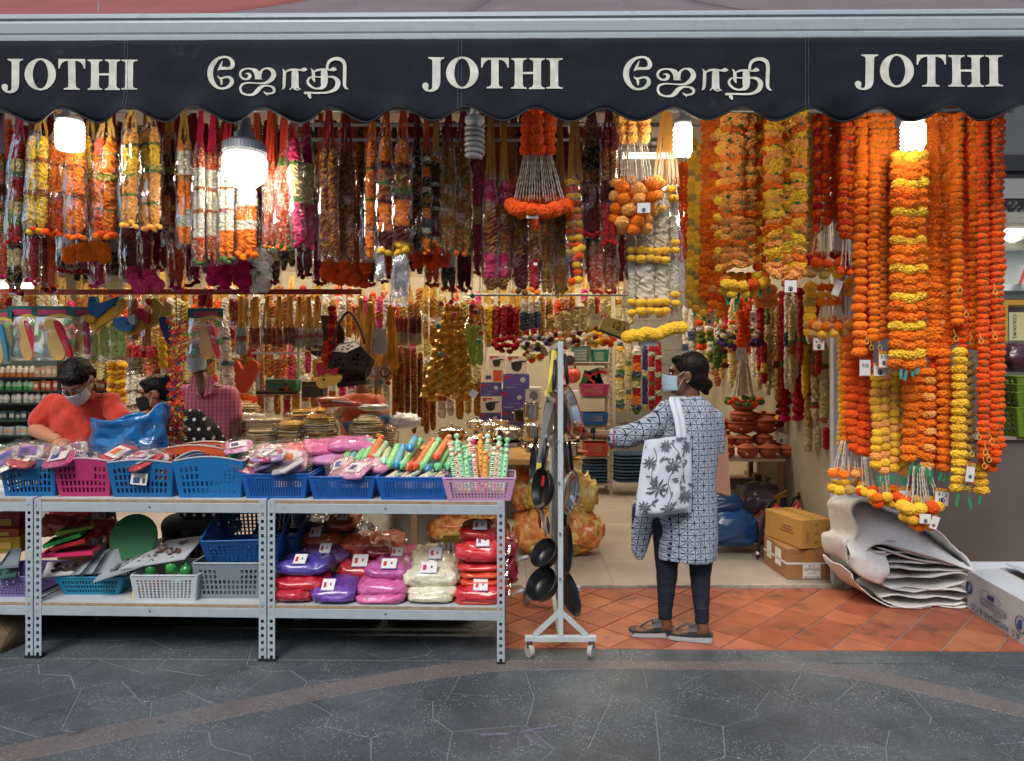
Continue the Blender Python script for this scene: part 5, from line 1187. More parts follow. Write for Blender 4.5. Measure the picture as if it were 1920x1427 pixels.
for k,(a,e,p) in enumerate(FL1): flute('%s toy flute lying slanted, %s from the left of its row' % ({GR: 'green',OR: 'orange',BU: 'blue',AQ: 'mint'}[p],('first','second','third','fourth','fifth','sixth','seventh','eighth','ninth','tenth','eleventh','twelfth','thirteenth','fourteenth','fifteenth','sixteenth','seventeenth','back one')[k]),C5(*a),C5(*e),3.60+(.12 if k < 6 else 0),3.86,.021,p,k,'toy flutes lying slanted')
ST = [('cfe3c0','2f8f5a',1),('e9d8c4','d2502a',1),('9fd8a8','d8a23a',0),('e6a03a','c23a2a',0),('7fcf93','4a3a8a',1),('e08a5a','e8e0d0',1),('d83a5a','a8e0b0',1),('a8dfae','e8d85a',0)]
FN = ['cream and green','cream and red','mint','amber','green and violet','orange and cream','pink and mint','pale green']
for k in range(24):
    u = (k % 12)/11; row = k//12; tx = 848+u*104+rgp.uniform(-3,3); bx = 856+u*86; p = ST[(k*5+row) % 8]
    flute('%s striped toy flute upright in the lilac basket, %s row, place %s' % (FN[(k*5+row) % 8],('front','back')[row],('one','two','three','four','five','six','seven','eight','nine','ten','eleven','twelve')[k % 12]),(bx,925-14*row),(tx+rgp.uniform(-8,8),846-row*20+rgp.uniform(-16,10)),3.56+.1*row,3.62+.14*row,.0165,p,50+k,'striped flutes in the lilac basket',False)
for k in range(11):
    px = 722+k*10.5; flute('small white and %s toy tube in the low blue basket, %s' % (('orange','yellow','green')[k % 3],('first','second','third','fourth','fifth','sixth','seventh','eighth','ninth','tenth','last')[k]),(px-6,902-(k % 3)*4),(px+16,888-(k % 2)*6),3.56,3.66,.012,('d9d6cc',('dd8a3c','d8c24a','5aa860')[k % 3],1),90+k,'toy tubes in the blue basket',False)
# ------------------------------------------------------------------ wheeled rack with pans
m_rackp = mat('chipped_white_paint','b7bfc1',.5,var=(25,.08),wear=(12,'6e6a62',.60)); m_chrome = mat('steel_polished','c9c4bb',.14,metal=1.0,var=(6,.08)); m_black = mat('black_nonstick','17191c',.32,spec=.5,var=(10,.15)); m_wire = mat('rack_wire','9aa0a0',.4,metal=.5)
xr_,D0_,D1_ = X(1051,3.55),3.55,4.35; t = thing('display_rack','white wheeled wire rack hung with pans beside the shelving','rack',(xr_,3.95,0))
for Dk in (D0_,D1_):
    b = B(); b.box((xr_,Dk,(.10+1.638)/2),(.027,.027,1.538)); b.box((xr_,Dk,.098),(.37,.03,.03)); o = b.build('frame_end',m_rackp,t); bevel(o,.003)
    b = B()
    for s in (-1,1): b.bar((xr_,Dk,.24),(xr_+s*.135,Dk,.115),.02,.024)
    b.build('brace',m_rackp,t)
    for s in (-1,1):
        c = B(); q = Vector((xr_+s*.16,Dk,.036)); rot = Matrix.Rotation(PI/2,3,'Y') @ Matrix.Rotation(.5*s,3,'X')
        c.lathe([(.014,-.012),(.034,-.012),(.036,-.008),(.036,.008),(.034,.012),(.014,.012)],q,18,rot,caps=True); w_ = c.build('caster',mat('caster_wheel','a8a69e',.6),t,smooth=False)
        B().box(q+Vector((0,0,.035)),(.03,.03,.035)).lathe([(.012,.05),(.012,.075)],q,10).build('caster_fork',mat('rusty_fork','6a5a4c',.6,metal=.4,var=(40,.4)),w_)
b = B(); b.bar((xr_,D0_,1.62),(xr_,D1_,1.62),.03,.03).bar((xr_,D0_,.30),(xr_,D1_,.30),.025,.025).bar((xr_,D0_,.10),(xr_,D1_,.10),.025,.025); b.build('long_bar',m_rackp,t)
b = B()
for k in range(17): y = D0_+.02+k*(D1_-D0_-.04)/16; b.tube([(xr_,y,.30),(xr_,y,1.61)],.0025,4)
for k in range(27): z = .32+k*.0495; b.tube([(xr_,D0_,z),(xr_,D1_,z)],.0025,4)
b.build('wire_panel',m_wire,t)
for px,py,s in ((1048,905,-1),(1050,1000,-1),(1050,1085,-1)): B().lathe([(.006,0),(.006,.006)],P(px,py,3.53),8,Matrix.Rotation(PI/2,3,'X')).build('bolt',mat('zinc_bolt','7c8285',.4,metal=.6),t)
def pan(label,c,nrm,r,depth,rim='17191c',inside=None,outside=None,handle=None,sticker=None,hl=.17,hcol='17191c',name='frying_pan'):
    """c world centre of the rim; nrm the direction the bowl opens"""
    c = Vector(c); rot = Vector(nrm).normalized().to_track_quat('Z','X').to_matrix(); t = thing(name,label,'pan',c,'pans on the wheeled rack'); mi = inside or m_black; mo = outside or mi
    B().lathe([(0,-depth),(r*.70,-depth),(r*.86,-depth*.7),(r,0),(r*1.02,.002)],c,32,rot,caps=False).build('pan_inside',mi,t,smooth=True)
    B().lathe([(0,-depth-.004),(r*.70,-depth-.004),(r*.875,-depth*.7-.003),(r*1.01,-.003),(r*1.025,.002)],c,32,rot,caps=False).build('pan_outside',mo,t,smooth=True)
    B().tube([c+rot @ Vector((r*1.02*cos(a*PI/16),r*1.02*sin(a*PI/16),.002)) for a in range(32)],.0035,6,closed=True).build('rim',mat('pan_rim_'+rim,rim,.35),t,smooth=True)
    if handle is not None:
        h = Vector(handle).normalized(); a = c+h*r*1.0; b = B(); b.tube([a,a+h*hl*.3,a+h*hl],[.008,.012,.010],8); b.build('handle',mat('handle_'+hcol,hcol,.45),t,smooth=True)
        B().tube([a+h*hl+h*.012+rot @ Vector((.008*cos(k*PI/4),.008*sin(k*PI/4),0)) for k in range(8)],.0025,5,closed=True).build('hang_loop',m_wire,t)
    if sticker:
        b = B(); b.box(c+rot @ Vector((r*.35,r*.3,-depth*.55)),(r*.5,r*.28,.002),rot); b.build('sticker',mat('red_sticker','c4202a',.5),t)
    return t
L_ = (-1,-.42,.06)
pan('large steel frying pan hung high on the left of the rack',P(1036,785,3.72),(-1,-.30,.1),.15,.045,'8d9094',m_chrome,m_black,(.05,.1,1))
pan('black frying pan with a red sticker on the left of the rack',P(1014,916,3.66),(-1,-.40,.15),.108,.04,handle=(.10,.05,1),sticker=True,hl=.16)
pan('slim black pan seen edge on beside the stickered one',P(1000,872,3.9),(-1,-.12,.1),.11,.035,handle=(.1,.05,1),hl=.1)
pan('black wok with a wire handle, upper of two on the left',P(1019,1036,3.62),(-.62,-.5,.65),.080,.055,handle=(-1,-.1,-.25),hl=.05,hcol='8d9094',name='wok')
pan('black wok with a wire handle, lower of two on the left',P(1014,1094,3.60),(-.62,-.5,.65),.092,.06,handle=(-1,-.1,-.35),hl=.05,hcol='8d9094',name='wok')
pan('pan with a red rim at the right of the rack held by the customer',P(1070,772,3.75),(.72,-.30,.2),.15,.04,'b3203c',m_chrome,mat('red_pan_enamel','8c1a30',.3,coat=.6),(-.1,.1,1))
pan('grey steel pan hanging right of the rack post',P(1068,925,3.68),(1,-.42,-.1),.11,.03,'9a9d9f',m_chrome,mat('grey_aluminium','a2a6a8',.4,metal=.7),(-.1,0,1))
pan('bronze toned pan partly behind the grey steel one',P(1076,915,3.9),(1,-.40,.1),.10,.03,'9a8a78',m_chrome,mat('bronze_pan','8d7c68',.4,metal=.6),(-.1,0,1))
pan('black griddle pan low on the right of the rack',P(1062,1030,3.74),(1,-.32,.05),.13,.02,handle=(-.05,0,1))
pan('black griddle pan lowest on the right of the rack',P(1069,1112,3.68),(1,-.35,.45),.12,.02,handle=(-.3,0,1),hl=.1)
# cutting boards, yellow strip and utensils on the rack
for lb,pts,c,D in (('long grey board with yellow price stickers hung on the rack',[(1003,890),(1022,895),(1044,735),(1027,730)],'6d6c68',3.75),('yellow printed strip hung at the top of the rack',[(1026,735),(1040,735),(1048,655),(1034,657)],'d8c64a',3.72)):
    q = [P(px,py,D+.04*i) for i,(px,py) in enumerate(pts)]; t = thing('hanging_board',lb,'board',q[0]); o = B().add(q,[(0,1,2,3)]).build('panel',mat('panel_'+c,c,.5,var=(8,.1)),t); solid(o,.006)
    if c == '6d6c68':
        for px,py in ((1026,737),(1011,874)): B().box(P(px,py,D-.01),(.03,.002,.035),Matrix.Rotation(.1,3,'Y')).build('price_sticker',mat('yellow_sticker','d9cc6a',.6),t)
t = thing('kitchen_utensils','small red and steel utensils clipped under the stickered pan','utensils',P(1012,985,3.7))
for k,(px,py,c) in enumerate(((1010,975,'8a1f2a'),(1020,990,'8d9094'),(1026,985,'5a2a2c'),(1016,965,'c9c4bb'))): B().tube([P(px,py-16,3.7),P(px+2,py,3.7),P(px+3,py+16,3.7)],[.004,.010,.004],7).build('utensil',mat('utensil_'+c,c,.35),t,smooth=True)
# ------------------------------------------------------------------ cookware table
t = thing('cookware_table','yellow topped table crowded with steel pots behind the rack','table',P(960,1000,5.6)); ztab = .79
B().box((X(925,5.2),5.75,ztab-.012),(1.36,1.1,.024)).build('table_top',mat('yellow_table_top','cfa35a',.5,var=(10,.12)),t)
for x in (-.75,.42):
    for y in (5.28,6.2): B().box((x,y,ztab/2-.012),(.05,.05,ztab-.024)).build('leg',mat('wood_leg','8a6a4a',.7),t)
def potmesh(label,px,py,D,w,h,lid=True,m=m_chrome,handles=True,name='steel_pot',lm=None):
    q = P(px,py,D); r,H_ = S(w/2,D),S(h,D); q.z = max(q.z,ztab+.003) if D < 6.4 else q.z; t = thing(name,label,'pot',q,'pots on the cookware table')
    B().lathe([(0,.0),(r*.85,.0),(r*.97,H_*.12),(r,H_*.3),(r*.97,H_*.9),(r*1.03,H_),(r*.98,H_*1.0),(r*.93,H_*.5),(0,H_*.4)],q,28,caps=False).build('pot_body',m,t,smooth=True)
    if lid:
        l = B().lathe([(r*1.02,H_*1.02),(r*.98,H_*1.08),(r*.6,H_*1.0+r*.22),(r*.12,H_+r*.3),(.0,H_+r*.3)],q,28,caps=False).build('lid',lm or m_chrome,t,smooth=True); auto(l,60)
        B().lathe([(r*.06,H_+r*.3),(r*.05,H_+r*.38),(r*.13,H_+r*.45),(r*.1,H_+r*.53),(0,H_+r*.54)],q,12,caps=False).build('knob',m_chrome,l,smooth=True)
    if handles:
        for s in (-1,1): B().tube([q+Vector((s*r*(.98+.0),-.02,H_*.7)),q+Vector((s*r*1.25,-.02,H_*.74)),q+Vector((s*r*1.25,.02,H_*.74)),q+Vector((s*r*.98,.02,H_*.7))],.005,6).build('handle',m_chrome,t,smooth=True)
    return t
m_copper = mat('copper_band','b0743c',.22,metal=1.0)
potmesh('copper bellied casserole with a steel lid at the left of the pots',847,828,5.32,48,22,True,m_copper); potmesh('small lidded steel pot behind the copper bellied one',893,806,5.9,34,16); potmesh('lidded steel casserole with an open neighbour',918,812,5.75,38,16)
potmesh('wide steel casserole with a domed lid in the middle',951,824,5.35,56,20); potmesh('steel serving dish stacked under the domed casserole',948,838,5.25,62,10,False); potmesh('low steel dish with a flat lid near the flutes',898,832,5.25,50,12)
potmesh('tall steel stock pot standing on another pot',996,790,5.6,30,34); potmesh('steel pot under the tall stock pot',996,826,5.6,34,30,False); potmesh('small steel dish at the front of the table by the rack',1006,848,5.25,46,12)
potmesh('steel pot with brown handle right of the rack post',1068,856,5.3,34,24); potmesh('black karahi bowl perched on the purple boxes',982,790,5.9,36,22,False,mat('dark_karahi','3a3633',.3,metal=.6)); potmesh('dark tray pot at the back of the cookware',930,800,6.1,40,12,False)
q = P(1088,850,5.35); t = thing('clay_pan','shallow orange pan on a yellow disc beside the rack','pan',q); B().lathe([(0,0),(.05,0),(.06,.02),(.055,.02),(.045,.006),(0,.006)],q,24,caps=False).build('pan_body',mat('orange_pan','c2602a',.4),t,smooth=True); B().lathe([(0,-.012),(.09,-.012),(.09,-.002),(0,-.002)],q+Vector((-.06,0,-.003)),24,caps=False).build('disc',mat('yellow_disc','d0a440',.5),t)
# boxed pressure cookers
zb_ = .02
t = thing('box_stand','low stand carrying the stack of cookware boxes','stand',P(950,990,6.9)); bevel(B().box((X(948,6.9),6.95,.46),(.62,.5,.90)).build('stand_body',mat('stand_grey','6e6c68',.7),t),.005)
BX = [('purple cookware box at the bottom left of the stack',898,939,774,800,'4c4a8c',0),('purple cookware box at the bottom right of the stack',940,984,769,800,'4c4a8c',0),('white cooker box with a black pot picture, left of the stack',901,938,743,774,'cfcac2',1),('big purple cookware box in the middle of the stack',940,985,730,769,'5350a0',0),('purple cookware box left of the big one',901,940,717,743,'504e98',0),('purple cookware box on top of the big one',943,993,701,730,'5754a6',0),('small white and orange kettle box on the stack',906,943,691,717,'d3cdc2',2),('white cooker box at the top left of the stack',916,946,665,691,'cdc8c0',1),('white cooker box with a red seal at the top right of the stack',948,989,665,701,'d4d0c8',1),('white glass lid box beside the purple boxes',986,1015,726,754,'cccfd2',3)]
for k,(lb,a,b_,y0,y1,c,pr) in enumerate(BX):
    D = 6.75; p0,p1 = P(a,y1,D),P(b_,y0,D); w,h = p1.x-p0.x-.004,p1.z-p0.z-.002; q = Vector(((p0.x+p1.x)/2,D,p0.z)); t = thing('cookware_box',lb,'box',q,'boxed cookware stack'); bevel(B().box(q+Vector((0,.14,h/2)),(w,.28,h)).build('carton',mat('carton_'+c,c,.45,var=(10,.06)),t),.003)
    b = B(); f_ = lambda u,v,o=.0: q+Vector(((u-.5)*w,-.002-o,v*h))
    def rect(u0,v0,u1,v1,cc,o=0): b.add([f_(u0,v0,o),f_(u1,v0,o),f_(u1,v1,o),f_(u0,v1,o)],[(0,1,2,3)],lin(cc))
    if pr == 0: rect(.05,.72,.25,.9,'b02a34'); rect(.3,.3,.8,.34,'8a88c0'); rect(.1,.1,.5,.16,'9a98c8'); b.lathe([(0,0),(w*.1,0)],f_(.75,.62,.001),12,Matrix.Rotation(PI/2,3,'X'),lin('c4c4cc'),caps=False)
    if pr == 1: b.lathe([(0,0),(w*.24,0)],f_(.5,.4,.001),16,Matrix.Rotation(PI/2,3,'X'),lin('2a2a2c'),caps=False); rect(.25,.42,.75,.62,'2a2a2c',.002); rect(.6,.62,.95,.7,'3a3a3c',.003); rect(.08,.82,.6,.9,'a84a34'); b.lathe([(0,0),(w*.09,0)],f_(.2,.8,.004),12,Matrix.Rotation(PI/2,3,'X'),lin('b82a34'),caps=False)
    if pr == 2: rect(.5,.1,.95,.9,'c2502a'); rect(.12,.25,.4,.5,'3a4a6a')
    if pr == 3: b.lathe([(0,0),(w*.3,0)],f_(.5,.42,.001),16,Matrix.Rotation(PI/2,3,'X'),lin('6a7076'),caps=False); rect(.2,.75,.8,.82,'8a8e92')
    b.build('print',m_cardc,t)
# ------------------------------------------------------------------ steel racking at the back
DR = 8.0
t = thing('back_racking','beige slotted racking at the back with coloured baskets','racking',P(1100,905,DR)); m_beigeR = mat('beige_racking','b3a898',.5); x0_,x1_ = X(1068,DR),X(1148,DR)
for x in (x0_,x1_-.03):
    for y in (DR,DR+.4): B().box((x+.015,y,1.05),(.03,.03,2.06)).build('post',m_beigeR,t)
for py in (683,745,800,858,908): B().box(((x0_+x1_)/2,DR+.2,Z(py,DR)),(x1_-x0_,.42,.03)).build('shelf',m_beigeR,t)
b = B()
for k in range(30): b.box((x1_-.015,DR-.017,.1+k*.065),(.008,.003,.02))
b.build('slot',m_slot,t)
for lb,px0,px1,py1,h,c in (('small green basket on the back racking',1112,1141,681,.14,'2f7a66'),('grey box and green tub on the back racking',1072,1108,681,.18,'4f6a66'),('pink basket of magazines on the back racking',1090,1142,744,.13,'a83a64'),('blue basket on the back racking',1092,1140,798,.13,'1f5a9a'),('red basket on the back racking',1096,1140,856,.14,'b8402a')):
    basket(lb,px0,px1,DR-.06,.3,h,Z(py1,DR)+.016,c,(12,4),taper=.9,name='storage_basket')
for k,(px,py,rz,c) in enumerate(((1102,712,.3,'2a4a2c'),(1116,708,-.35,'4a5a3a'),(1131,706,.12,'c9b9a8'),(1110,722,.6,'8a7a3a'))):
    q = P(px,py,DR+.02); t = thing('magazine','magazine standing in the pink basket, %s' % ('leftmost','second from the left','rightmost and palest','lying in front')[k],'magazine',q-Vector((0,0,.1)),'magazines in the pink basket'); bevel(B().box(q,(.14,.012,.2),Matrix.Rotation(rz,3,'Y')).build('cover',mat('cover_'+c,c,.4,var=(30,.4)),t),.001); b = B(); b.box(q+Vector((0,-.008,.05)),(.09,.001,.03),Matrix.Rotation(rz,3,'Y')); b.build('title',mat('title_red','b02a2a',.5),t)
m_jean = [mat('jeans_%d' % k,c,.9,var=(30,.15),bump=(90,.3)) for k,c in enumerate(('2f4a66','3a5670','27405c','44627c'))]
for lb,px0,px1,py,n in (('the lower racking shelf',1092,1142,903,7),('the floor beside the racking',1152,1212,905,9)):
    for k in range(n):
        D = DR+(.0 if n == 7 else -.1); q = P((px0+px1)/2,py,D); q.z = max(q.z,.03)+.018+k*.036*(1.0 if n == 7 else 1.05); t = thing('folded_jeans','folded blue jeans on %s, %s from the bottom' % (lb,('first','second','third','fourth','fifth','sixth','seventh','eighth','top')[k]),'jeans',q,'folded jeans'); b = B(); pillow_geo(b,q+Vector((0,.12,0)),(S(px1-px0-2,D),.34,.042),Matrix.Rotation(R.uniform(-.05,.05),3,'Z'),k,.12,16,8); b.build('folded_cloth',m_jean[k % 4],t,smooth=True)
for lb,px,py,rz,c in (('round red pot on the back racking',1072,704,.05,'c23a28'),):
    q = P(px,py,7.6); t = thing('red_pot',lb,'pot',q); B().sphere(q,(.10,.10,.09),18,12).build('pot_body',mat('red_enamel',c,.25,coat=.6),t,smooth=True); B().lathe([(.05,.08),(.05,.11),(.03,.12),(0,.12)],q,14,caps=False).build('lid',mat('dark_lid','2a2a2a',.4),t,smooth=True)
for lb,x0p,x1p,y0,y1,c,dkk in (('cookware poster box with a bowl picture behind the rack',1056,1086,733,800,'d0ccc4',1),('white box with red foot behind the rack',1052,1076,660,690,'d5d2cb',0)):
    D = 7.2; p0,p1 = P(x0p,y1,D),P(x1p,y0,D); q = Vector(((p0.x+p1.x)/2,D,p0.z)); t = thing('cookware_box',lb,'box',q); B().box(q+Vector((0,.1,(p1.z-p0.z)/2)),(p1.x-p0.x,.2,p1.z-p0.z)).build('carton',mat('carton_'+c,c,.45),t); B().sphere(q+Vector((.02,-.004,(p1.z-p0.z)*.5)),(.06,.004,.05),12,8).build('print',m_ink,t); B().box(q+Vector((0,-.002,.05)),(p1.x-p0.x,.003,.05)).build('print_band',mat('red_band','b8452e',.5),t)
# sacks of marigold balls
def ball_mat(k):
    nm = 'bagged_balls_'+k
    if nm in MATS: return MATS[nm]
    m = bpy.data.materials.new(nm); m.use_nodes = True; MATS[nm] = m; nt = m.node_tree; b = nt.nodes['Principled BSDF']; setin(b,'Roughness',.6); setin(b,'Coat Weight',.5); setin(b,'Coat Roughness',.2)
    tc = nt.nodes.new('ShaderNodeTexCoord'); vo = nt.nodes.new('ShaderNodeTexVoronoi'); vo.inputs['Scale'].default_value = 15; vo.feature = 'SMOOTH_F1'; vo.inputs['Smoothness'].default_value = .35; nt.links.new(tc.outputs['Object'],vo.inputs['Vector']); sp = nt.nodes.new('ShaderNodeSeparateXYZ'); nt.links.new(vo.outputs['Color'],sp.inputs[0]); rp = nt.nodes.new('ShaderNodeValToRGB'); nt.links.new(sp.outputs[0],rp.inputs[0]); rp.color_ramp.interpolation = 'CONSTANT'
    cs = ('d8823c','e0a25a','d0702c','dcbc6a') if k == 'o' else ('dcbc5a','d8b04a','e0c880','d8a850')
    for i,c in enumerate(cs):
        e = rp.color_ramp.elements[i] if i < 2 else rp.color_ramp.elements.new(i/4); e.position = i/4; e.color = (*lin(c),1)
    nt.links.new(rp.outputs[0],b.inputs['Base Color']); bp = nt.nodes.new('ShaderNodeBump'); bp.invert = True; bp.inputs['Strength'].default_value = .8; bp.inputs['Distance'].default_value = .03; nt.links.new(vo.outputs['Distance'],bp.inputs['Height']); nt.links.new(bp.outputs[0],b.inputs['Normal']); return m
def ball_sack(label,px0,px1,py0,py1,D,cols,n,seed):
    q = P((px0+px1)/2,(py0+py1)/2,D); w,h = S(px1-px0,D),S(py1-py0,D); t = thing('flower_sack',label,'sack',(q.x,D,max(.02,q.z-h/2)),'clear sacks of flower balls'); rg = random.Random(seed); q.z = max(q.z,.025+h/2)
    for k in range(n//4):
        a,e = rg.uniform(0,2*PI),rg.uniform(-1,1); p = q+Vector((w*.45*cos(a)*math.sqrt(1-e*e*.6),-.02-.13*abs(sin(a))*math.sqrt(1-e*e*.5),h*.42*e)); link('flower',rg.choice(FLUF),None,t,p-t.location,(rg.random()*3,rg.random()*3,0),rg.uniform(.022,.03),jit(PAL[rg.choice(cols)],.1))
    b = B(); pillow_geo(b,q,(w,.32,h*1.02),None,seed,.3); b.build('filling',ball_mat(cols[0]),t,smooth=True)
    return t
ball_sack('clear sack of orange flower balls on the floor by the rack',962,1128,955,1036,5.45,'oooa',95,1); ball_sack('clear sack of yellow flower balls lying on the orange one',985,1118,885,965,5.5,'yyay',80,2)
ball_sack('clear sack of orange balls seen through the powder shelf',802,955,962,1015,5.6,'oayo',70,3); ball_sack('orange flower sack leaning behind the lilac basket',960,1010,880,955,5.6,'oo',40,4)
q = P(702,985,5.4); t = thing('rice_sack','pale cloth sack on the shop floor behind the powder shelf','sack',(q.x,q.y,.02)); b = B(); pillow_geo(b,q,(.30,.3,.34),None,9,.1); b.build('sack',mat('pale_sack','b3a88c',.8,var=(20,.2),bump=(40,.4)),t,smooth=True)
# ------------------------------------------------------------------ right side: clay pots, wall garlands, cartons, tarpaulin
m_clay = mat('fired_clay','a9583a',.7,spec=.3,var=(9,.18),bump=(60,.2))
t = thing('pot_table','table of clay pots inside the right wall','table',P(1450,1000,6.0)); zt_ = Z(860,5.7); xl_,xr2 = X(1275,5.7),2.28
B().box(((xl_+xr2)/2,6.1,zt_-.012),(xr2-xl_,.8,.025)).build('table_top',mat('pale_table','c9b8a4',.5,var=(8,.1)),t)
for x in (xl_+.03,xr2-.03):
    for y in (5.74,6.46): B().box((x,y,zt_/2-.012),(.04,.04,zt_-.025)).build('leg',mat('wood_leg','8a6a4a',.7),t)
def claypot(label,px,py,D,w,h,lid=True,open_=False):
    q = P(px,py,D); r,H_ = S(w/2,D),S(h,D); t = thing('clay_pot',label,'clay pot',q,'clay pots on the table')
    B().lathe([(0,0),(r*.5,0),(r*.82,H_*.22),(r*.98,H_*.5),(r*.96,H_*.72),(r*.88,H_*.82),(r*1.0,H_*.92),(r*1.0,H_),(r*.9,H_),(r*.82,H_*.8),(0,H_*.5)],q,26,caps=False).build('pot_body',m_clay,t,smooth=True)
    if lid: B().lathe([(r*.98,H_*1.0),(r*.9,H_*1.06),(r*.45,H_*1.0+r*.28),(r*.16,H_+r*.34),(r*.12,H_+r*.42),(r*.2,H_+r*.5),(r*.1,H_+r*.56),(0,H_+r*.56)],q,26,caps=False).build('lid',m_clay,t,smooth=True)
    B().box(q+Vector((r*R.uniform(-.4,.5),-r*.95,H_*.45)),(.02,.004,.016)).build('price_sticker',m_card,t)
CP = [('wide clay bowl crowning the stack',1395,770,5.95,50,20,0),('lidded clay dish under the crowning bowl',1394,792,5.95,52,18,1),('large clay dish in the middle of the stack',1390,812,5.92,54,22,0),('wide clay pot right of the stack',1432,812,5.92,56,26,1),('clay bowl on the wide clay pot',1436,792,5.98,48,18,0),('lidded clay pot, second row, left',1360,838,5.85,36,18,1),('lidded clay pot, second row, middle',1393,838,5.85,38,18,1),('lidded clay pot, second row, right',1430,836,5.85,38,18,1),('lidded clay pot at the front, partly behind the customer',1362,858,5.72,32,20,1),('lidded clay pot at the front, second',1402,858,5.72,40,20,1),('lidded clay pot at the front, third',1442,858,5.72,40,20,1),('lidded clay pot at the front, fourth',1480,857,5.74,38,18,1),('small clay pot behind the front row at the right',1460,846,5.9,34,16,1),('clay bowl at the back right under the jasmine',1520,856,5.8,42,16,0),('pale clay bowl behind the customer at the left',1352,806,6.0,36,18,1),('clay bowl low behind the customer',1350,826,6.0,38,18,0)]
for c in CP: claypot(*c[:6],lid=bool(c[6]))
# things under the table
for k,(px,py,w,h,D) in enumerate(((1390,920,48,44,6.3),(1440,915,50,50,6.35),(1490,930,46,40,6.3),(1530,910,44,60,6.4),(1410,960,60,34,6.25))):
    q = P(px,py+h/2,D); w_,h_ = S(w,D),S(h,D); q.z = max(q.z,.02) if k == 4 else q.z; t = thing('storage_carton','dim brown carton under the clay pot table, %s' % ('left','second','third','right','lowest')[k],'carton',(q.x,q.y,q.z),'cartons under the pot table'); bevel(B().box(q+Vector((0,.15,h_/2)),(w_,.3,h_)).build('carton',mat('brown_carton','7d654a',.85,var=(6,.15)),t),.004); B().box(q+Vector((0,-.002,h_/2)),(w_,.002,.03)).build('tape',mat('tape_tan','a08560',.4),t)
def sackbag(label,px,py,D,w,h,m,seed,dep=.34,wr=.3,name='filled_bag',knot=False):
    q = P(px,py,D); W,H_ = S(w,D),S(h,D); q.z = max(q.z,.02+H_*.45); t = thing(name,label,'bag',(q.x,q.y,q.z-H_/2)); b = B(); pillow_geo(b,q,(W,dep,H_),None,seed,wr,26,18); b.build('bag',m,t,smooth=True)
    if knot: b = B(); b.lathe([(.03,0),(.012,.03),(.02,.05),(.035,.08)],q+Vector((W*.1,0,H_*.45)),12,Matrix.Rotation(.4,3,'Y'),caps=False); b.build('knot',m,t,smooth=True)
m_bluebag = mat('blue_bag_plastic','16487e',.3,spec=.5,coat=.4,bump=(18,.7)); m_dkbag = mat('grey_bag_plastic','57525a',.3,coat=.5,bump=(20,.8),var=(10,.3)); m_blkbag = mat('dark_bag_plastic','24312f',.35,coat=.4,bump=(20,.8))
sackbag('large blue plastic bag on the floor behind the customer',1365,988,5.5,100,70,m_bluebag,1); sackbag('dark blue bag slumped on the larger blue bag',1352,945,5.6,76,44,mat('navy_bag_plastic','123a66',.35,coat=.3,bump=(18,.6)),2)
sackbag('grey translucent knotted bag under the pot table',1425,935,5.85,78,56,m_dkbag,3,knot=True); sackbag('dark green grey bag under the pot table at the right',1505,945,5.9,90,60,m_blkbag,4)
sackbag('red and white mottled plastic bag behind the extinguisher',1432,990,5.75,34,66,mat('mottled_bag','b84a5a',.35,coat=.5,var=(16,.5),wear=(14,'d0c4c4',.5)),5,dep=.16)
# fire extinguishers
for lb,px,D in (('red fire extinguisher with a long black hose',1457,5.35),('second red fire extinguisher mostly behind the cartons',1500,5.5)):
    q = P(px,1040,D); q.z = .022; r = S(15,D); H_ = .40; t = thing('fire_extinguisher',lb,'fire extinguisher',q); B().lathe([(r*.9,0),(r,.02),(r,H_*.82),(r*.8,H_*.95),(r*.3,H_),(r*.3,H_+.02)],q,20).build('cylinder',mat('extinguisher_red','b01418',.3,coat=.5),t,smooth=True)
    B().lathe([(r*1.004,H_*.45),(r*1.004,H_*.75)],q,20,caps=False).build('label',mat('extinguisher_label','1f2c5a',.5),t); b = B(); b.lathe([(r*.35,H_+.02),(r*.35,H_+.06)],q,10).box(q+Vector((.03,0,H_+.07)),(.11,.02,.012),Matrix.Rotation(-.3,3,'Y')).box(q+Vector((.03,0,H_+.095)),(.11,.02,.012),Matrix.Rotation(-.5,3,'Y')); b.build('valve',mat('brass_valve','9a8040',.35,metal=.8),t)
    hp = catmull([q+Vector((-.02,-.03,H_+.05)),q+Vector((-.09,-.06,H_+.02)),q+Vector((-.14,-.08,.28)),q+Vector((-.17,-.08,.10)),q+Vector((-.18,-.08,.02))],5); B().tube(hp,.013,8).build('hose',m_dark,t,smooth=True); B().tube([hp[-1]+Vector((0,0,.025)),hp[-1]+Vector((0,0,.045))],.0145,8).build('hose_tip',m_card,t)
# two cartons on the floor
def carton(name,label,p,sx,sy,sz,rz,c,parts):
    t = thing(name,label,'carton',p,None,rz); m = mat('card_'+c,c,.8,var=(5,.10),bump=(60,.1)); b = B(); b.box((0,0,sz/2),(sx,sy,sz)); o = b.build('carton_body',m,t,world=False); bevel(o,.004,1)
    for nm,mm,bb in parts: bb.build(nm,mm,t,world=False)
    return t
m_tape = mat('brown_tape','a8782e',.35,coat=.3); m_bprint = mat('carton_print','6a4a2a',.8); m_blackp = mat('black_print','1a1a1c',.7); m_strap = mat('white_strap','d5d7d6',.4)
sx,sy,sz = .325,.40,.215
tb = B().box((0,0,sz+.0012),(.05,sy,.002)).box((0,-sy/2-.0012,sz*.66),(.05,.002,sz*.6)); st_ = B()
rp = [(-sx/2-.002,sy/2),(-sx/2-.002,-sy/2-.002),(sx/2+.002,-sy/2-.002),(sx/2+.002,sy/2)]
for i in range(3): a,e = rp[i],rp[i+1]; st_.bar((a[0],a[1],sz*.52),(e[0],e[1],sz*.52),.004,.012)
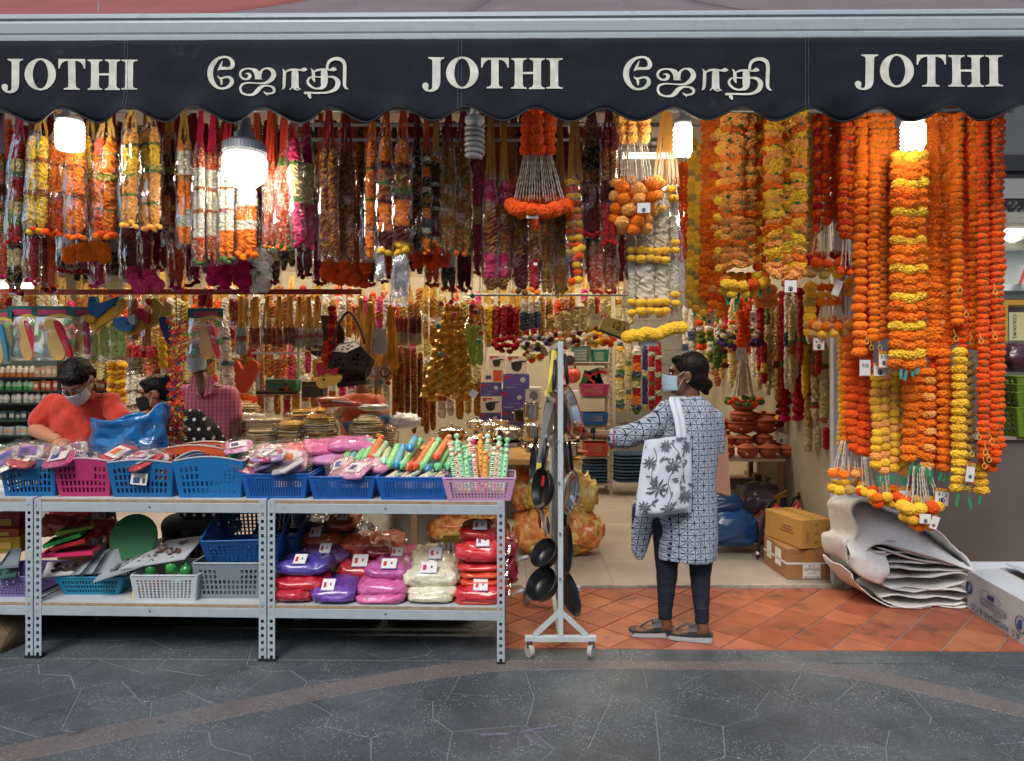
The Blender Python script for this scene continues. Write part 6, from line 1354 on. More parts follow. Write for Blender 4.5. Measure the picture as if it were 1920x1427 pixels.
lb_ = B(); lb_.box((.012,-sy/2-.003,sz*.27),(.125,.002,.10)); lb_.box((-sx/2-.003,-.06,sz*.58),(.002,.10,.12)); lb_.box((-sx/2-.003,.10,sz*.62),(.002,.08,.12))
tx = B()
for i,(s,h_,w_) in enumerate((('A.S.',.03,.05),('APPAEN',.034,.11),('JOTHI',.016,.06),('SINGAPORE',.02,.11))): text_on(tx,s,h_,(.012,-sy/2-.0045,sz*.27+.036-.026*i),(1,0,0),(0,0,1),fitw=w_)
tx2 = B(); text_on(tx2,'THIS SIDE UP',.016,(-.09,-sy/2-.002,sz*.85),(1,0,0),(0,0,1)); tx2.prism([(.105,.10),(.125,.10),(.125,.15),(.133,.15),(.115,.175),(.097,.15),(.105,.15)],.001,Matrix.Translation((0,-sy/2-.003,0)))
carton('cardboard_carton','strapped brown carton with a white address label on the floor',(2.075,4.985,.023),sx,sy,sz,.03,'9a7048',[('tape',m_tape,tb),('strap',m_strap,st_),('address_label',m_card,lb_),('address',m_blackp,tx),('print',m_bprint,tx2)])
sx,sy,sz = .245,.42,.20
tp = B().box((0,0,sz+.001),(.04,sy,.0015)).box((0,-sy/2-.001,sz*.5),(.04,.0015,sz)); mk = B()
for i in range(7): text_on(mk,'M',.032,(0,-sy/2+.04+i*.056,sz+.003),(1,0,0),(0,1,0))
for i in range(3): text_on(mk,'M',.032,(0,-sy/2-.003,sz*(.2+.3*i)),(1,0,0),(0,0,1))
ln = B()
for i in range(3): ln.box((-.08+.01*i,-sy/2-.002,sz*.4),(.002,.001,.07)); 
for i in range(3): ln.box((-sx/2-.002,-.05,sz*(.45+.1*i)),(.001,.16-.03*i,.006))
ln.box((.08,-sy/2-.002,sz*.5),(.003,.001,.09))
carton('cardboard_carton','yellowish carton with black taped marks stacked on the strapped one',(2.075,4.985,.241),sx,sy,sz,.24,'b98a44',[('tape',mat('tape_pale','b9924a',.35),tp),('tape_print',m_blackp,mk),('print',m_bprint,ln)])
# broom leaning on the pot table
t = thing('broom_stick','plain wooden broom handle leaning against the pot table','broom',P(1523,960,5.4)); B().tube([P(1522,962,5.3),P(1554,770,5.6)],.013,8).build('handle',mat('broom_wood','a07048',.6,var=(30,.2)),t,smooth=True)
# ---- folded tarpaulin
t = thing('folded_tarpaulin','dirty white tarpaulin folded in a tall heap before the pillar','tarpaulin',P(1700,1130,4.4)); m_tarp = mat('dirty_white_canvas','e0e0dc',.8,spec=.3,var=(6,.14),wear=(3.5,'8d867e',.60),bump=(35,.35))
def sheet_path(name,pts,D0,D1,th,seed,amp=.02):
    pp = catmull([P(px,py,4.32) for px,py in pts],5); b = B(); n = len(pp); nd = 10; vs,fs = [],[]
    for j in range(nd+1):
        v = j/nd
        for i,p in enumerate(pp):
            y = D0+(D1-D0)*v; q = Vector((p.x,y,p.z)); k = mnoise.noise(Vector((q.x*6+seed,q.y*5,q.z*9)))*amp+mnoise.noise(Vector((q.x*22+seed,q.y*9,q.z*26)))*amp*.4
            q.z = max(.012,q.z+k-.03*v*(1 if q.z > .3 else 0)); q.x += k*.6; q.y += mnoise.noise(Vector((q.x*7,seed,q.z*11)))*.06*(1-v)
            vs.append(q)
    for j in range(nd):
        for i in range(n-1): fs.append((j*n+i,j*n+i+1,(j+1)*n+i+1,(j+1)*n+i))
    o = b.add(vs,fs).build(name,m_tarp,t,smooth=True); solid(o,th,0); return o
sheet_path('lower_folds',[(1580,1062),(1598,1092),(1650,1130),(1712,1142),(1800,1140),(1812,1133),(1790,1128),(1700,1130),(1655,1122),(1648,1112),(1680,1108),(1760,1116),(1806,1116),(1812,1104),(1770,1098),(1690,1100),(1640,1086),(1608,1058),(1588,1048)],4.26,4.60,.006,1)
sheet_path('middle_folds',[(1612,1060),(1640,1088),(1700,1096),(1790,1094),(1806,1082),(1788,1074),(1700,1080),(1640,1074),(1634,1064),(1680,1060),(1770,1070),(1800,1066),(1790,1058),(1720,1050),(1648,1052),(1640,1042),(1690,1036),(1780,1052),(1800,1056)],4.28,4.60,.006,2)
sheet_path('upper_folds',[(1650,1032),(1620,1034),(1618,1022),(1640,1016),(1700,1030),(1760,1048),(1774,1050),(1766,1056),(1700,1040),(1640,1026)],4.27,4.58,.010,3)
sheet_path('top_cover',[(1640,1085),(1604,1070),(1582,1040),(1580,1012),(1598,1004),(1594,970),(1592,948),(1606,938),(1632,940),(1690,962),(1748,994),(1790,1030),(1812,1056),(1808,1066)],4.27,4.60,.012,4,.016)
sheet_path('inner_fold',[(1600,1008),(1612,1026),(1640,1012),(1668,1008),(1740,1036),(1800,1060)],4.27,4.58,.012,5)
def drape(name,top,bot,Dt,Db,seed,bulge=.03):
    tp,bt = catmull([P(px,py,4.32) for px,py in top],6),catmull([P(px,py,4.32) for px,py in bot],6); n = 30
    def df(u,v):
        i = u*(len(tp)-1); a = tp[int(i)].lerp(tp[min(int(i)+1,len(tp)-1)],i % 1); i = u*(len(bt)-1); e = bt[int(i)].lerp(bt[min(int(i)+1,len(bt)-1)],i % 1); p = a.lerp(e,v)
        p.y = Dt+(Db-Dt)*v-bulge*sin(PI*v)+(mnoise.noise(Vector((p.x*9+seed,p.z*9,0)))+.5*mnoise.noise(Vector((p.x*26,p.z*20,seed))))*.016; return p
    solid(B().grid(df,n,16).build(name,m_tarp,t,smooth=True),.010,0)
drape('top_drape',[(1590,952),(1604,938),(1632,938),(1690,960),(1748,992),(1790,1028),(1814,1060)],[(1604,1040),(1618,1022),(1640,1014),(1690,1026),(1740,1040),(1780,1054),(1812,1064)],4.56,4.24,3)
drape('side_roll',[(1580,1014),(1590,1004),(1606,1010),(1630,1028),(1652,1034)],[(1578,1046),(1592,1066),(1610,1078),(1636,1086),(1648,1072)],4.30,4.235,8,.05)
# ---- white printed carton at the right edge
q = Vector((X(1905,4.0),4.05,0)); t = thing('printed_carton','white printed carton with open flaps at the right picture edge','carton',(0,0,0))
A = Vector((*G(1814,1142,.0),.006)); Bq = Vector((*G(1925,1216,.0),.006)); d = (Bq-A).normalized(); nrm = Vector((-d.y,d.x,0)); nrm = nrm if nrm.x > 0 else -nrm; Lc,Wc,Hc = .66,.42,.235
t.location = A; m_wc = mat('white_carton','bfc5c8',.7,var=(5,.08),wear=(9,'9a938a',.66)); m_cb = mat('carton_inside','8f7355',.85)
b = B(); 
c4 = [A,A+d*Lc,A+d*Lc+nrm*Wc,A+nrm*Wc]; up = Vector((0,0,Hc)); b.add(c4+[p+up for p in c4],[(0,1,5,4),(1,2,6,5),(2,3,7,6),(3,0,4,7),(3,2,1,0)]); o = b.build('carton_body',m_wc,t); solid(o,.005,-1)
for pts in ([c4[0]+up,c4[1]+up,c4[1]+up+nrm*.19+Vector((0,0,.012)),c4[0]+up+nrm*.19+Vector((0,0,.018))],[c4[3]+up,c4[2]+up,c4[2]+up-nrm*.2+Vector((0,0,.03)),c4[3]+up-nrm*.2+Vector((0,0,.05))],[c4[0]+up,c4[3]+up,c4[3]+up-d*.10+Vector((0,0,.04)),c4[0]+up-d*.08+Vector((0,0,.03))]): solid(B().add(pts,[(0,1,2,3)]).build('flap',m_wc,t),.005,0)
B().tube([c4[0]+up+nrm*.19+Vector((0,0,.02)),c4[1]+up+nrm*.19+Vector((0,0,.014))],.004,5).build('flap_edge',m_cb,t)
no = -nrm*.006; m_bp = mat('blue_print','2a3c66',.7); tx = B(); org = A+no+Vector((0,0,Hc)); pt = lambda u,v: org+d*u-Vector((0,0,v)) 
text_on(tx,'A.S. AHSANAA & CO',.055,pt(.30,.20),-d,(0,0,-1),fitw=.50); text_on(tx,'TRICHIRAPPALLI ROAD',.022,pt(.30,.135),-d,(0,0,-1),fitw=.26); text_on(tx,'CHENNAI',.018,pt(.34,.165),-d,(0,0,-1))
tx.tube([pt(.26+.08*cos(a*PI/10)+(.03 if cos(a*PI/10) > 0 else -.03),.085+.025*sin(a*PI/10)) for a in range(20)],.0012,4,closed=True)
for k in range(6): tx.box(pt(.24+.012*k,.085),(.005,.002,.03))
tx.tube([pt(.56+.045*cos(a*PI/12),.13+.045*sin(a*PI/12)) for a in range(24)],.0025,4,closed=True); tx.sphere(pt(.56,.13),(.02,.002,.028),10,8); tx.tube([pt(.03+.025*cos(a*PI/12),.10+.035*sin(a*PI/12)) for a in range(24)],.006,4,closed=True); tx.build('print',m_bp,t)
b = B(); b.bar(pt(.16,.15),pt(.42,.15),.001,.003).bar(pt(.16,.118),pt(.42,.118),.001,.003).bar(pt(.16,.118),pt(.16,.15),.001,.003).bar(pt(.42,.118),pt(.42,.15),.001,.003); b.build('print_frame',m_bp,t)
# ---- green baskets, book stand and neighbouring shop at the far right
for k in range(4): basket('green basket of a nested stack on the counter, %s' % ('lowest','second','third','topmost')[k],0,0,4.82,.3,.20 if k == 0 else .12,1.026+(0 if k == 0 else .13+.055*k),'6d8a24',(8,4),cx=X(1925,4.9),wd=.44,name='green_basket',group='nested green baskets')
t = thing('dark_bundle','dark red glittery bundle behind the green baskets','bundle',P(1905,690,5.3)); b = B(); pillow_geo(b,P(1910,672,5.4),(.3,.2,.22),None,8,.2); b.build('bundle',mat('dark_glitter','4a1c2c',.4,var=(150,.6),coat=.4),t,smooth=True)
nb = thing('neighbour_shop','bright neighbouring shop front with white sign letters at the right edge','shop',(X(1930,7),7,0)); DN = 7.0
def nbox(nm,px0,px1,py0,py1,D,dep,m):
    p0,p1 = P(px0,py1,D),P(px1,py0,D); return B().box(((p0.x+p1.x)/2,D+dep/2,(p0.z+p1.z)/2),(p1.x-p0.x,dep,p1.z-p0.z)).build(nm,m,nb)
nbox('upper_wall',1640,2300,-200,340,DN,.2,mat('dark_grey_panel','4a4c4c',.7,var=(3,.1))); nbox('louvre',1700,2300,290,320,DN-.06,.05,m_dark); nbox('grey_board',1700,2300,335,372,DN-.03,.2,mat('mid_grey','7c7d7a',.6))
b = B()
for i in range(14):
    for j in range(3): 
        if (i*7+j*3) % 5 < 3: b.box(P(1882+i*6,380+j*6,DN-.02),(S(5,DN),.01,S(5,DN)))
b.build('mosaic',mat('black_mosaic','151617',.3),nb); nbox('mosaic_backing',1700,2300,372,398,DN,.1,mat('mosaic_grey','6d6c66',.6)); nbox('ledge',1700,2300,398,418,DN-.12,.3,mat('ledge_grey','8a8a80',.7,var=(40,.2)))
nbox('lit_soffit',1640,2300,418,470,DN+.3,.05,mat('pale_soffit','c9cbc4',.7)); nbox('sign_board',1640,2300,470,560,DN+.2,.08,mat('sign_board','aeb4ac',.6)); nbox('white_ledge',1640,2300,533,545,DN+.1,.1,mat('white_ledge','d8dbd8',.5))
B().lathe([(0,0),(.10,0)],P(1902,437,DN+.26),18,Matrix.Rotation(rad(115),3,'X'),caps=False).build('downlight',m_glow2,nb)
b = B(); A0 = lambda u,v: P(1906+u,533-v,DN-.06); q0 = [(0,0),(16,0),(22,36),(30,36),(36,0),(52,0),(38,62),(14,62)]
b.prism([(S(u,DN),S(v,DN)) for u,v in ((0,0),(9,0),(12,10),(24,10),(27,0),(36,0),(23,36),(13,36))],.06,Matrix.Translation(P(1908,533,DN-.06))); b.build('sign_letter',mat('white_sign_letter','d6d8d6',.4),nb); b = B(); b.v = []; b.prism([(S(u,DN),S(v,DN)) for u,v in ((2,1),(8,1),(11,11),(25,11),(28,1),(34,1),(22,34.5),(14,34.5))],.005,Matrix.Translation(P(1908,533,DN-.068))); b.build('letter_face',mat('red_letter','c8523a',.5),nb)
nbox('yellow_shelf',1860,2200,562,572,5.7,.2,mat('yellow_shelf','c99a3a',.5)); nbox('yellow_shelf_side',1884,1890,572,640,5.7,.2,mat('yellow_shelf','c99a3a',.5)); nbox('lower_wall',1640,2300,560,1100,DN+.3,.1,mat('neighbour_wall','5f5a52',.7)); 
t = thing('book','pale book with colours lettering on the yellow shelf','book',P(1906,638,5.68)); p0,p1 = P(1889,638,5.68),P(1925,585,5.68); B().box(((p0.x+p1.x)/2,5.72,(p0.z+p1.z)/2),(p1.x-p0.x,.03,p1.z-p0.z)).build('cover',mat('book_cover','c9c890',.5),t); B().box((p0.x+.015,5.702,(p0.z+p1.z)/2),(.03,.002,p1.z-p0.z)).build('cover_band',mat('book_band','2a5a7a',.5),t); text_on(B(),'COLOURS',.04,(p0.x+.075,5.70,(p0.z+p1.z)/2),(0,0,-1),(1,0,0),fitw=.2).build('title',m_ink,t)
# ---- garlands hung along the right wall and across the back
HG = [  # label, px, y0, y1, D, w, pitch, cols, kind
 ('crimson rose garland with a pink hem, left of the pair',1471,545,792,5.55,22,15,'rrrmrr',FLUF),('crimson rose garland with a pink hem, right of the pair',1497,540,790,5.35,22,15,'rrrrmr',FLUF),
 ('dark orange strand behind the crimson garlands',1459,600,700,5.8,12,9,'O',POM),('orange and maroon strand by the clay pots',1462,700,800,5.75,16,11,'dyd',FLUF),
 ('red orange bud strand above the white tassel, left',1388,582,650,5.4,14,9,'O',FLUF),('red orange bud strand above the white tassel, right',1402,575,640,5.42,12,9,'O',FLUF),
 ('mixed orange, white and green strand near the customer head',1312,600,690,6.2,16,11,'Owee',FLUF),('white and green strand behind the customer',1330,610,700,6.4,14,10,'weew',FLUF),('green leaf strand behind the customer',1345,640,690,6.3,16,9,'e',FLUF),('yellow and maroon strand beside the green leaves',1358,620,690,6.5,13,9,'yde',FLUF)]
for lb,px,y0,y1,D,w,pit,c_,kd in HG: g = thing('hanging_garland',lb,'garland',P(px,y1,D),'garlands along the right wall'); strand(g,px,y0,y1,D,w,pit,c_,kd)
SG = [('lime green soft garland, left of two',1440,612,745,5.7,12,'c2 e.4 c6 e.4 c5'),('lime green soft garland, right of two',1454,608,735,5.72,12,'c2 e.4 c6 R.6 c5'),('red tinsel garland above the clay pots',1426,560,700,5.75,15,'r9'),('red tinsel garland lower left by the tassel',1432,640,720,5.65,12,'r4 y2 r2'),
 ('cream garland with dark bands beside the crimson pair',1516,590,815,5.2,14,'l6 d.6 l7 d.6 l7'),('red and orange topped cream garland near the rail',1530,650,790,5.08,17,'r4 y1 R1 c8 e.6 r1 c3'),('cream jasmine garland next to the shutter rail',1546,640,795,4.95,16,'c4 e.5 r.5 c5 c4 R1'),('cream jasmine garland hanging low by the pots',1515,800,850,5.2,15,'c5'),('cream jasmine garland hanging low by the rail',1532,800,845,5.05,15,'c5'),('red drop garland at the bottom by the rail',1550,800,845,4.93,12,'r5'),
 ('cream, orange and purple banded garland on the racking side',1163,640,775,7.6,15,'V1 y1 c5 e1 V1 y1 c5 e1 V1 y1'),('slim cream and orange banded garland next to it',1179,650,775,7.7,10,'c3 e1 y1 c4 e1 y1 c3'),('red, orange and purple blocked garland at the back',1194,645,780,7.7,15,'w2 r2 o2 V1.5 e1 c1.5 r2 o2 V1.5 e1'),('purple garland with cream bands at the back',1209,645,770,7.8,10,'v5 c1 e.5 v5 c1'),('maroon garland dotted with white buds, left of two',1222,640,770,7.9,11,'r2 W.7 r2 W.7 r2 e.6 r2 W.7 r2'),('maroon garland dotted with white buds, right of two',1234,640,775,7.9,11,'r2 W.7 r2 W.7 r2 W.7 r2 W.7')]
for lb,px,y0,y1,D,w,sp in SG: bagged(lb,px-w/2,px+w/2,y0,y1,D,1,sp,None,bag=None,group='soft garlands along the right wall')
g = thing('hanging_garland','white tassel hanger with a price card over the clay pots','garland',P(1392,770,5.4)); fan(g,1394,10,655,1396,40,742,5.4,12,.006); ring(g,1395,752,60,14,5.4,14,11,'eOe',FLUF); strand(g,1394,640,662,5.4,18,8,'O',FLUF)
card('white price card over the white tassel hanger',1390,664,20,24,5.3,border='cfcdc8',head=None,txt='2.5',emblem=False); card('pale price card among the orange petals',1412,595,14,18,5.2,txt='',head=None); card('dark framed card near the bulb lit garlands',1330,598,16,26,5.3,border='6a6460',head=None,txt=''); card('folded card lying among the clay pots',1466,822,18,20,5.6,border='c4a0a0',head=None,txt='',tilt=.3)
g = thing('hanging_garland','purple and green wreath ring above the white tassel hanger','garland',P(1390,640,5.6)); ring(g,1388,640,74,20,5.6,13,16,'v',FLUF); ring(g,1385,627,72,16,5.62,13,14,'ew',FLUF); ring(g,1375,610,60,12,5.65,12,10,'wO',FLUF)
g = thing('hanging_garland','peach petal garland end above the red tinsel','garland',P(1436,565,5.0)); 
for k in range(9): link('flower',R.choice(RUF),None,g,P(1424+10*(k % 3),540+14*(k//3),5.0)-g.location,(.5,R.uniform(-.4,.4),0),S(13,5),jit(PAL['a']))
rgr = random.Random(17)
for k in range(30):      # more strands filling the right wall behind
    px = 1286+k*8.6; D = min(7.6,2.2*F/(px-960)-rgr.uniform(0,.25)); y0 = 556+rgr.uniform(-14,14); y1 = y0+rgr.uniform(80,190); c = rgr.choice(['c4 e.5 R1 c4','r5 e.5 r3','O5 d1 O3','y3 e.6 y4','w3 V1 w3','m4 c1 m3','l5 d.6 l3','e2 W1 e2 R1'])
    bagged('soft strand filling the right wall, %s from the doorway bulb' % ordn(k+1),px-6,px+6,y0,y1,D,1,c,None,bag=None,group='strands filling the right wall',name='strung_garland')
ROWB = [('yellow green soft strand left of the red curtain',916,570,645,6.2,14,'y6'),('crimson curtain strand, first',934,572,632,6.1,12,'r6'),('crimson curtain strand, second',945,570,632,6.1,12,'r6'),('crimson curtain strand, third',956,570,632,6.12,12,'r6'),('crimson curtain strand, fourth',967,572,632,6.1,12,'r6'),
 ('white and purple strand, first of three',982,560,622,6.1,11,'w3 V4'),('white and purple strand, second of three',995,560,620,6.1,11,'w3 V4'),('white and purple strand, third of three',1008,560,618,6.1,11,'w3 V4'),('gold and cream strand beside the purple ones',1032,590,632,6.1,14,'l5'),('cream cylinder strand, first of four',1047,582,622,6.1,13,'R1 c6'),('cream cylinder strand, second of four',1063,574,622,6.1,15,'d1 c7'),('cream cylinder strand, third of four',1080,574,622,6.1,15,'d1 c7'),('cream cylinder strand, last of four',1095,572,622,6.12,12,'R1 c7'),('ivory jasmine strand above the price card',1108,555,620,6.0,14,'c7')]
for lb,px,y0,y1,D,w,sp in ROWB: bagged(lb,px-w/2,px+w/2,y0,y1,D,1,sp,None,bag=None,group='short strands hung across the shop')
for lb,px,py,w,n,c_ in (('crimson rose fringe under the red curtain',950,642,46,14,'r'),('white and violet fringe under the purple strands',1000,640,50,16,'wvwe'),('cream and brown fringe under the cream cylinders',1065,632,76,18,'wlwd'),('yellow fringe under the ivory jasmine',1118,632,36,10,'cyy'),('red rose fringe at the end of the row',1140,634,22,7,'O'),('mixed bud fringe hanging lower over the boxes',1004,662,34,9,'wOy')):
    g = thing('flower_fringe',lb,'garland',P(px,py+10,6.05),'fringes hung across the shop'); ring(g,px,py,w,18,6.05,13,n,c_,FLUF,.05); ring(g,px,py+12,w*.7,8,6.05,11,n//2,c_,FLUF,.05)
t = thing('hanging_pipe','thin pipe carrying the short strands across the shop','pipe',P(1020,552,6.1)); B().tube([P(880,553,6.1),P(1180,553,6.1)],.012,8).build('pipe',m_pipe,t)
B().tube([P(900,553,6.1),P(900,290,6.1)],.005,5).tube([P(1160,553,6.1),P(1160,290,6.1)],.005,5).build('hanger_rod',m_pipe,t)
card('plain white price card at the end of the ivory strands',1117,600,20,24,5.9,border='cfcdc8',head=None,txt='$3.50',emblem=False)
t = thing('price_board','yellow handwritten price board hung in the middle of the shop','sign',P(1150,610,5.6)); pts = [P(1122,618,5.5),P(1182,640,5.7),P(1180,605,5.7),P(1132,592,5.5)]; solid(B().add(pts,[(0,1,2,3)]).build('board',mat('yellow_board','d6cf7a',.6),t),.006); text_on(B(),'321',.10,P(1160,612,5.59),(1,.1,-.25),(.2,0,1)).build('handwriting',m_ink,t); solid(B().add([P(1122,621,5.49),P(1184,644,5.69),P(1184,640,5.69),P(1122,617,5.49)],[(0,1,2,3)]).build('board_edge',mat('green_edge','2f5a48',.6),t),.012)
# ------------------------------------------------------------------ left side: bottle shelves, packet wall, toys, lantern
DL = 7.0; ys_ = (680,707,732,756,788,816,846)
t = thing('wall_shelves','dark wall shelves of bottles and jars behind the man in orange','shelves',P(90,860,DL)); x0_,x1_ = X(-70,DL),X(215,DL); m_shelf = mat('dark_green_shelf','2c3a38',.5)
for py in ys_[1:]: B().box(((x0_+x1_)/2,DL+.12,Z(py,DL)-.008),(x1_-x0_,.26,.014)).build('shelf',m_shelf,t)
B().box(((x0_+x1_)/2,DL+.27,Z(770,DL)),(x1_-x0_,.02,S(260,DL))).build('back_panel',mat('shelf_back','6f7f78',.7),t)
for x in (x0_,(x0_+x1_)/2+.2,x1_): B().box((x,DL+.12,Z(770,DL)),(.02,.25,S(230,DL))).build('upright',m_shelf,t)
ROWS = [('white tube with an orange foot','d8d2c4','c4743a',1.0),('green tinted clear bottle','9fc4ae','3f9a5a',.9),('white jar with a pale print','d4d6d0','a8b4ae',.9),('dark cosmetic box','2f4a50','a8a8a4',.8),('pale blue carton','9fb0b4','c49a6a',.8),('teal packet','2c6a64','8fb0a4',.7)]
m_bot = mat('bottle_plastic',attr='Col',rough=.35,coat=.3); bot_me = {}
for r_i in range(6):
    nm,c1,c2,hh = ROWS[r_i]; zb = Z(ys_[r_i+1],DL); H_ = S(21,DL)*hh; k = 0
    for px in [q*11.5-4 for q in range(19)]:
        alt = (px > 55) and r_i in (0,1); k += 1; key = (r_i,alt)
        if key not in bot_me:
            b = B(); a,e = lin(c1),lin(c2)
            if alt or r_i >= 3: b.box((0,0,H_*.5),(S(9.5,DL),.06,H_),c=lin(('c9a48a','b8604a')[r_i] if alt else c1)); b.box((0,-.032,H_*.5),(S(7,DL),.004,H_*.4),c=lin('d9d0c0') if alt else e)
            else: rr = S(5.2,DL); b.lathe([(rr*.9,0),(rr,H_*.04),(rr,H_*.4),(rr,H_*.41),(rr,H_*.78),(rr*.8,H_*.84),(rr*.6,H_*.86),(rr*.6,H_),(0,H_)],(0,0,0),12,c=[e,e,e,a,a,a,a,a,a])
            me = bpy.data.meshes.new('bottle'); me.from_pydata(b.v,[],b.f); at = me.color_attributes.new('Col','FLOAT_COLOR','POINT'); at.data.foreach_set('color',[x for c in b.c for x in (*c,1.0)]); me.materials.append(m_bot); bot_me[key] = me
        lab = ('%s on the %s wall shelf' % ((('printed cream box','printed pink box')[r_i] if alt else nm),('top','second','third','fourth','fifth','lowest')[r_i])+', %s from the left' % ordn(k)); o = link('shelf_bottle',bot_me[key],None,None,(X(px+R.uniform(-1,1),DL),DL+.04+R.uniform(0,.03),zb+.0),(0,0,R.uniform(-.2,.2)),(1,1,R.uniform(.86,1.05))); tag(o,lab,'bottle' if r_i < 3 and not alt else 'box','goods on the wall shelves')
# wall of hanging packets behind everything on the left and middle
rgk = random.Random(3); CN = {'g': 'gold','c': 'cream','w': 'white','R': 'red rose','l': 'straw','P': 'orange pearl','p': 'pink','Y': 'yellow rose','O': 'orange','r': 'red'}
for row,(D,ya,yb,a,e,st_,nm) in enumerate(((6.3,562,645,95,1130,14.5,'upper row over the counter'),(6.8,630,715,120,900,15,'second row over the counter'),(7.0,700,790,225,900,17,'third row behind the assistants'),(6.5,548,610,-60,110,14,'row above the bottle shelves'),(6.9,600,690,215,470,16,'row behind the foam toys'),(7.3,540,600,-100,1180,22,'highest row at the back'),(7.4,610,672,-100,120,16,'row just over the bottles'))):
    px = a; kk = 0
    while px < e:
        kk += 1; c = rgk.choice('ggcwwRlPpcYOrRg'); w = rgk.uniform(13,18); y0 = ya+rgk.uniform(-10,8); y1 = yb+rgk.uniform(-16,12)
        bagged('small %s packet in the %s, %s from the left' % (CN[c],nm,ordn(kk)),px,px+w,y0,y1,D+rgk.uniform(-.12,.12),1,'%s3 %s1 %s3' % (c,rgk.choice('gRw'),c),rgk.choice([None,'c9a24a',None]),ribtop=y0-22,bag=None,group='packets in the '+nm,pad=2,rw=.85,name='beaded_packet'); px += st_
# tasselled bead bags on gold cords in front
for k,(px,c,y1) in enumerate(((452,'w',668),(478,'P',650),(500,'R',648),(522,'P',652),(542,'R',648),(560,'w',655),(578,'c',652),(595,'w',650))):
    bagged('pinkish beaded tassel bag on gold cords, %s in the row below the orange rail' % ('first','second','third','fourth','fifth','sixth','seventh','eighth')[k],px-10,px+10,612,y1,5.0+.03*(k % 2),3,'%s2 P1 %s3' % (c,c),'b98f3e',ribtop=556,bag='hazy',group='tassel bags below the orange rail',pad=2)
for k,(px,y0,y1,c) in enumerate(((250,560,640,'R'),(275,575,650,'g'),(440,560,610,'P'),(468,556,615,'c'))): bagged('small bagged bead strings among the foam toys, %s' % ('left','middle','by the swim card','right')[k],px-9,px+9,y0,y1,5.3,2,c+'4',None,bag='hazy',group='bead strings among the toys',pad=2)
# ---- foam toys and swim cards on the orange rail
m_foam = lambda c: mat('foam_'+c,c,.8,var=(20,.06))
def cut(t,nm,pts,D,c,th=.03,n=4): loop = [(X(px,D)-t.location.x,Z(py,D)-t.location.z) for px,py in [(v.x,v.y) for v in catmull([(x,y,0) for x,y in pts],n,True)]]; o = B().prism(loop,th,Matrix.Translation((0,D-t.location.y,0))).build(nm,m_foam(c),t,world=False); bevel(o,.004); return o
def foam(label,parts,eye=None,D=4.62):
    px,py = parts[0][0][0]; t = thing('foam_toy',label,'foam toy',P(px,py,D)); 
    for k,(pts,c,nm) in enumerate(parts): cut(t,nm,pts,D-.012*k,c)
    if eye: B().sphere(P(*eye,D-.03),(.009,.006,.009),10,6).build('eye',m_dark,t,smooth=True)
    B().tube([P(px,py-2,D+.01),P(px+12,552,D+.05)],.002,4).build('hook',m_wire,t)
foam('yellow foam fish with a blue fin hanging on the orange rail',[([(172,606),(196,588),(214,566),(232,560),(236,572),(222,586),(206,600),(186,612),(176,620)],'d0a03a','body'),([(166,560),(178,556),(184,568),(206,562),(220,556),(216,566),(196,584),(180,596),(168,588)],'1f5a8c','fin'),([(160,590),(176,594),(174,604),(158,602)],'c8982f','tail')],(215,572))
foam('small blue foam whale hanging below the yellow fish',[([(214,598),(232,594),(248,604),(244,620),(222,618),(212,608)],'2f6a9a','body'),([(240,596),(252,590),(252,608),(244,606)],'9fb0b8','tail')],(240,606),4.56)
foam('red and yellow ring shaped foam toy',[([(238,628),(262,620),(272,600),(262,584),(248,590),(254,604),(244,616)],'c9963a','body'),([(244,590),(262,578),(278,590),(276,606),(266,600),(256,594)],'b3262a','crest')],None,4.60)
foam('pale green and yellow foam figure with red tips',[([(276,566),(292,560),(304,572),(318,578),(320,590),(306,594),(296,606),(280,612),(276,598),(286,584)],'bdb048','body'),([(272,562),(280,560),(282,570),(276,572)],'b3262a','tip'),([(308,568),(320,570),(320,582),(310,584)],'d2a860','ear')],None,4.64)
foam('navy foam bottle shape above the feather garland',[([(298,598),(312,596),(320,616),(330,636),(322,646),(312,642),(304,622)],'2a2a5c','body'),([(310,600),(326,606),(330,618),(318,612)],'c8452a','flap')],None,4.55)
foam('red and yellow foam bird under the metal lantern',[([(592,716),(604,704),(622,700),(640,704),(636,716),(618,724),(600,728)],'d2a23c','body'),([(592,684),(602,680),(606,694),(622,692),(634,690),(630,702),(612,700),(598,704)],'b31f34','crest')],(607,712),4.55)
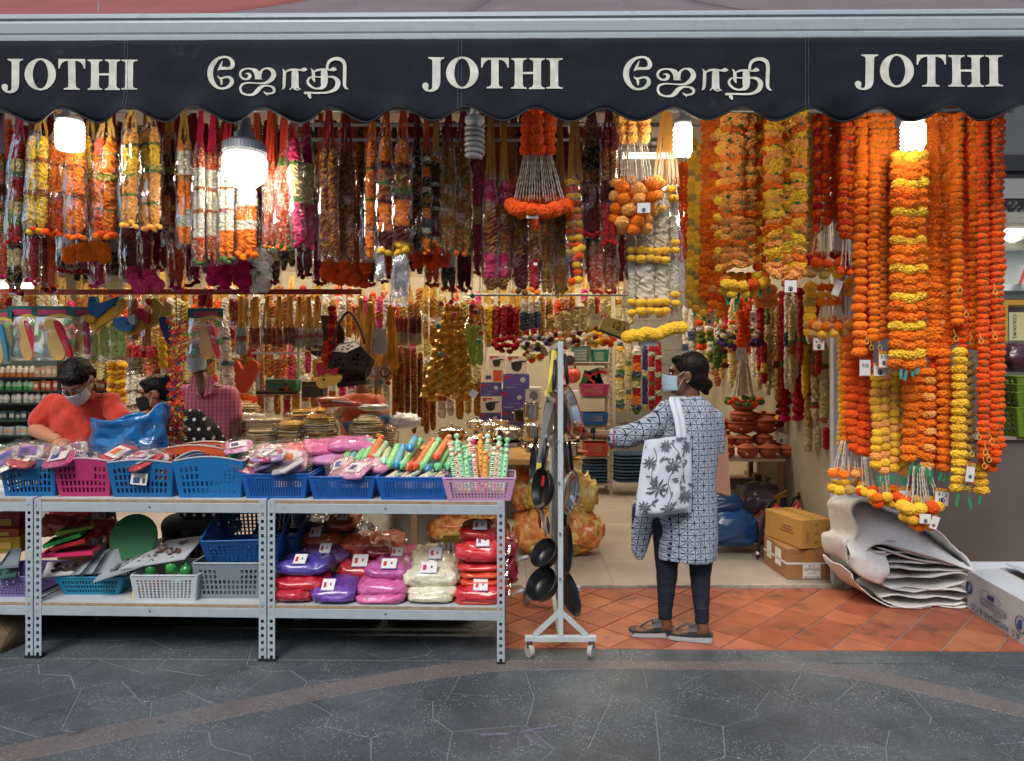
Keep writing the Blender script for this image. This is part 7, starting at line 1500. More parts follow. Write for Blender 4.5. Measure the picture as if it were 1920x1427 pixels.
def swim(label,x0,x1,y0,y1,D,c1,c2,seed,tilt=0.0):
    rg = random.Random(seed); t = thing('swim_toy_pack',label,'toy pack',P((x0+x1)/2,y1,D)); f_ = lambda u,v,o=0: P(x0+(x1-x0)*u+tilt*v,y0+(y1-y0)*v,D-o)
    solid(B().grid(lambda u,v: f_(u,v*.22),6,2).build('header_card',mat('teal_header','1f5f5c',.4),t),.002); b = B(); b.grid(lambda u,v: f_(.15+.7*u,.06+.1*v,.004),1,1,c=lin('a8345a')); b.grid(lambda u,v: f_(0+u,.17+.06*v+.03*sin(u*7),.005),8,1,c=lin('c9a83a')); b.build('header_print',m_cardc,t)
    pts = [(.30,.28),(.55,.24),(.62,.45),(.72,.7),(.66,.95),(.42,.97),(.30,.75),(.36,.5)]; cut(t,'foam_shape',[(x0+(x1-x0)*u+tilt*v,y0+(y1-y0)*v) for u,v in pts],D-.02,c1,.02); pts = [(.52,.3),(.68,.34),(.86,.85),(.78,.95),(.62,.6)]; cut(t,'foam_fin',[(x0+(x1-x0)*u+tilt*v,y0+(y1-y0)*v) for u,v in pts],D-.03,c2,.015)
    b = B()
    for k,(u,v,c) in enumerate(((.85,.3,'7ab83a'),(.15,.5,'5aa84a'),(.9,.65,'6ab04a'),(.12,.85,'3a8a8c'),(.2,.3,'d8a86a'))): b.sphere(f_(u,v,-.004),(S((x1-x0)*.10,D),.004,S((y1-y0)*.07,D)),12,6,c=lin(c))
    b.build('card_print',m_cardc,t,smooth=True); b = B(); film_geo(b,X((x0+x1)/2+tilt*.5,D),D,Z(y0+(y1-y0)*.2,D),Z(y1,D),S((x1-x0)/2,D),.03,rg,gather=.95); b.build('plastic_bag',film('toy_bag','eef2ee',.05,.08,.10,(12,.5)),t,smooth=True); B().tube([f_(.5,.02),P((x0+x1)/2+6,550,D+.05)],.002,4).build('hook',m_wire,t)
swim('swim toy pack cut by the left picture edge',-30,22,580,682,4.6,'c9a23a','2f7a9a',1); swim('swim toy pack with a yellow figure and red fin, second from left',14,68,574,676,4.62,'d0a03a','b81f3a',2,10); swim('swim toy pack with the largest red fin',58,134,574,676,4.58,'d0a23a','b8152f',3,12); swim('swim toy pack leaning right beside the yellow fish',132,186,576,668,4.64,'cf9f3a','9a2a4a',4,-14)
swim('swim toy pack hanging in front of the man in the pink shirt',352,418,578,674,4.42,'d69a3c','c22a3a',5,2)
t = thing('feather_garland','red feather garland with coloured flecks hanging before the seated woman','garland',P(333,832,4.12)); b = B(); rgf = random.Random(8)
for k in range(900):
    v = rgf.random(); py = 604+226*v; px = 331+rgf.uniform(-11,11)+(3*sin(v*9)); c = lin(rgf.choice(['d8322c','d8322c','e0482c','c81f3a','e2622a','3a8a4a','2f4a8c','d8c24a'])); a = P(px,py,4.12+rgf.uniform(-.03,.03)); d = Vector((rgf.uniform(-1,1),rgf.uniform(-1,.6),rgf.uniform(-.9,.5))).normalized(); w = d.cross(Vector((0,1,.3))).normalized()*.005; b.add([a-w,a+w,a+d*.026+w*.6,a+d*.026-w*.6],[(0,1,2,3)],c)
b.build('feathers',mat('feathers',attr='Col',rough=.6,sss=.25),t)['kind'] = 'stuff'; B().tube([P(331,830,4.12),P(331,604,4.12),P(330,550,4.3)],.003,5).build('string',m_string,t)
for lb,x0_,x1_,y0_,y1_,sp,D,bg_ in (('lime green frilled bag beside the foam toys',190,236,600,672,'c3',4.7,'hazy'),('red bead packet behind the foam toys',146,170,624,664,'r3 R1',4.75,'clear'),('pink bead packet beside the lime bag',168,188,622,680,'p3 w1',4.75,'clear')):
    g = bagged(lb,x0_,x1_,y0_,y1_,D,2 if x1_-x0_ < 30 else 3,sp,None,bag=bg_)
    if 'lime' in lb:
        for ch in g.children:
            if ch.name.startswith('strand'): ch.data.materials.clear(); ch.data.materials.append(mat('lime_frill','b5d27a',.6,sss=.3,var=(60,.2)))
g = thing('hanging_garland','yellow wooden ball strand behind the feather garland','garland',P(310,692,5.0)); strand(g,306,632,690,5.0,16,14,'y',[pom_mesh('ball',77,.02,.95)]); strand(g,318,640,692,5.05,14,14,'l',[bpy.data.meshes.get('ball')])
bpy.data.meshes['ball'].materials.append(m_pom)
g = thing('hanging_garland','golden leaf garland hanging behind the man in orange','garland',P(222,755,5.6))
for px in (212,228): strand(g,px,678,752,5.6,17,8,'yg',RUF)
bagged('white strand with navy beaded bands behind the man in pink',408,428,590,735,5.6,1,'w5 V1 w5 V1.2 w5 V1',None,bag=None,lean=14); bagged('dark green packet column behind the seated woman',238,268,665,705,6.2,3,'k4',None,bag='hazy'); bagged('silver packet column behind the seated woman',236,272,705,765,6.2,3,'w2 k.4 w2 k.4',None,bag='hazy'); bagged('red flower bundle above the seated woman',232,290,645,672,6.0,4,'r4',None,bag=None); bagged('red berry bundle above the swim pack',372,398,548,578,5.2,2,'r4',None,bag=None)
# ---- metal lantern: cut-out dodecahedron
Dn = 4.7; cn = P(659,682,Dn); t = thing('metal_lantern','pierced dark metal lantern with pentagon faces and a loop handle','lantern',cn); ph_ = (1+5**.5)/2; RL = .158
vv = [Vector((a,b_,c)) for a in (-1,1) for b_ in (-1,1) for c in (-1,1)]+[Vector((0,a/ph_,b_*ph_)) for a in (-1,1) for b_ in (-1,1)]+[Vector((a/ph_,b_*ph_,0)) for a in (-1,1) for b_ in (-1,1)]+[Vector((a*ph_,0,b_/ph_)) for a in (-1,1) for b_ in (-1,1)]
rotL = Matrix.Rotation(.5,3,'Z') @ Matrix.Rotation(.35,3,'X') @ Matrix.Rotation(.2,3,'Y'); vv = [rotL @ v for v in vv]; m_lan = mat('dark_bronze','33251e',.45,metal=.5,var=(20,.2)); m_lan2 = mat('grey_bronze','5a5048',.5,metal=.5,var=(160,.5))
fn_ = [rotL @ Vector(n).normalized() for n in [(a,0,b_*ph_) for a in (-1,1) for b_ in (-1,1)]+[(b_*ph_,a,0) for a in (-1,1) for b_ in (-1,1)]+[(0,b_*ph_,a) for a in (-1,1) for b_ in (-1,1)]]
for kf,n in enumerate(fn_):
    fv = sorted(vv,key=lambda v: -v.dot(n))[:5]; c0 = sum(fv,Vector())/5; e1 = (fv[0]-c0).normalized(); e2 = n.cross(e1); fv.sort(key=lambda v: math.atan2((v-c0).dot(e2),(v-c0).dot(e1))); k_ = RL/math.sqrt(3)
    loop = [((v-c0).dot(e1)*k_*.985,(v-c0).dot(e2)*k_*.985) for v in fv]; holes = []
    for i in range(6):
        r0 = .034 if i else 0; hx,hy = r0*cos(i*2*PI/5+.3),r0*sin(i*2*PI/5+.3); holes.append([(hx+.011*cos(a*PI/5),hy+.011*sin(a*PI/5)) for a in range(10)])
        for j in range(3): holes.append([(hx+.017*cos(j*2.09+i)+.003*cos(a*PI/3),hy+.017*sin(j*2.09+i)+.003*sin(a*PI/3)) for a in range(6)])
    M_ = Matrix.Translation(cn+c0*k_) @ Matrix((e1,n,e2)).transposed().to_4x4(); b = B(); b.prism(loop,-.003,M_,holes=holes); b.build('pierced_face',m_lan2 if kf == 2 else m_lan,t)
b = B()
for i in range(20):
    for j in range(i):
        if abs((vv[i]-vv[j]).length-2/ph_) < .01: b.tube([cn+vv[i]*RL/math.sqrt(3),cn+vv[j]*RL/math.sqrt(3)],.0045,5)
b.build('seam_frame',m_lan,t); B().tube(catmull([P(624,650,Dn),P(632,615,Dn-.02),P(648,588,Dn-.02),P(660,590,Dn),P(675,615,Dn),P(684,645,Dn)],5),.009,8).build('handle',mat('leather_handle','4a3022',.6),t,smooth=True); B().bar(P(636,722,Dn),P(690,716,Dn),.12,.03).build('foot',m_lan,t); B().tube([P(652,588,Dn),P(650,548,Dn+.1)],.003,5).build('hook',m_wire,t)
# round plaque, red flower strands
t = thing('round_plaque','round dark patterned plaque behind the lantern','plaque',P(606,630,5.2)); B().lathe([(0,-.006),(.13,-.006),(.16,-.012),(.165,0),(.16,.01),(0,.01)],P(606,630,5.2),32,Matrix.Rotation(PI/2,3,'X') @ Matrix.Rotation(0,3,'Y'),caps=False).build('disc',mat('dark_plaque','2c1c1a',.5,var=(30,.6),wear=(26,'8a4a2a',.62)),t); B().tube([P(606,630,5.17)+Vector((.155*cos(a*PI/16),0,.155*sin(a*PI/16))) for a in range(32)],.006,6,closed=True).build('rim',mat('plaque_rim','5a4636',.4,metal=.4),t)
g = thing('hanging_garland','red blossom garland hanging across the round plaque','garland',P(622,690,5.05)); strand(g,622,575,690,5.05,15,8,'rOr',FLUF); strand(g,611,640,700,5.08,12,8,'Oo',FLUF)
# gold tinsel, bead curtains, golden skirt ornament
m_gold = mat('gold_foil','e2a838',.28,metal=.5,var=(12,.25),bump=(18,.8)); m_goldp = mat('pale_gold_foil','ecc060',.28,metal=.45,var=(12,.25),bump=(18,.8))
def tinsel(label,px0,px1,y0,y1,D,n,m,seed):
    rg = random.Random(seed); t = thing('tinsel_tassel',label,'tassel',P((px0+px1)/2,y1,D)); b = B()
    for k in range(n): a = P((px0+px1)/2+rg.uniform(-5,5),y0+rg.uniform(0,6),D); e = P(rg.uniform(px0,px1),y1-rg.uniform(0,14),D+rg.uniform(-.05,.05)); md = a.lerp(e,.5)+Vector((rg.uniform(-.02,.02),rg.uniform(-.02,.02),0)); w = Vector((.0035,rg.uniform(-.003,.003),0)); b.add([a-w,a+w,md-w,md+w,e-w,e+w],[(0,1,3,2),(2,3,5,4)])
    b.build('strands',m,t)['kind'] = 'stuff'; B().sphere(P((px0+px1)/2,y0,D),.02,10,8).build('knot',m,t,smooth=True); B().tube([P((px0+px1)/2,y0,D),P((px0+px1)/2,552,D)],.003,4).build('cord',m_string,t)
tinsel('gold tinsel tassel left of the clear cards',676,712,570,690,5.3,70,m_goldp,1); tinsel('gold tinsel tassel right of the clear cards',716,748,575,695,5.2,70,m_gold,2); tinsel('orange and gold tassel behind the lantern',664,690,560,640,5.6,40,m_goldp,3)
for k,(px,y0,y1) in enumerate(((752,650,800),(764,640,780),(776,650,815),(788,660,800),(800,690,815),(812,700,810),(742,660,760))): bagged('brown gold bead chain curtain strand, %s' % ('first','second','third','fourth','fifth','sixth','last')[k],px-5,px+5,y0,y1,5.9+.05*(k % 2),1,'q9',None,bag=None,group='bead chains in the middle of the shop')
bagged('red and white flower bag under the bag tails, left',740,764,592,645,5.4,3,'r3 W2',None,bag='hazy'); bagged('red and white flower bag under the bag tails, right',768,790,592,648,5.4,3,'d3 W2',None,bag='hazy')
for k,(px,py,w,h) in enumerate(((712,640,30,60),(708,707,46,52))):
    t = thing('clear_packet',('white carded clear packet among the gold tinsel','clear packet with a dark bangle and coloured beads')[k],'packet',P(px,py+h/2,5.0)); B().box(P(px,py,5.0),(S(w*.8,5),.003,S(h*.8,5))).build('card',m_card if k == 0 else film('packet_back','e8e4e0',.05,.1,.2),t); b = B(); film_geo(b,X(px,5),4.99,Z(py-h/2,5),Z(py+h/2,5),S(w/2,5),.02,R,gather=.95); b.build('plastic_bag',m_bag2,t,smooth=True)
    if k: B().tube([P(722,698,4.97)+Vector((.034*cos(a*PI/10),0,.034*sin(a*PI/10))) for a in range(20)],.006,6,closed=True).build('bangle',mat('bangle','4a3830',.35),t,smooth=True); B().sphere(P(714,716,4.97),.02,8,6).build('bead',mat('bead_green','2a8a6a',.3),t); B().sphere(P(728,718,4.97),.02,8,6).build('bead',mat('bead_red','b02a2a',.3),t)
t = thing('gold_skirt_ornament','golden foil cone ornament with zigzag edges in mid shop','ornament',P(848,745,4.95)); Dg = 4.95
for k in range(7):
    a0,a1 = (k-.5)/7,(k+.62)/7; xa_,xb_ = 795+(895-795)*a0,795+(895-795)*a1; xt0,xt1 = 836+30*a0,836+30*a1; dd = .05*cos((k-3)/3.5*1.4)
    def gf(u,v):
        zz = .03*(abs(((v*10+u*.5) % 1)-.5)*2)*(.4+v); px = (xt0+(xt1-xt0)*u)*(1-v)+(xa_+(xb_-xa_)*u)*v; ee = (3.5*(abs(((v*11) % 1)-.5)*2))*(1 if u > .5 else -1)*(abs(u-.5)*2); return P(px+ee*v,575+(170+8*sin(k*1.7))*v,Dg-dd*v*1.8-zz*1.6-.004*k)
    B().grid(gf,6,36).build('foil_panel',m_gold if k % 2 else m_goldp,t)
for px,py,c in ((828,570,'c8204a'),(846,566,'c8204a'),(852,590,'d8326a'),(822,612,'2a9a94'),(826,664,'2a8a5a'),(836,668,'b8402a'),(900,606,'d82a2a'),(902,624,'d82a3a'),(898,640,'2a9a5a'),(884,575,'1a1a4a'),(892,585,'1a1a4a'),(886,555,'1f8a4a')): B().sphere(P(px,py,4.75),(.018,.012,.018),10,7).build('bead',mat('bead_'+c,c,.35,coat=.4),t,smooth=True)
B().box(P(888,738,4.72),(.05,.002,.05),Matrix.Rotation(.5,3,'Y')).build('paper_label',m_card,t); B().tube([P(848,575,Dg),P(848,545,Dg)],.004,5).build('cord',m_string,t)
g = bagged('lime green frilled bag hanging beside the golden cone',872,906,606,688,5.1,3,'c4',None,bag='clear')
for ch in g.children:
    if ch.name.startswith('strand'): ch.data.materials.clear(); ch.data.materials.append(mat('lime_frill','b5d27a',.6,sss=.3,var=(60,.2)))
# ---- inner counter with golden stacks
t = thing('inner_counter','white inner counter carrying golden stacks behind the packets','counter',(X(630,5.2),5.3,0)); xl_,xr2 = X(-60,4.75),X(830,5.2); B().box(((X(430,5.0)+xr2)/2,5.35,.80),(xr2-X(430,5.0),.75,.03)).build('counter_top',mat('counter_white','c2bcae',.5,var=(6,.08)),t); B().box(((X(430,5.0)+xr2)/2,5.66,.40),(xr2-X(430,5.0)-.06,.1,.77)).build('counter_back',mat('counter_side','8f8676',.6),t)
ZC = .816
def boxstack(label,px,D,z,w,h,dep,c,rz=0,name='gift_box',wrap=True):
    q = Vector((X(px,D),D,z)); t = thing(name,label,'box',q); o = B().box(q+Vector((0,0,h/2)),(w,dep,h),Matrix.Rotation(rz,3,'Z')).build('box_body',mat('giftbox_'+c,c,.5,var=(14,.1)),t); bevel(o,.004)
    B().box(q+Vector((0,0,h*.75)),(w+.004,dep+.004,.006),Matrix.Rotation(rz,3,'Z')).build('lid_line',mat('lid_line','8a7a5a',.5),t)
    if wrap: b = B(); pillow_geo(b,q+Vector((0,0,h/2)),(w*1.25,dep*1.25,h*1.25),Matrix.Rotation(rz,3,'Z'),int(px),.2); b.build('clear_wrap',m_bag2,t,smooth=True)
zz = ZC
for k,(h,c,lb) in enumerate(((.06,'c9c4b8','white gift box at the bottom of the boxed stack'),(.075,'c9b878','straw gift box second in the boxed stack'),(.085,'b5b0a6','silver patterned gift box third in the boxed stack'),(.075,'d2c28e','cream wrapped gift box on top of the boxed stack'))): boxstack(lb,512-2*k,5.15,zz,.30,h,.22,c,.05*k); zz += h+.003
def discs(label,px,py0,py1,D,w,cols,seed,n=None):
    rg = random.Random(seed); zt_,zb = Z(py0,D),max(ZC,Z(py1,D)); n = n or max(4,int((zt_-zb)/.016)); t = thing('gold_disc_stack',label,'golden stack',(X((px),D),D,zb),'golden stacks on the inner counter')
    for k in range(n): zc = zb+(zt_-zb)*(k+.5)/n; r = S(w/2,D)*rg.uniform(.9,1.04); c0 = Vector((X(px,D)+rg.uniform(-.008,.008),D+rg.uniform(-.01,.01),zc)); B().lathe([(0,-.004),(r*.94,-.005),(r,0),(r*.96,.005),(0,.005)],c0,24,Matrix.Rotation(rg.uniform(-.05,.05),3,'X'),caps=False).build('gold_disc',(m_gold,m_goldp,mat('cream_disc','d9c890',.5))[rg.randrange(3)],t)
    b = B(); pillow_geo(b,Vector((X(px,D),D,(zt_+zb)/2)),(S(w,D)*1.2,S(w,D)*1.2,(zt_-zb)*1.15),None,seed,.25); b.build('clear_wrap',m_bag2,t,smooth=True)
discs('gold disc stack beside the man in the pink shirt, front',490,806,845,4.95,56,'g',1); discs('gold disc stack right of the boxed stack',548,792,845,4.98,56,'g',2); discs('cream and gold disc stack in the middle of the counter',602,780,845,5.0,58,'g',3); discs('gold disc stack near the red tin',690,785,845,4.98,54,'g',4); discs('cream stack behind the middle gold stack',580,768,800,5.3,70,'g',5); discs('crumpled cream stack behind the pink sleeve',462,760,845,5.35,48,'g',6); discs('pale stack at the far right of the golden stacks',722,800,846,5.05,40,'g',7)
boxstack('red tin with a golden label beside the gold stacks',746,4.95,ZC,.08,.12,.08,'a83220',.3,'red_tin',False); B().box((X(742,4.9),4.905,ZC+.055),(.05,.004,.07),Matrix.Rotation(.3,3,'Z')).build('label',mat('gold_label','c9a45a',.5),[o for o in col.objects if o.name.startswith('red_tin')][0])
zz = ZC
for k,c in enumerate(('8a5a3a','6a4028','a8744a','7a4a30','b0844e')): boxstack('brown flat gift case in the low pile, %s' % ('lowest','second','third','fourth','topmost')[k],655,5.1,zz,.20,.028,.16,c,.04*k,'gift_case',False); zz += .03
for k,(px,py,w,c,lb) in enumerate(((640,758,80,'c43a34','red and white striped wrapped roll above the gold stacks'),(625,750,60,'d06a4a','coral wrapped packet behind the striped roll'),(700,764,60,'d8d2c4','white paper sheet right of the striped roll'),(470,790,60,'cfc8b4','crumpled cream plastic heap by the pink sleeve'),(760,790,60,'d2cdc8','crumpled clear plastic heap right of the red tin'))):
    q = P(px,py,5.2); t = thing('wrapped_packet',lb,'packet',q); b = B(); pillow_geo(b,q,(S(w,5.2),.14,.05 if k < 3 else .12),Matrix.Rotation(.2*k,3,'Z'),500+k,.35); b.build('wrapping',wrapped(c),t,smooth=True)
    if k == 0: B().box(q+Vector((0,-.06,.025)),(.2,.02,.012),Matrix.Rotation(.1,3,'Y')).build('stripe',m_card,t)
# shelf unit and orange hearts behind the pink shirt
t = thing('side_shelf','white wire shelf unit with green boxes behind the golden stacks','shelf unit',P(540,740,6.0)); b = B()
for px in (484,560): b.bar(P(px,740,6.0),P(px,655,6.0),.02,.02)
b.build('post',m_rackp,t)
for py in (662,738): B().box(P(522,py,6.1),(S(84,6),.25,.015)).build('shelf',m_rackp,t)
for k,(px,py,w,h,c) in enumerate(((522,722,36,22,'2a6a5c'),(552,722,16,20,'1f7a4a'),(520,735,70,8,'2a2a2a'),(540,730,26,12,'b8451f'),(590,730,40,30,'3a3a3e'))): boxstack('%s box on the side shelf' % ('dark green','bright green','flat black patterned','orange red','dark grey')[k],px,5.95,Z(py+h/2,5.95),S(w,5.95),S(h,5.95),.14,c,0,'shelf_box',False)
g = thing('orange_ornament','orange red heart shaped foil ornament behind the pink sleeve','ornament',P(455,700,5.8)); cut(g,'heart',[(455,692),(468,676),(482,682),(480,700),(456,738),(436,712),(430,688),(444,678)],5.8,'b8431f',.05)
g = thing('orange_ornament','orange foil blossom ornament below the heart','ornament',P(455,758,5.8)); ring(g,456,752,36,20,5.8,18,9,'Oo',FLUF,.04)
# ------------------------------------------------------------------ people
def capsule(b,p0,r0,p1,r1,n=14,m=5):
    p0,p1 = Vector(p0),Vector(p1); d = (p1-p0); L = d.length; q = d.to_track_quat('Z','Y').to_matrix() if L > 1e-6 else Matrix.Identity(3); prof = []
    for i in range(m+1): a = -PI/2+PI/2*i/m; prof.append((max(r0*cos(a),1e-4),r0*sin(a)))
    for i in range(m+1): a = PI/2*i/m; prof.append((max(r1*cos(a),1e-4),L+r1*sin(a)))
    b.lathe(prof,p0,n,q)
def loft(b,secs,n=28,e=.85):
    """secs: (centre Vector, half width x, half depth y[, yaw])"""
    vs,fs = [],[]; k = len(secs)
    for s in secs:
        c,hx,hy = s[:3]; yw = s[3] if len(s) > 3 else 0
        for j in range(n):
            a = 2*PI*j/n; x,y = hx*math.copysign(abs(cos(a))**e,cos(a)),hy*math.copysign(abs(sin(a))**e,sin(a)); vs.append(Vector(c)+Vector((x*cos(yw)-y*sin(yw),x*sin(yw)+y*cos(yw),0)))
    for i in range(k-1):
        for j in range(n): j2 = (j+1) % n; fs.append((i*n+j,i*n+j2,(i+1)*n+j2,(i+1)*n+j))
    b.add(vs,fs+[tuple(range(n-1,-1,-1)),tuple((k-1)*n+j for j in range(n))])
def blob(name,b,voxel,material,parent,wr=0.0,wsc=(20,20,8),smooth=2,seed=0):
    """closed pieces fused into one continuous skin"""
    me = bpy.data.meshes.new('tmp'); me.from_pydata(b.v,[],b.f); bm = bmesh.new(); bm.from_mesh(me); bmesh.ops.recalc_face_normals(bm,faces=bm.faces); bm.to_mesh(me); bm.free()
    ob = bpy.data.objects.new('tmp',me); col.objects.link(ob); md = ob.modifiers.new('r','REMESH'); md.mode = 'VOXEL'; md.voxel_size = voxel
    dg = bpy.context.evaluated_depsgraph_get(); m2 = bpy.data.meshes.new_from_object(ob.evaluated_get(dg)); bpy.data.objects.remove(ob); bpy.data.meshes.remove(me)
    bm = bmesh.new(); bm.from_mesh(m2)
    for _ in range(smooth): bmesh.ops.smooth_vert(bm,verts=bm.verts,factor=.5,use_axis_x=True,use_axis_y=True,use_axis_z=True)
    if wr:
        bm.normal_update()
        for v in bm.verts: q = Vector((v.co.x*wsc[0]+seed,v.co.y*wsc[1],v.co.z*wsc[2])); v.co += v.normal*(mnoise.noise(q)*wr+mnoise.noise(q*2.3)*wr*.4)
    off = Vector(parent.location); 
    for v in bm.verts: v.co -= off
    bm.to_mesh(m2); bm.free(); m2.name = name; m2.polygons.foreach_set('use_smooth',[True]*len(m2.polygons)); m2.materials.clear()
    return link(name,m2,material,parent)
def skin(c): return mat('skin_'+c,c,.5,spec=.4,var=(30,.06),bump=(120,.08))
def finger(b,pts,r): 
    for i in range(len(pts)-1): capsule(b,pts[i],r*(1-.1*i),pts[i+1],r*(1-.1*(i+1)),8,3)
def head_geo(b,c,fwd,up,s=1.0):
    """skull, jaw, nose, ears, brow around centre c; fwd face direction"""
    f = Vector(fwd).normalized(); u = (Vector(up)-f*Vector(up).dot(f)).normalized(); r = f.cross(u); M_ = Matrix((r,f,u)).transposed(); c = Vector(c); q = lambda x,y,z: c+M_ @ Vector((x*s,y*s,z*s))
    b.sphere(q(0,-.012,.028),(.076*s,.094*s,.092*s),20,14,M_); b.sphere(q(0,.03,-.045),(.058*s,.062*s,.075*s),18,12,M_); b.sphere(q(0,.062,-.088),(.026*s,.024*s,.022*s),12,8,M_); capsule(b,q(0,.088,.012),.011*s,q(0,.106,-.022),.014*s,10,4); b.sphere(q(0,.082,.03),(.05*s,.016*s,.012*s),12,6,M_)
    for sx in (-1,1): b.sphere(q(sx*.078,-.005,-.008),(.012*s,.022*s,.034*s),10,8,M_); b.sphere(q(sx*.04,.07,-.022),(.022*s,.02*s,.02*s),10,6,M_); b.sphere(q(sx*.013,.098,-.026),(.011*s,.011*s,.009*s),8,6,M_)
    return q,M_
def face_parts(t,q,M_,s,mask=None,glasses=False,eyes=True):
    for sx in (-1,1):
        if eyes:
            e = B().sphere(q(sx*.031,.086,.006),(.013*s,.007*s,.007*s),10,6,M_).build('eye',mat('eye_white','c9c2ba',.3),t,smooth=True); B().sphere(q(sx*.031,.0925,.006),(.006*s,.003*s,.006*s),8,6,M_).build('iris',m_dark,e,smooth=True)
            B().tube([q(sx*.014,.093,.026),q(sx*.032,.094,.032),q(sx*.052,.082,.026)],[.002,.0035,.0015],6).build('eyebrow',mat('brow_hair','120d0b',.8),t)
    if mask:
        def mf(u,v):
            a = (u-.5)*2.55; yy = .118+.006*sin(v*PI)-.010*v; rr = .072-.004*v; z = .002-.103*v; k = math.cos(a); return q(rr*math.sin(a)*(1-.18*v*abs(math.sin(a))),(yy if k > 0 else .03)*max(k,0)**.75+.012-.008*abs(math.sin(a)),z+.018*abs(math.sin(a))*(v-.35)*1.3+.002*sin(v*22))
        o = B().grid(mf,22,14).build('face_mask',mat('mask_'+mask,mask,.75,bump=(60,.2)),t,smooth=True); solid(o,.002,1)
        for sx in (-1,1):
            for v,zz in ((0.06,.022),(.92,-.022)): p = mf(.5+sx*.5,v); B().tube([p,q(sx*.081,.02,zz*.8),q(sx*.083,-.012,zz*.4)],.0015,5).build('mask_loop',mat('mask_loop','cfd4d6',.6),o)
    if glasses:
        b = B()
        for sx in (-1,1): b.tube([q(sx*.034+.024*cos(a*PI/8),.108,.002+.018*sin(a*PI/8)) for a in range(16)],.0018,5,closed=True); b.tube([q(sx*.058,.106,.006),q(sx*.08,.05,.008),q(sx*.083,-.01,.0)],.0018,5)
        b.tube([q(-.011,.109,.006),q(.011,.109,.006)],.0018,5); b.build('glasses',m_dark,t)
def hair_mat(c='15100d'): return mat('hair_'+c,c,.5,spec=.18,var=(40,.25),bump=(60,.4))
# ---------------- customer in the printed tunic
DW = 3.81; W_ = lambda px,py,d=0: P(px,py,DW+d); s_ = S(1,DW)
t = thing('person','woman in a blue and white printed tunic with a floral tote, holding a pan','person',(X(1285,DW),DW,.006)); sk = skin('6e4632')
b = B(); fw = (-1,.20,.02); q,M_ = head_geo(b,W_(1287,703,.02),fw,(0,0,1),1.0)
capsule(b,W_(1294,725,.02),.05,W_(1294,768,.02),.058); loft(b,[(W_(1290,1040,.02),.13,.10),(W_(1286,960,.02),.15,.11),(W_(1288,880,.02),.14,.10),(W_(1290,800,.02),.15,.10),(W_(1292,765,.02),.12,.08),(W_(1293,748,.02),.05,.05)])
capsule(b,W_(1250,775,.02),.052,W_(1188,818,.04),.040); capsule(b,W_(1188,818,.04),.038,W_(1108,815,.10),.024); capsule(b,W_(1335,778,.02),.05,W_(1338,855,.06),.04); capsule(b,W_(1338,855,.06),.036,W_(1318,890,.24),.024)
# left hand: palm and fingers round the pan handle
hp = W_(1094,816,.11); b.sphere(hp,(.036,.020,.030),14,10)
hx = [W_(1088,806,.09),W_(1085,813,.085),W_(1084,820,.085),W_(1086,827,.09)]
for k,h in enumerate(hx): finger(b,[h,h+Vector((-.030+.004*abs(k-1),.012,-.004)),h+Vector((-.036,.042,-.010)),h+Vector((-.018,.058,-.012))],.0098-.0006*k)
finger(b,[W_(1098,808,.095),W_(1090,800,.08),W_(1080,803,.085)],.0105)
b.sphere(W_(1314,894,.28),(.034,.028,.022),12,8)
for k in range(4): h = W_(1306,888+4*k,.29); finger(b,[h,h+Vector((-.03,.012,0)),h+Vector((-.045,.03,-.004)),h+Vector((-.03,.045,-.006))],.0088)
finger(b,[W_(1312,886,.27),W_(1306,880,.27),W_(1299,880,.28)],.0095)
LEGS = (((1251,1000,.02),(1250,1080,.02),(1247,1158,.01),3.82,1194),((1316,1000,.02),(1313,1080,.0),(1316,1166,-.05),3.75,1203))
for hp_,kn,an,Df,ysole in LEGS:
    capsule(b,W_(*hp_),.07,W_(*kn),.05); capsule(b,W_(*kn),.048,W_(*an),.034); A_ = P(an[0],ysole-22,Df); capsule(b,W_(*an),.033,A_+Vector((0.008,0,0)),.034)
    fd = Vector((-.97,.10 if ysole < 1200 else .30,0)).normalized(); capsule(b,A_+Vector((.014,0,-.012)),.030,A_+fd*.10+Vector((0,0,-.026)),.026); b.sphere(A_+fd*.125+Vector((0,0,-.030)),(.045,.040,.020),14,8)
    sd = Vector((-fd.y,fd.x,0))
    for k in range(5): p = A_+fd*(.158-.006*k-(.0 if k else 0))+sd*(.030-.0155*k)+Vector((0,0,-.036)); capsule(b,p-fd*.03,.0095,p+fd*(.018 if k else .022),.0085 if k else .011,8,3)
blob('body',b,.0055,sk,t,smooth=1)
face_parts(t,q,M_,1.0,mask='a9c0cf')
# hair: cap swept to a low bun
b = B(); b.sphere(q(0,-.024,.044),(.088,.100,.095),22,16,M_); b.sphere(q(0,-.055,-.015),(.078,.066,.075),18,12,M_); b.sphere(q(0,.045,.088),(.058,.040,.030),14,10,M_); b.sphere(W_(1321,721,.03),(.046,.046,.04),16,12); capsule(b,W_(1312,712,.03),.045,W_(1324,736,.03),.018)
blob('hair',b,.006,hair_mat('18100d'),t,.0025,(60,60,14),2,3)
b = B(); b.sphere(q(-.084,.0,-.038),.005,8,6); b.sphere(q(-.084,-.008,-.034),.004,8,6); b.build('earring',mat('earring','d8c8a0',.2,metal=.8),t,smooth=True)
B().tube([W_(1294+17*cos(a*PI/10),748-3*sin(a*PI/10),.02-.052*sin(a*PI/10)) for a in range(20)],.002,5,closed=True).build('necklace',mat('gold_chain','b08a3a',.3,metal=.9),t)
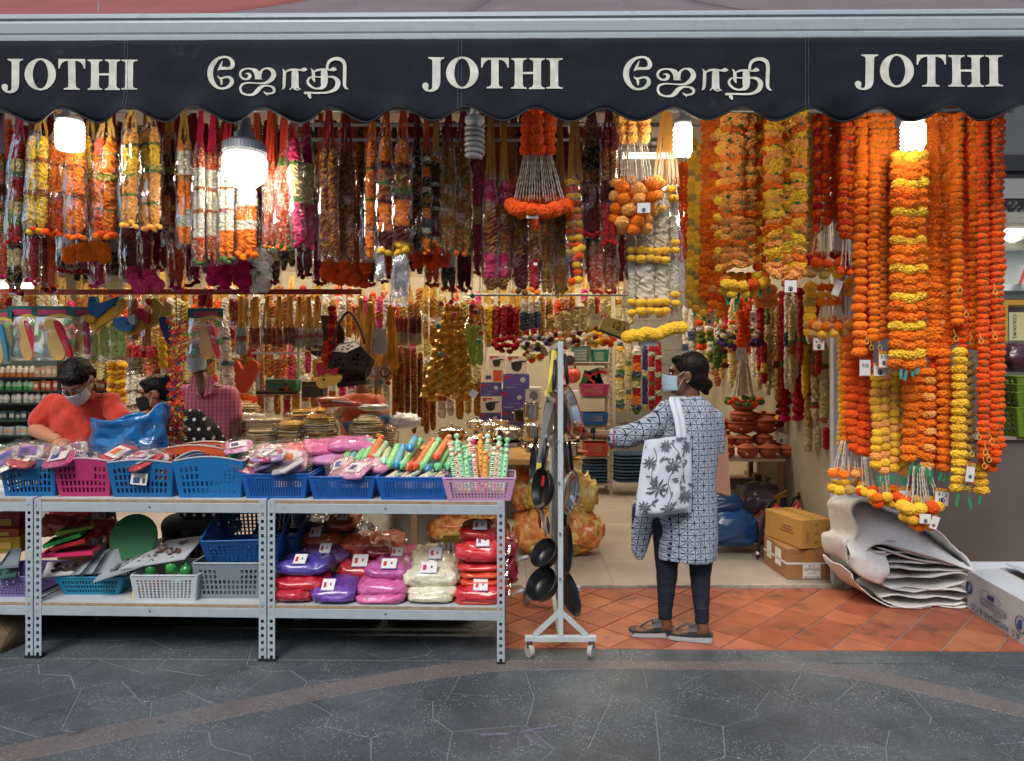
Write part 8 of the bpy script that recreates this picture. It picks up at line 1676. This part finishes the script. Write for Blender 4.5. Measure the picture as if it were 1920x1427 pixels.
def block_print(nt,x,y,z):
    P_ = .066; u = (x+y*.6)/P_+40.0; v = (z)/P_+40.0; fu,fv = u.frac()-.5,v.frac()-.5; au,av = fu.abs(),fv.abs()
    diag = (au-av).abs().lt(.03); border = au.max(av).gt(.468); big = ((u*.5).frac()-.5).abs().lt(.022).max(((v*.5).frac()-.5).abs().lt(.022))
    def leaf(a,b_): d = ((a-.27)*(a-.27)*2.2+b_*b_*16.0).sqrt(); return d.lt(.23)*(d.gt(.0))
    lf = leaf(au,fv).max(leaf(av,fu))
    return 'a2abb8',[(diag,'1c2740'),(border,'1c2740'),(lf,'263450')]
m_kurta = pattern_mat('block_print_cotton',block_print,.85,(14,.25),.1)
b = B(); loft(b,[(W_(1287,1046,.01),.166,.145),(W_(1287,1000,.01),.166,.146),(W_(1287,950,.01),.160,.14),(W_(1289,900,.01),.152,.13),(W_(1292,850,.01),.154,.125),(W_(1292,805,.01),.166,.122),(W_(1291,778,.01),.158,.112),(W_(1290,760,.01),.135,.098),(W_(1292,749,.01),.088,.078),(W_(1293,742,.01),.058,.062)])
capsule(b,W_(1256,778,.0),.085,W_(1205,812,.03),.070); capsule(b,W_(1205,812,.03),.068,W_(1156,822,.07),.056); capsule(b,W_(1334,785,.0),.062,W_(1340,845,.04),.054)
blob('tunic',b,.008,m_kurta,t,.016,(11,11,3.2),3,11)
b = B(); loft(b,[(W_(1200,1050,.07),.022,.014),(W_(1198,1030,.07),.048,.02),(W_(1203,1000,.06),.062,.03),(W_(1213,950,.05),.085,.05),(W_(1235,890,.04),.08,.06)]); blob('tunic_front',b,.008,m_kurta,t,.006,(9,9,5),2,5)
B().tube([W_(1148,822,.078)+Vector((.006*sin(a),.056*cos(a),.058*sin(a))) for a in [k*PI/10 for k in range(20)]],.004,5,closed=True).build('cuff_trim',mat('crimson_trim','a01a44',.6),t,smooth=True)
B().tube([W_(1112,815,.097)+Vector((.002,.026*cos(a),.027*sin(a))) for a in [k*PI/8 for k in range(16)]],.006,6,closed=True).build('watch_strap',m_dark,t,smooth=True); B().box(W_(1112,806,.072),(.028,.006,.03)).build('watch',mat('watch_face','20242a',.2),t)
m_leg = mat('navy_leggings','0e1526',.8,var=(12,.12),bump=(40,.2)); b = B()
for hp_,kn,an,Df,ysole in LEGS:
    capsule(b,W_(hp_[0],985,hp_[2]),.086,W_(*kn),.058); capsule(b,W_(*kn),.058,W_(an[0],an[1]-4,an[2]),.037)
    for k in range(5): b.lathe([(.034,-.006),(.042,0),(.034,.006)],W_(an[0]+R.uniform(-1,1),an[1]-2-6*k,an[2]),14)
blob('leggings',b,.007,m_leg,t,.003,(14,14,26),2,2)
m_sole = mat('white_sole','9fa5a6',.7); m_upper = mat('dark_sandal','23272b',.5)
for i,(hp_,kn,an,Df,ysole) in enumerate(LEGS):
    A_ = P(an[0],ysole-22,Df); fd = Vector((-.97,.10 if ysole < 1200 else .30,0)).normalized(); sd = Vector((-fd.y,fd.x,0)); outl = [(-.055,.0),(-.05,.028),(0,.036),(.08,.040),(.14,.044),(.18,.034),(.196,.0),(.18,-.034),(.14,-.042),(.08,-.036),(0,-.034),(-.05,-.028)]
    pp = catmull([(u,v,0) for u,v in outl],4,True); z0 = .008; root = None
    for nm,za,zb,mm,kk in (('sole',0,.024,m_sole,1.0),('footbed',.024,.034,m_upper,1.03)):
        n = len(pp); hz = lambda u: max(0,(.05-u)*.10)*(1 if za else .6)
        vs = [A_+fd*p.x*kk+sd*p.y*kk+Vector((0,0,z0+za+(hz(p.x) if za else 0)-A_.z)) for p in pp]+[A_+fd*p.x*kk+sd*p.y*kk+Vector((0,0,z0+zb+hz(p.x)-A_.z)) for p in pp]
        o = B().add(vs,[(j,(j+1) % n,n+(j+1) % n,n+j) for j in range(n)]+[tuple(range(n-1,-1,-1)),tuple(range(n,2*n))]).build('sandal' if root is None else nm,mm,root or t); root = root or o
    zt = z0+.036
    for (a0,a1) in ((.0,.05),): 
        arc = [A_+fd*(.045+.0*k)+sd*(.046*cos(k*PI/8))+Vector((0,0,zt-A_.z+.062*sin(k*PI/8))) for k in range(9)]; b = B(); vs = []
        for k,p in enumerate(arc): vs += [p-fd*.022,p+fd*.024+Vector((0,0,-.012*sin(k*PI/8)))]
        b.add(vs,[(2*k,2*k+1,2*k+3,2*k+2) for k in range(8)]); solid(b.build('strap',m_upper,root),.004,1)
    B().tube([A_+fd*.07+Vector((0,0,zt-A_.z+.05)),A_+fd*.12+sd*.008+Vector((0,0,zt-A_.z+.026)),A_+fd*.150+sd*.012+Vector((0,0,zt-A_.z))],.005,6).build('toe_thong',m_upper,root)
# tote bag on her shoulder
tt = thing('tote_bag','white cotton tote bag printed with grey flowers hanging from the shoulder','tote bag',W_(1246,968,-.2)); m_tote = mat('white_cotton','c9cedb',.85,var=(8,.06),bump=(50,.15))
def tf(u,v,side=1):
    xl = 1208-14*v-4*sin(v*2.2); xr = 1294+4*sin(v*3)+(2*v); px = xl+(xr-xl)*u; py = 815+(150+4*sin(u*5))*v+10*(1-u)*(1-v); bul = .055*(math.sin(PI*u)**.6)*(.25+.75*v**.6)*(1 if v < .93 else max(.15,(1-v)/.07)); wr = mnoise.noise(Vector((u*5,v*4,3)))*.010
    return W_(px,py,-.185)+Vector((0,-side*bul+wr+.03*(u-.5),0))
B().grid(tf,26,30).build('bag_front',m_tote,tt,smooth=True); B().grid(lambda u,v: tf(u,v,-.6)+Vector((0,.004,0)),26,30).build('bag_back',m_tote,tt,smooth=True)
for x0,x1,dd in ((1262,1274,0),(1272,1282,.02)):
    pts = catmull([W_(x1,822,-.215+dd),W_((x0+x1)/2+2,790,-.19+dd),W_(x0,760,-.15+dd),W_(x0-2,748,-.08+dd),W_(x0,744,.0+dd)],5); vs = []
    for k,p in enumerate(pts): w = Vector((S(5.5,DW),.0,0)); vs += [p-w,p+w]
    solid(B().add(vs,[(2*k,2*k+1,2*k+3,2*k+2) for k in range(len(pts)-1)]).build('strap',m_tote,tt,smooth=True),.004,0)
b = B(); rg = random.Random(4); lay = 0
def put(shape,u,v,s,a):
    global lay
    lay += 1; ps = []
    for x,y in shape: X_,Y_ = x*cos(a)-y*sin(a),x*sin(a)+y*cos(a); ps.append(tf(min(.98,max(.02,u+X_*s)),min(.95,max(.02,v+Y_*s*.66)))+Vector((0,-.0018-.00004*lay,0)))
    b.add(ps,[tuple(t_) for t_ in tessellate_polygon([[Vector((x,y,0)) for x,y in shape]])],lin(rg.choice(['50545f','5f646f','6e737e'])))
LEAF = [(0,0),(.3,.16),(.7,.17),(1,0),(.7,-.14),(.3,-.12)]
def stem_(pts):
    pp = catmull([(x,y,0) for x,y in pts],5); vs = []
    for i,p in enumerate(pp):
        d = pp[min(i+1,len(pp)-1)]-pp[max(i-1,0)]; n = Vector((-d.y,d.x)).normalized()*.006; vs += [tf(min(.98,max(.02,p.x+n.x)),min(.96,max(.02,p.y+n.y)))+Vector((0,-.0016,0)),tf(min(.98,max(.02,p.x-n.x)),min(.96,max(.02,p.y-n.y)))+Vector((0,-.0016,0))]
    b.add(vs,[(2*i,2*i+1,2*i+3,2*i+2) for i in range(len(pp)-1)],lin('4a4f5a'))
def flower_(u,v,s,n=9):
    for ring_,k in ((1.0,n),(.62,n-2)):
        for i in range(k): a = 2*PI*i/k+ring_; put([(.3*ring_,0),(.55*ring_,.13),(.95*ring_,.06),(1.0*ring_,0),(.95*ring_,-.06),(.55*ring_,-.13)],u,v,s,a)
    put([(.22*cos(i*PI/5),.22*sin(i*PI/5)) for i in range(10)],u,v,s,0)
for u,v,s in ((.33,.62,.19),(.62,.36,.16),(.55,.88,.12),(.15,.30,.14),(.86,.78,.15),(.90,.16,.12),(.12,.86,.12),(.45,.10,.13)): flower_(u,v,s)
for ps in ([(.45,.95),(.58,.75),(.52,.55),(.62,.4)],[(.33,.62),(.2,.45),(.28,.25),(.2,.1)],[(.62,.36),(.72,.22),(.6,.1)],[(.86,.78),(.74,.62),(.82,.45),(.76,.3)],[(.33,.75),(.2,.85),(.1,.95)]): stem_(ps)
for k in range(46): put(LEAF,rg.uniform(.06,.9),rg.uniform(.05,.9),rg.uniform(.07,.15),rg.uniform(0,6.3))
b.build('floral_print',mat('print_ink',attr='Col',rough=.9),tt)
pb = thing('paper_bag','tan paper bag carried at the customer right side','paper bag',W_(1356,930,.0)); b = B(); b.add([W_(1346,820,-.02),W_(1364,818,.0),W_(1370,930,.02),W_(1343,922,-.04),W_(1346,820,.1),W_(1364,818,.12),W_(1370,932,.14),W_(1343,926,.1)],[(0,1,2,3),(5,4,7,6),(1,5,6,2),(4,0,3,7),(3,2,6,7)]); b.build('bag',mat('tan_paper','a87c62',.6,var=(10,.1),bump=(30,.2)),pb); B().tube(catmull([W_(1350,820,.0),W_(1352,806,.02),W_(1360,806,.05),W_(1362,818,.06)],4),.003,5).build('handle',mat('tan_cord','8a6248',.7),pb)
# ---------------- man in the orange T-shirt
Dm = 4.27; M = lambda px,py,d=0: P(px,py,Dm+d); t = thing('person','man in an orange red T-shirt and white mask bending over the counter','person',(X(150,Dm),Dm,.02)); sk = skin('b57a5c')
b = B(); q,M_ = head_geo(b,M(146,712,-.13),(.02,-.62,-.72),(0,-.72,.62),1.02); capsule(b,M(148,722,-.04),.055,M(151,750,.02),.062); loft(b,[(M(155,1080,.05),.14,.10),(M(155,950,.05),.14,.10),(M(155,850,.045),.13,.085),(M(153,790,.04),.13,.075),(M(152,758,.03),.11,.06)])
capsule(b,M(98,760,.02),.045,M(70,806,-.05),.045); capsule(b,M(68,806,-.05),.046,M(106,824,-.22),.032); capsule(b,M(206,760,.02),.045,M(230,800,-.04),.045); capsule(b,M(232,800,-.04),.046,M(214,826,-.2),.032)
for sx in (-1,1): capsule(b,M(155+sx*26,950,.05),.09,(X(155+sx*28,Dm),Dm+.05,.5),.07); capsule(b,(X(155+sx*28,Dm),Dm+.05,.5),.065,(X(155+sx*28,Dm),Dm+.05,.1),.045); capsule(b,(X(155+sx*28,Dm),Dm+.06,.06),.045,(X(155+sx*28,Dm),Dm-.12,.05),.035)
hb = M(116,829,-.27); b.sphere(hb,(.038,.045,.022),14,10,Matrix.Rotation(-.5,3,'Z'))
for k in range(4): h = hb+Vector((.005+.019*k,-.028-.006*(1.5-abs(k-1.5)),.004)); finger(b,[h,h+Vector((.012,-.032,.002)),h+Vector((.020,-.052,-.020)),h+Vector((.018,-.055,-.042))],.0095)
finger(b,[hb+Vector((-.02,-.01,0)),hb+Vector((-.022,-.045,-.01)),hb+Vector((-.005,-.068,-.022))],.0105); hb2 = M(208,832,-.24); b.sphere(hb2,(.038,.045,.022),12,8)
for k in range(4): h = hb2+Vector((-.03+.018*k,-.03,0)); finger(b,[h,h+Vector((-.004,-.035,-.006)),h+Vector((-.006,-.055,-.03))],.0095)
blob('body',b,.007,sk,t,smooth=1); face_parts(t,q,M_,1.02,mask='cdcfce',glasses=True)
b = B(); b.sphere(q(0,-.018,.045),(.086,.106,.088),22,16,M_); b.sphere(q(0,.058,.085),(.062,.042,.030),14,10,M_); b.sphere(q(0,-.06,-.01),(.076,.06,.07),16,10,M_); blob('hair',b,.007,hair_mat('0d0b0b'),t,.006,(90,90,40),1,8)
m_tee = mat('orange_red_jersey','bd3218',.85,var=(10,.08),bump=(22,.4),sheen=.25); b = B()
loft(b,[(M(155,960,.05),.19,.13),(M(155,900,.05),.19,.135),(M(154,850,.045),.182,.13),(M(153,800,.035),.185,.12),(M(152,768,.03),.19,.11),(M(151,752,.02),.165,.09),(M(150,740,.01),.10,.07),(M(150,734,.0),.07,.055)],e=.9); capsule(b,M(100,756,.02),.068,M(77,788,-.03),.066); capsule(b,M(204,756,.02),.068,M(226,786,-.02),.066)
blob('t_shirt',b,.009,m_tee,t,.014,(14,14,11),2,4); B().tube([M(150+24*cos(a*PI/12),741-8*sin(a*PI/12)+2,-.02-.05*sin(a*PI/12)*-1-.03) for a in range(24)],.006,6,closed=True).build('collar',m_tee,t,smooth=True)
B().tube([M(100,822,-.19)+Vector((.012*sin(a),.030*cos(a),.034*sin(a))) for a in [k*PI/8 for k in range(16)]],.006,6,closed=True).build('bangle',mat('gold_bangle','c99a3a',.25,metal=.9),t,smooth=True)
b = B()
for sx in (-1,1): capsule(b,M(155+sx*24,950,.05),.11,(X(155+sx*28,Dm),Dm+.05,.5),.085); capsule(b,(X(155+sx*28,Dm),Dm+.05,.5),.08,(X(155+sx*28,Dm),Dm+.05,.12),.06)
blob('trousers',b,.012,mat('dark_trousers','1d2026',.8),t,.004)
# ---------------- seated woman in the polka dot blouse
Ds = 4.55; Q_ = lambda px,py,d=0: P(px,py,Ds+d); t = thing('person','woman in a black polka dot blouse and black mask leaning forward','person',(X(340,Ds),Ds,.02)); sk = skin('9a6246')
b = B(); q,M_ = head_geo(b,Q_(294,738,0),(-.93,-.30,-.22),(-.22,0,.97),.98); capsule(b,Q_(306,752,.01),.046,Q_(330,778,.03),.055); loft(b,[(Q_(392,990,.05),.16,.13),(Q_(388,900,.05),.15,.12),(Q_(372,840,.05),.14,.12),(Q_(352,795,.04),.12,.11),(Q_(334,772,.03),.06,.06)])
capsule(b,Q_(362,785,-.06),.05,Q_(380,832,-.10),.042); capsule(b,Q_(380,832,-.10),.038,Q_(366,868,-.22),.026); b.sphere(Q_(360,872,-.25),(.035,.04,.02),12,8)
for k in range(4): h = Q_(352+4*k,873,-.28); finger(b,[h,h+Vector((-.01,-.035,0)),h+Vector((-.015,-.05,-.02))],.0085)
finger(b,[Q_(368,872,-.27),Q_(366,874,-.31),Q_(362,878,-.33)],.009)
for sx in (-1,1): capsule(b,Q_(388,985,.05+.08*sx),.09,(X(330,Ds),Ds+.05+.08*sx,.46),.07); capsule(b,(X(330,Ds),Ds+.05+.08*sx,.46),.06,(X(330,Ds),Ds+.05+.08*sx,.08),.04)
blob('body',b,.008,sk,t,smooth=1); face_parts(t,q,M_,.98,mask='17181a')
b = B(); b.sphere(q(0,-.02,.042),(.084,.098,.086),20,14,M_); b.sphere(q(0,-.055,-.005),(.076,.06,.07),16,10,M_); b.sphere(q(0,.05,.085),(.06,.042,.028),12,8,M_); b.sphere(Q_(326,703,.02),(.048,.048,.045),14,10); capsule(b,Q_(322,730,.04),.05,Q_(338,775,.08),.03); blob('hair',b,.007,hair_mat('0e0b0b'),t,.005,(50,50,30),1,2)
def polka(nt,x,y,z):
    u,v = (x+y*.4)/.062+50.0,z/.062+50.0; row = v.floor(); u2 = u+(row*.5).frac(); fu,fv = u2.frac()-.5,v.frac()-.5; d = (fu*fu+fv*fv).sqrt(); return '0d0e11',[(d.lt(.17),'c9c2b8')]
b = B(); loft(b,[(Q_(394,985,.05),.19,.16),(Q_(390,900,.05),.185,.16),(Q_(378,845,.05),.18,.155),(Q_(360,800,.04),.165,.14),(Q_(346,778,.035),.12,.11),(Q_(336,766,.03),.065,.07)]); capsule(b,Q_(364,788,-.05),.075,Q_(384,826,-.10),.062); blob('blouse',b,.009,pattern_mat('polka_dot_cotton',polka,.8,(20,.2)),t,.008,(10,10,7),2,6)
st_ = thing('stool','dark stool the woman in polka dots sits on','stool',(X(388,Ds),Ds+.05,.02)); B().lathe([(.19,.40),(.2,.42),(.2,.45),(.17,.46)],(X(388,Ds),Ds+.05,0),20).build('seat',m_dark,st_)
for a in range(4): B().tube([(X(388,Ds)+.13*cos(a*PI/2+.8),Ds+.05+.13*sin(a*PI/2+.8),.4),(X(388,Ds)+.18*cos(a*PI/2+.8),Ds+.05+.18*sin(a*PI/2+.8),.024)],.014,8).build('leg',m_pipe,st_)
b = B()
for sx in (-1,1): capsule(b,Q_(388,985,.05+.08*sx),.10,(X(330,Ds),Ds+.05+.08*sx,.46),.08); capsule(b,(X(330,Ds),Ds+.05+.08*sx,.46),.075,(X(330,Ds),Ds+.05+.08*sx,.1),.055)
blob('trousers',b,.012,mat('dark_trousers','1d2026',.8),t,.004)
# ---------------- man in the pink checked shirt
Dp = 5.0; K = lambda px,py,d=0: P(px,py,Dp+d); t = thing('person','man in a pink checked shirt and pale mask standing at the back','person',(X(390,Dp),Dp,.02)); sk = skin('6a4430')
b = B(); q,M_ = head_geo(b,K(375,668,-.02),(.03,-1,-.12),(0,0,1),1.02); capsule(b,K(376,690,.02),.056,K(382,725,.03),.062); capsule(b,K(378,710,-.03),.045,K(379,738,-.095),.03); loft(b,[(K(392,1000,.03),.17,.11),(K(392,880,.03),.17,.11),(K(392,800,.03),.18,.11),(K(390,745,.03),.18,.10),(K(386,722,.03),.13,.08)])
capsule(b,K(428,738,.03),.058,K(438,785,.02),.046); capsule(b,K(438,785,.02),.046,K(440,842,-.04),.030); capsule(b,K(346,738,.03),.058,K(338,790,.0),.046); capsule(b,K(338,790,0),.045,K(346,840,-.1),.03)
for px in (440,348):
    h0 = K(px,850,-.06 if px > 400 else -.12); b.sphere(h0,(.025,.034,.042),12,8)
    for k in range(4): h = h0+Vector((-.022+.015*k,-.01,-.034)); finger(b,[h,h+Vector((0,-.008,-.035)),h+Vector((0,.004,-.06))],.0088)
    finger(b,[h0+Vector((-.024,-.02,.0)),h0+Vector((-.03,-.035,-.03))],.0095)
for sx in (-1,1): capsule(b,K(392+sx*24,1000,.03),.09,(X(392+sx*25,Dp),Dp+.03,.5),.068); capsule(b,(X(392+sx*25,Dp),Dp+.03,.5),.06,(X(392+sx*25,Dp),Dp+.03,.1),.045); capsule(b,(X(392+sx*25,Dp),Dp+.03,.06),.045,(X(392+sx*25,Dp),Dp-.14,.05),.035)
blob('body',b,.008,sk,t,smooth=1); face_parts(t,q,M_,1.02,mask='b3cbc9'); b = B(); b.sphere(q(0,-.02,.045),(.086,.1,.085),18,12,M_); b.sphere(q(0,-.055,-.005),(.076,.06,.07),14,10,M_); blob('hair',b,.008,hair_mat('0d0b0b'),t,.006,(60,60,40),1)
def plaid(nt,x,y,z):
    u,v = (x+y*.3)/.03+60.0,z/.03+60.0; a,c = (u.frac()-.5).abs().lt(.11),(v.frac()-.5).abs().lt(.11); return 'd2788c',[(a,'b84c68'),(c,'dc9aa6'),(a*c,'8a4a62')]
m_plaid = pattern_mat('pink_check_cotton',plaid,.8,(16,.2)); b = B(); loft(b,[(K(392,960,.03),.205,.14),(K(392,880,.03),.205,.145),(K(392,800,.03),.205,.14),(K(390,755,.03),.215,.125),(K(387,728,.03),.16,.09),(K(384,716,.03),.075,.062)]); capsule(b,K(426,742,.03),.08,K(438,778,.02),.068); capsule(b,K(350,742,.03),.08,K(341,780,.02),.068); blob('shirt',b,.009,m_plaid,t,.014,(9,9,6),2,9)
for sx in (-1,1): vs = [K(379+sx*2,745,-.135),K(379+sx*14,703,-.045),K(379+sx*24,712,-.05),K(379+sx*20,736,-.115)]; solid(B().add(vs,[(0,1,2,3)]).build('collar',m_plaid,t),.005,0)
b = B()
for sx in (-1,1): capsule(b,K(392+sx*22,960,.03),.11,(X(392+sx*25,Dp),Dp+.03,.5),.085); capsule(b,(X(392+sx*25,Dp),Dp+.03,.5),.08,(X(392+sx*25,Dp),Dp+.03,.12),.06)
blob('trousers',b,.012,mat('dark_trousers','1d2026',.8),t,.004)
# ---------------- person in orange behind the lantern
Do = 5.75; O_ = lambda px,py,d=0: P(px,py,Do+d); t = thing('person','person in an orange sari mostly hidden behind the metal lantern','person',(X(680,Do),Do,.02)); sk = skin('8a5a40')
b = B(); q,M_ = head_geo(b,O_(672,690,0),(-.2,-1,-.4),(0,-.3,1),.98); capsule(b,O_(674,705,.02),.045,O_(680,735,.03),.05); loft(b,[(O_(684,900,.03),.17,.12),(O_(684,800,.03),.16,.11),(O_(682,750,.03),.15,.09)]); capsule(b,O_(650,752,0),.045,O_(634,778,-.1),.038); capsule(b,O_(634,778,-.1),.036,O_(648,760,-.25),.026); capsule(b,O_(712,752,0),.045,O_(722,780,-.1),.038); capsule(b,O_(722,780,-.1),.036,O_(690,768,-.26),.026)
for h0 in (O_(654,754,-.28),O_(684,764,-.29)):
    b.sphere(h0,(.03,.03,.022),12,8)
    for k in range(4): h = h0+Vector((-.02+.014*k,-.02,.004)); finger(b,[h,h+Vector((.004,-.03,-.004)),h+Vector((.004,-.045,-.022))],.0085)
    finger(b,[h0+Vector((.024,-.01,0)),h0+Vector((.026,-.04,-.01))],.009)
for sx in (-1,1): capsule(b,O_(684+sx*20,880,.03),.1,(X(684+sx*20,Do),Do+.03,.1),.05)
blob('body',b,.009,sk,t,smooth=1); face_parts(t,q,M_,.98); b = B(); b.sphere(q(0,-.02,.042),(.085,.1,.086),18,12,M_); b.sphere(q(0,-.07,-.02),(.06,.05,.06),14,10,M_); blob('hair',b,.009,hair_mat('0e0b0b'),t,.005)
b = B(); loft(b,[((X(684,Do),Do+.03,.06),.24,.18),(O_(684,900,.03),.20,.15),(O_(684,800,.03),.19,.14),(O_(682,755,.03),.185,.115),(O_(680,738,.03),.10,.08)]); capsule(b,O_(652,754,0),.066,O_(640,772,-.07),.055); capsule(b,O_(710,754,0),.066,O_(720,774,-.07),.055); blob('sari',b,.011,mat('orange_silk','c8581f',.5,var=(8,.12),sheen=.3,bump=(24,.2)),t,.014,(10,10,4),2); b = B(); vs = []
for k in range(13): u = k/12; vs += [O_(640+90*u,790-18*u+4*sin(u*9),-.19),O_(650+84*u,812-16*u+4*sin(u*9),-.19)]
b.add(vs,[(2*k,2*k+1,2*k+3,2*k+2) for k in range(12)]); solid(b.build('sari_border',mat('blue_border','2a5a8c',.5),t,smooth=True),.006,1)
# ---------------- blue carrier bag on the counter
t = thing('carrier_bag','crumpled bright blue plastic carrier bag standing on the counter','carrier bag',P(245,850,3.95)); m_cb2 = mat('blue_carrier','0f66a6',.22,spec=.6,coat=.6,sss=.15,bump=(14,.8)); Dc = 3.96
def cbf(u,v):
    a = 2*PI*u; topw = 76+6*sin(a*2); px = 242+(80*(1-.12*v))*cos(a)*(.80+.2*v**.3); zt = 786-18*cos(a)*-1*0+(8*sin(a*3+1))+(-34 if cos(a) > .55 else 0)*((cos(a)-.55)/.45)**.6 if cos(a) > .55 else 786+8*sin(a*3+1)+6*cos(a*2)
    py = 858+(zt-858)*v; d = .13*sin(a)*(1-.15*v); n = mnoise.noise(Vector((cos(a)*2.2,sin(a)*2.2,v*2.6)))*.026+mnoise.noise(Vector((cos(a)*6,sin(a)*6,v*6)))*.012; p = P(px,py,Dc+d); return p+Vector((cos(a)*n,sin(a)*n*1.3,n*.3))
b = B(); b.grid(cbf,60,26,True); o = b.build('bag',m_cb2,t,smooth=True); solid(o,.0015,0)
b = B(); vs = [cbf(j/60,0) for j in range(60)]; b.add(vs,[tuple(range(59,-1,-1))]).build('bag_base',m_cb2,t); tx = B()
text_on(tx,'MRK',.05,P(283,800,3.80),(1,.1,.12),(-.1,0,1),fitw=.10); text_on(tx,'& CO',.035,P(280,815,3.80),(1,.1,.12),(-.1,0,1),fitw=.07)
for k in range(4): tx.box(P(290,826+4*k,3.81),(.07-.01*k,.001,.003))
tx.build('print',mat('navy_print','0c1c3c',.6),t)
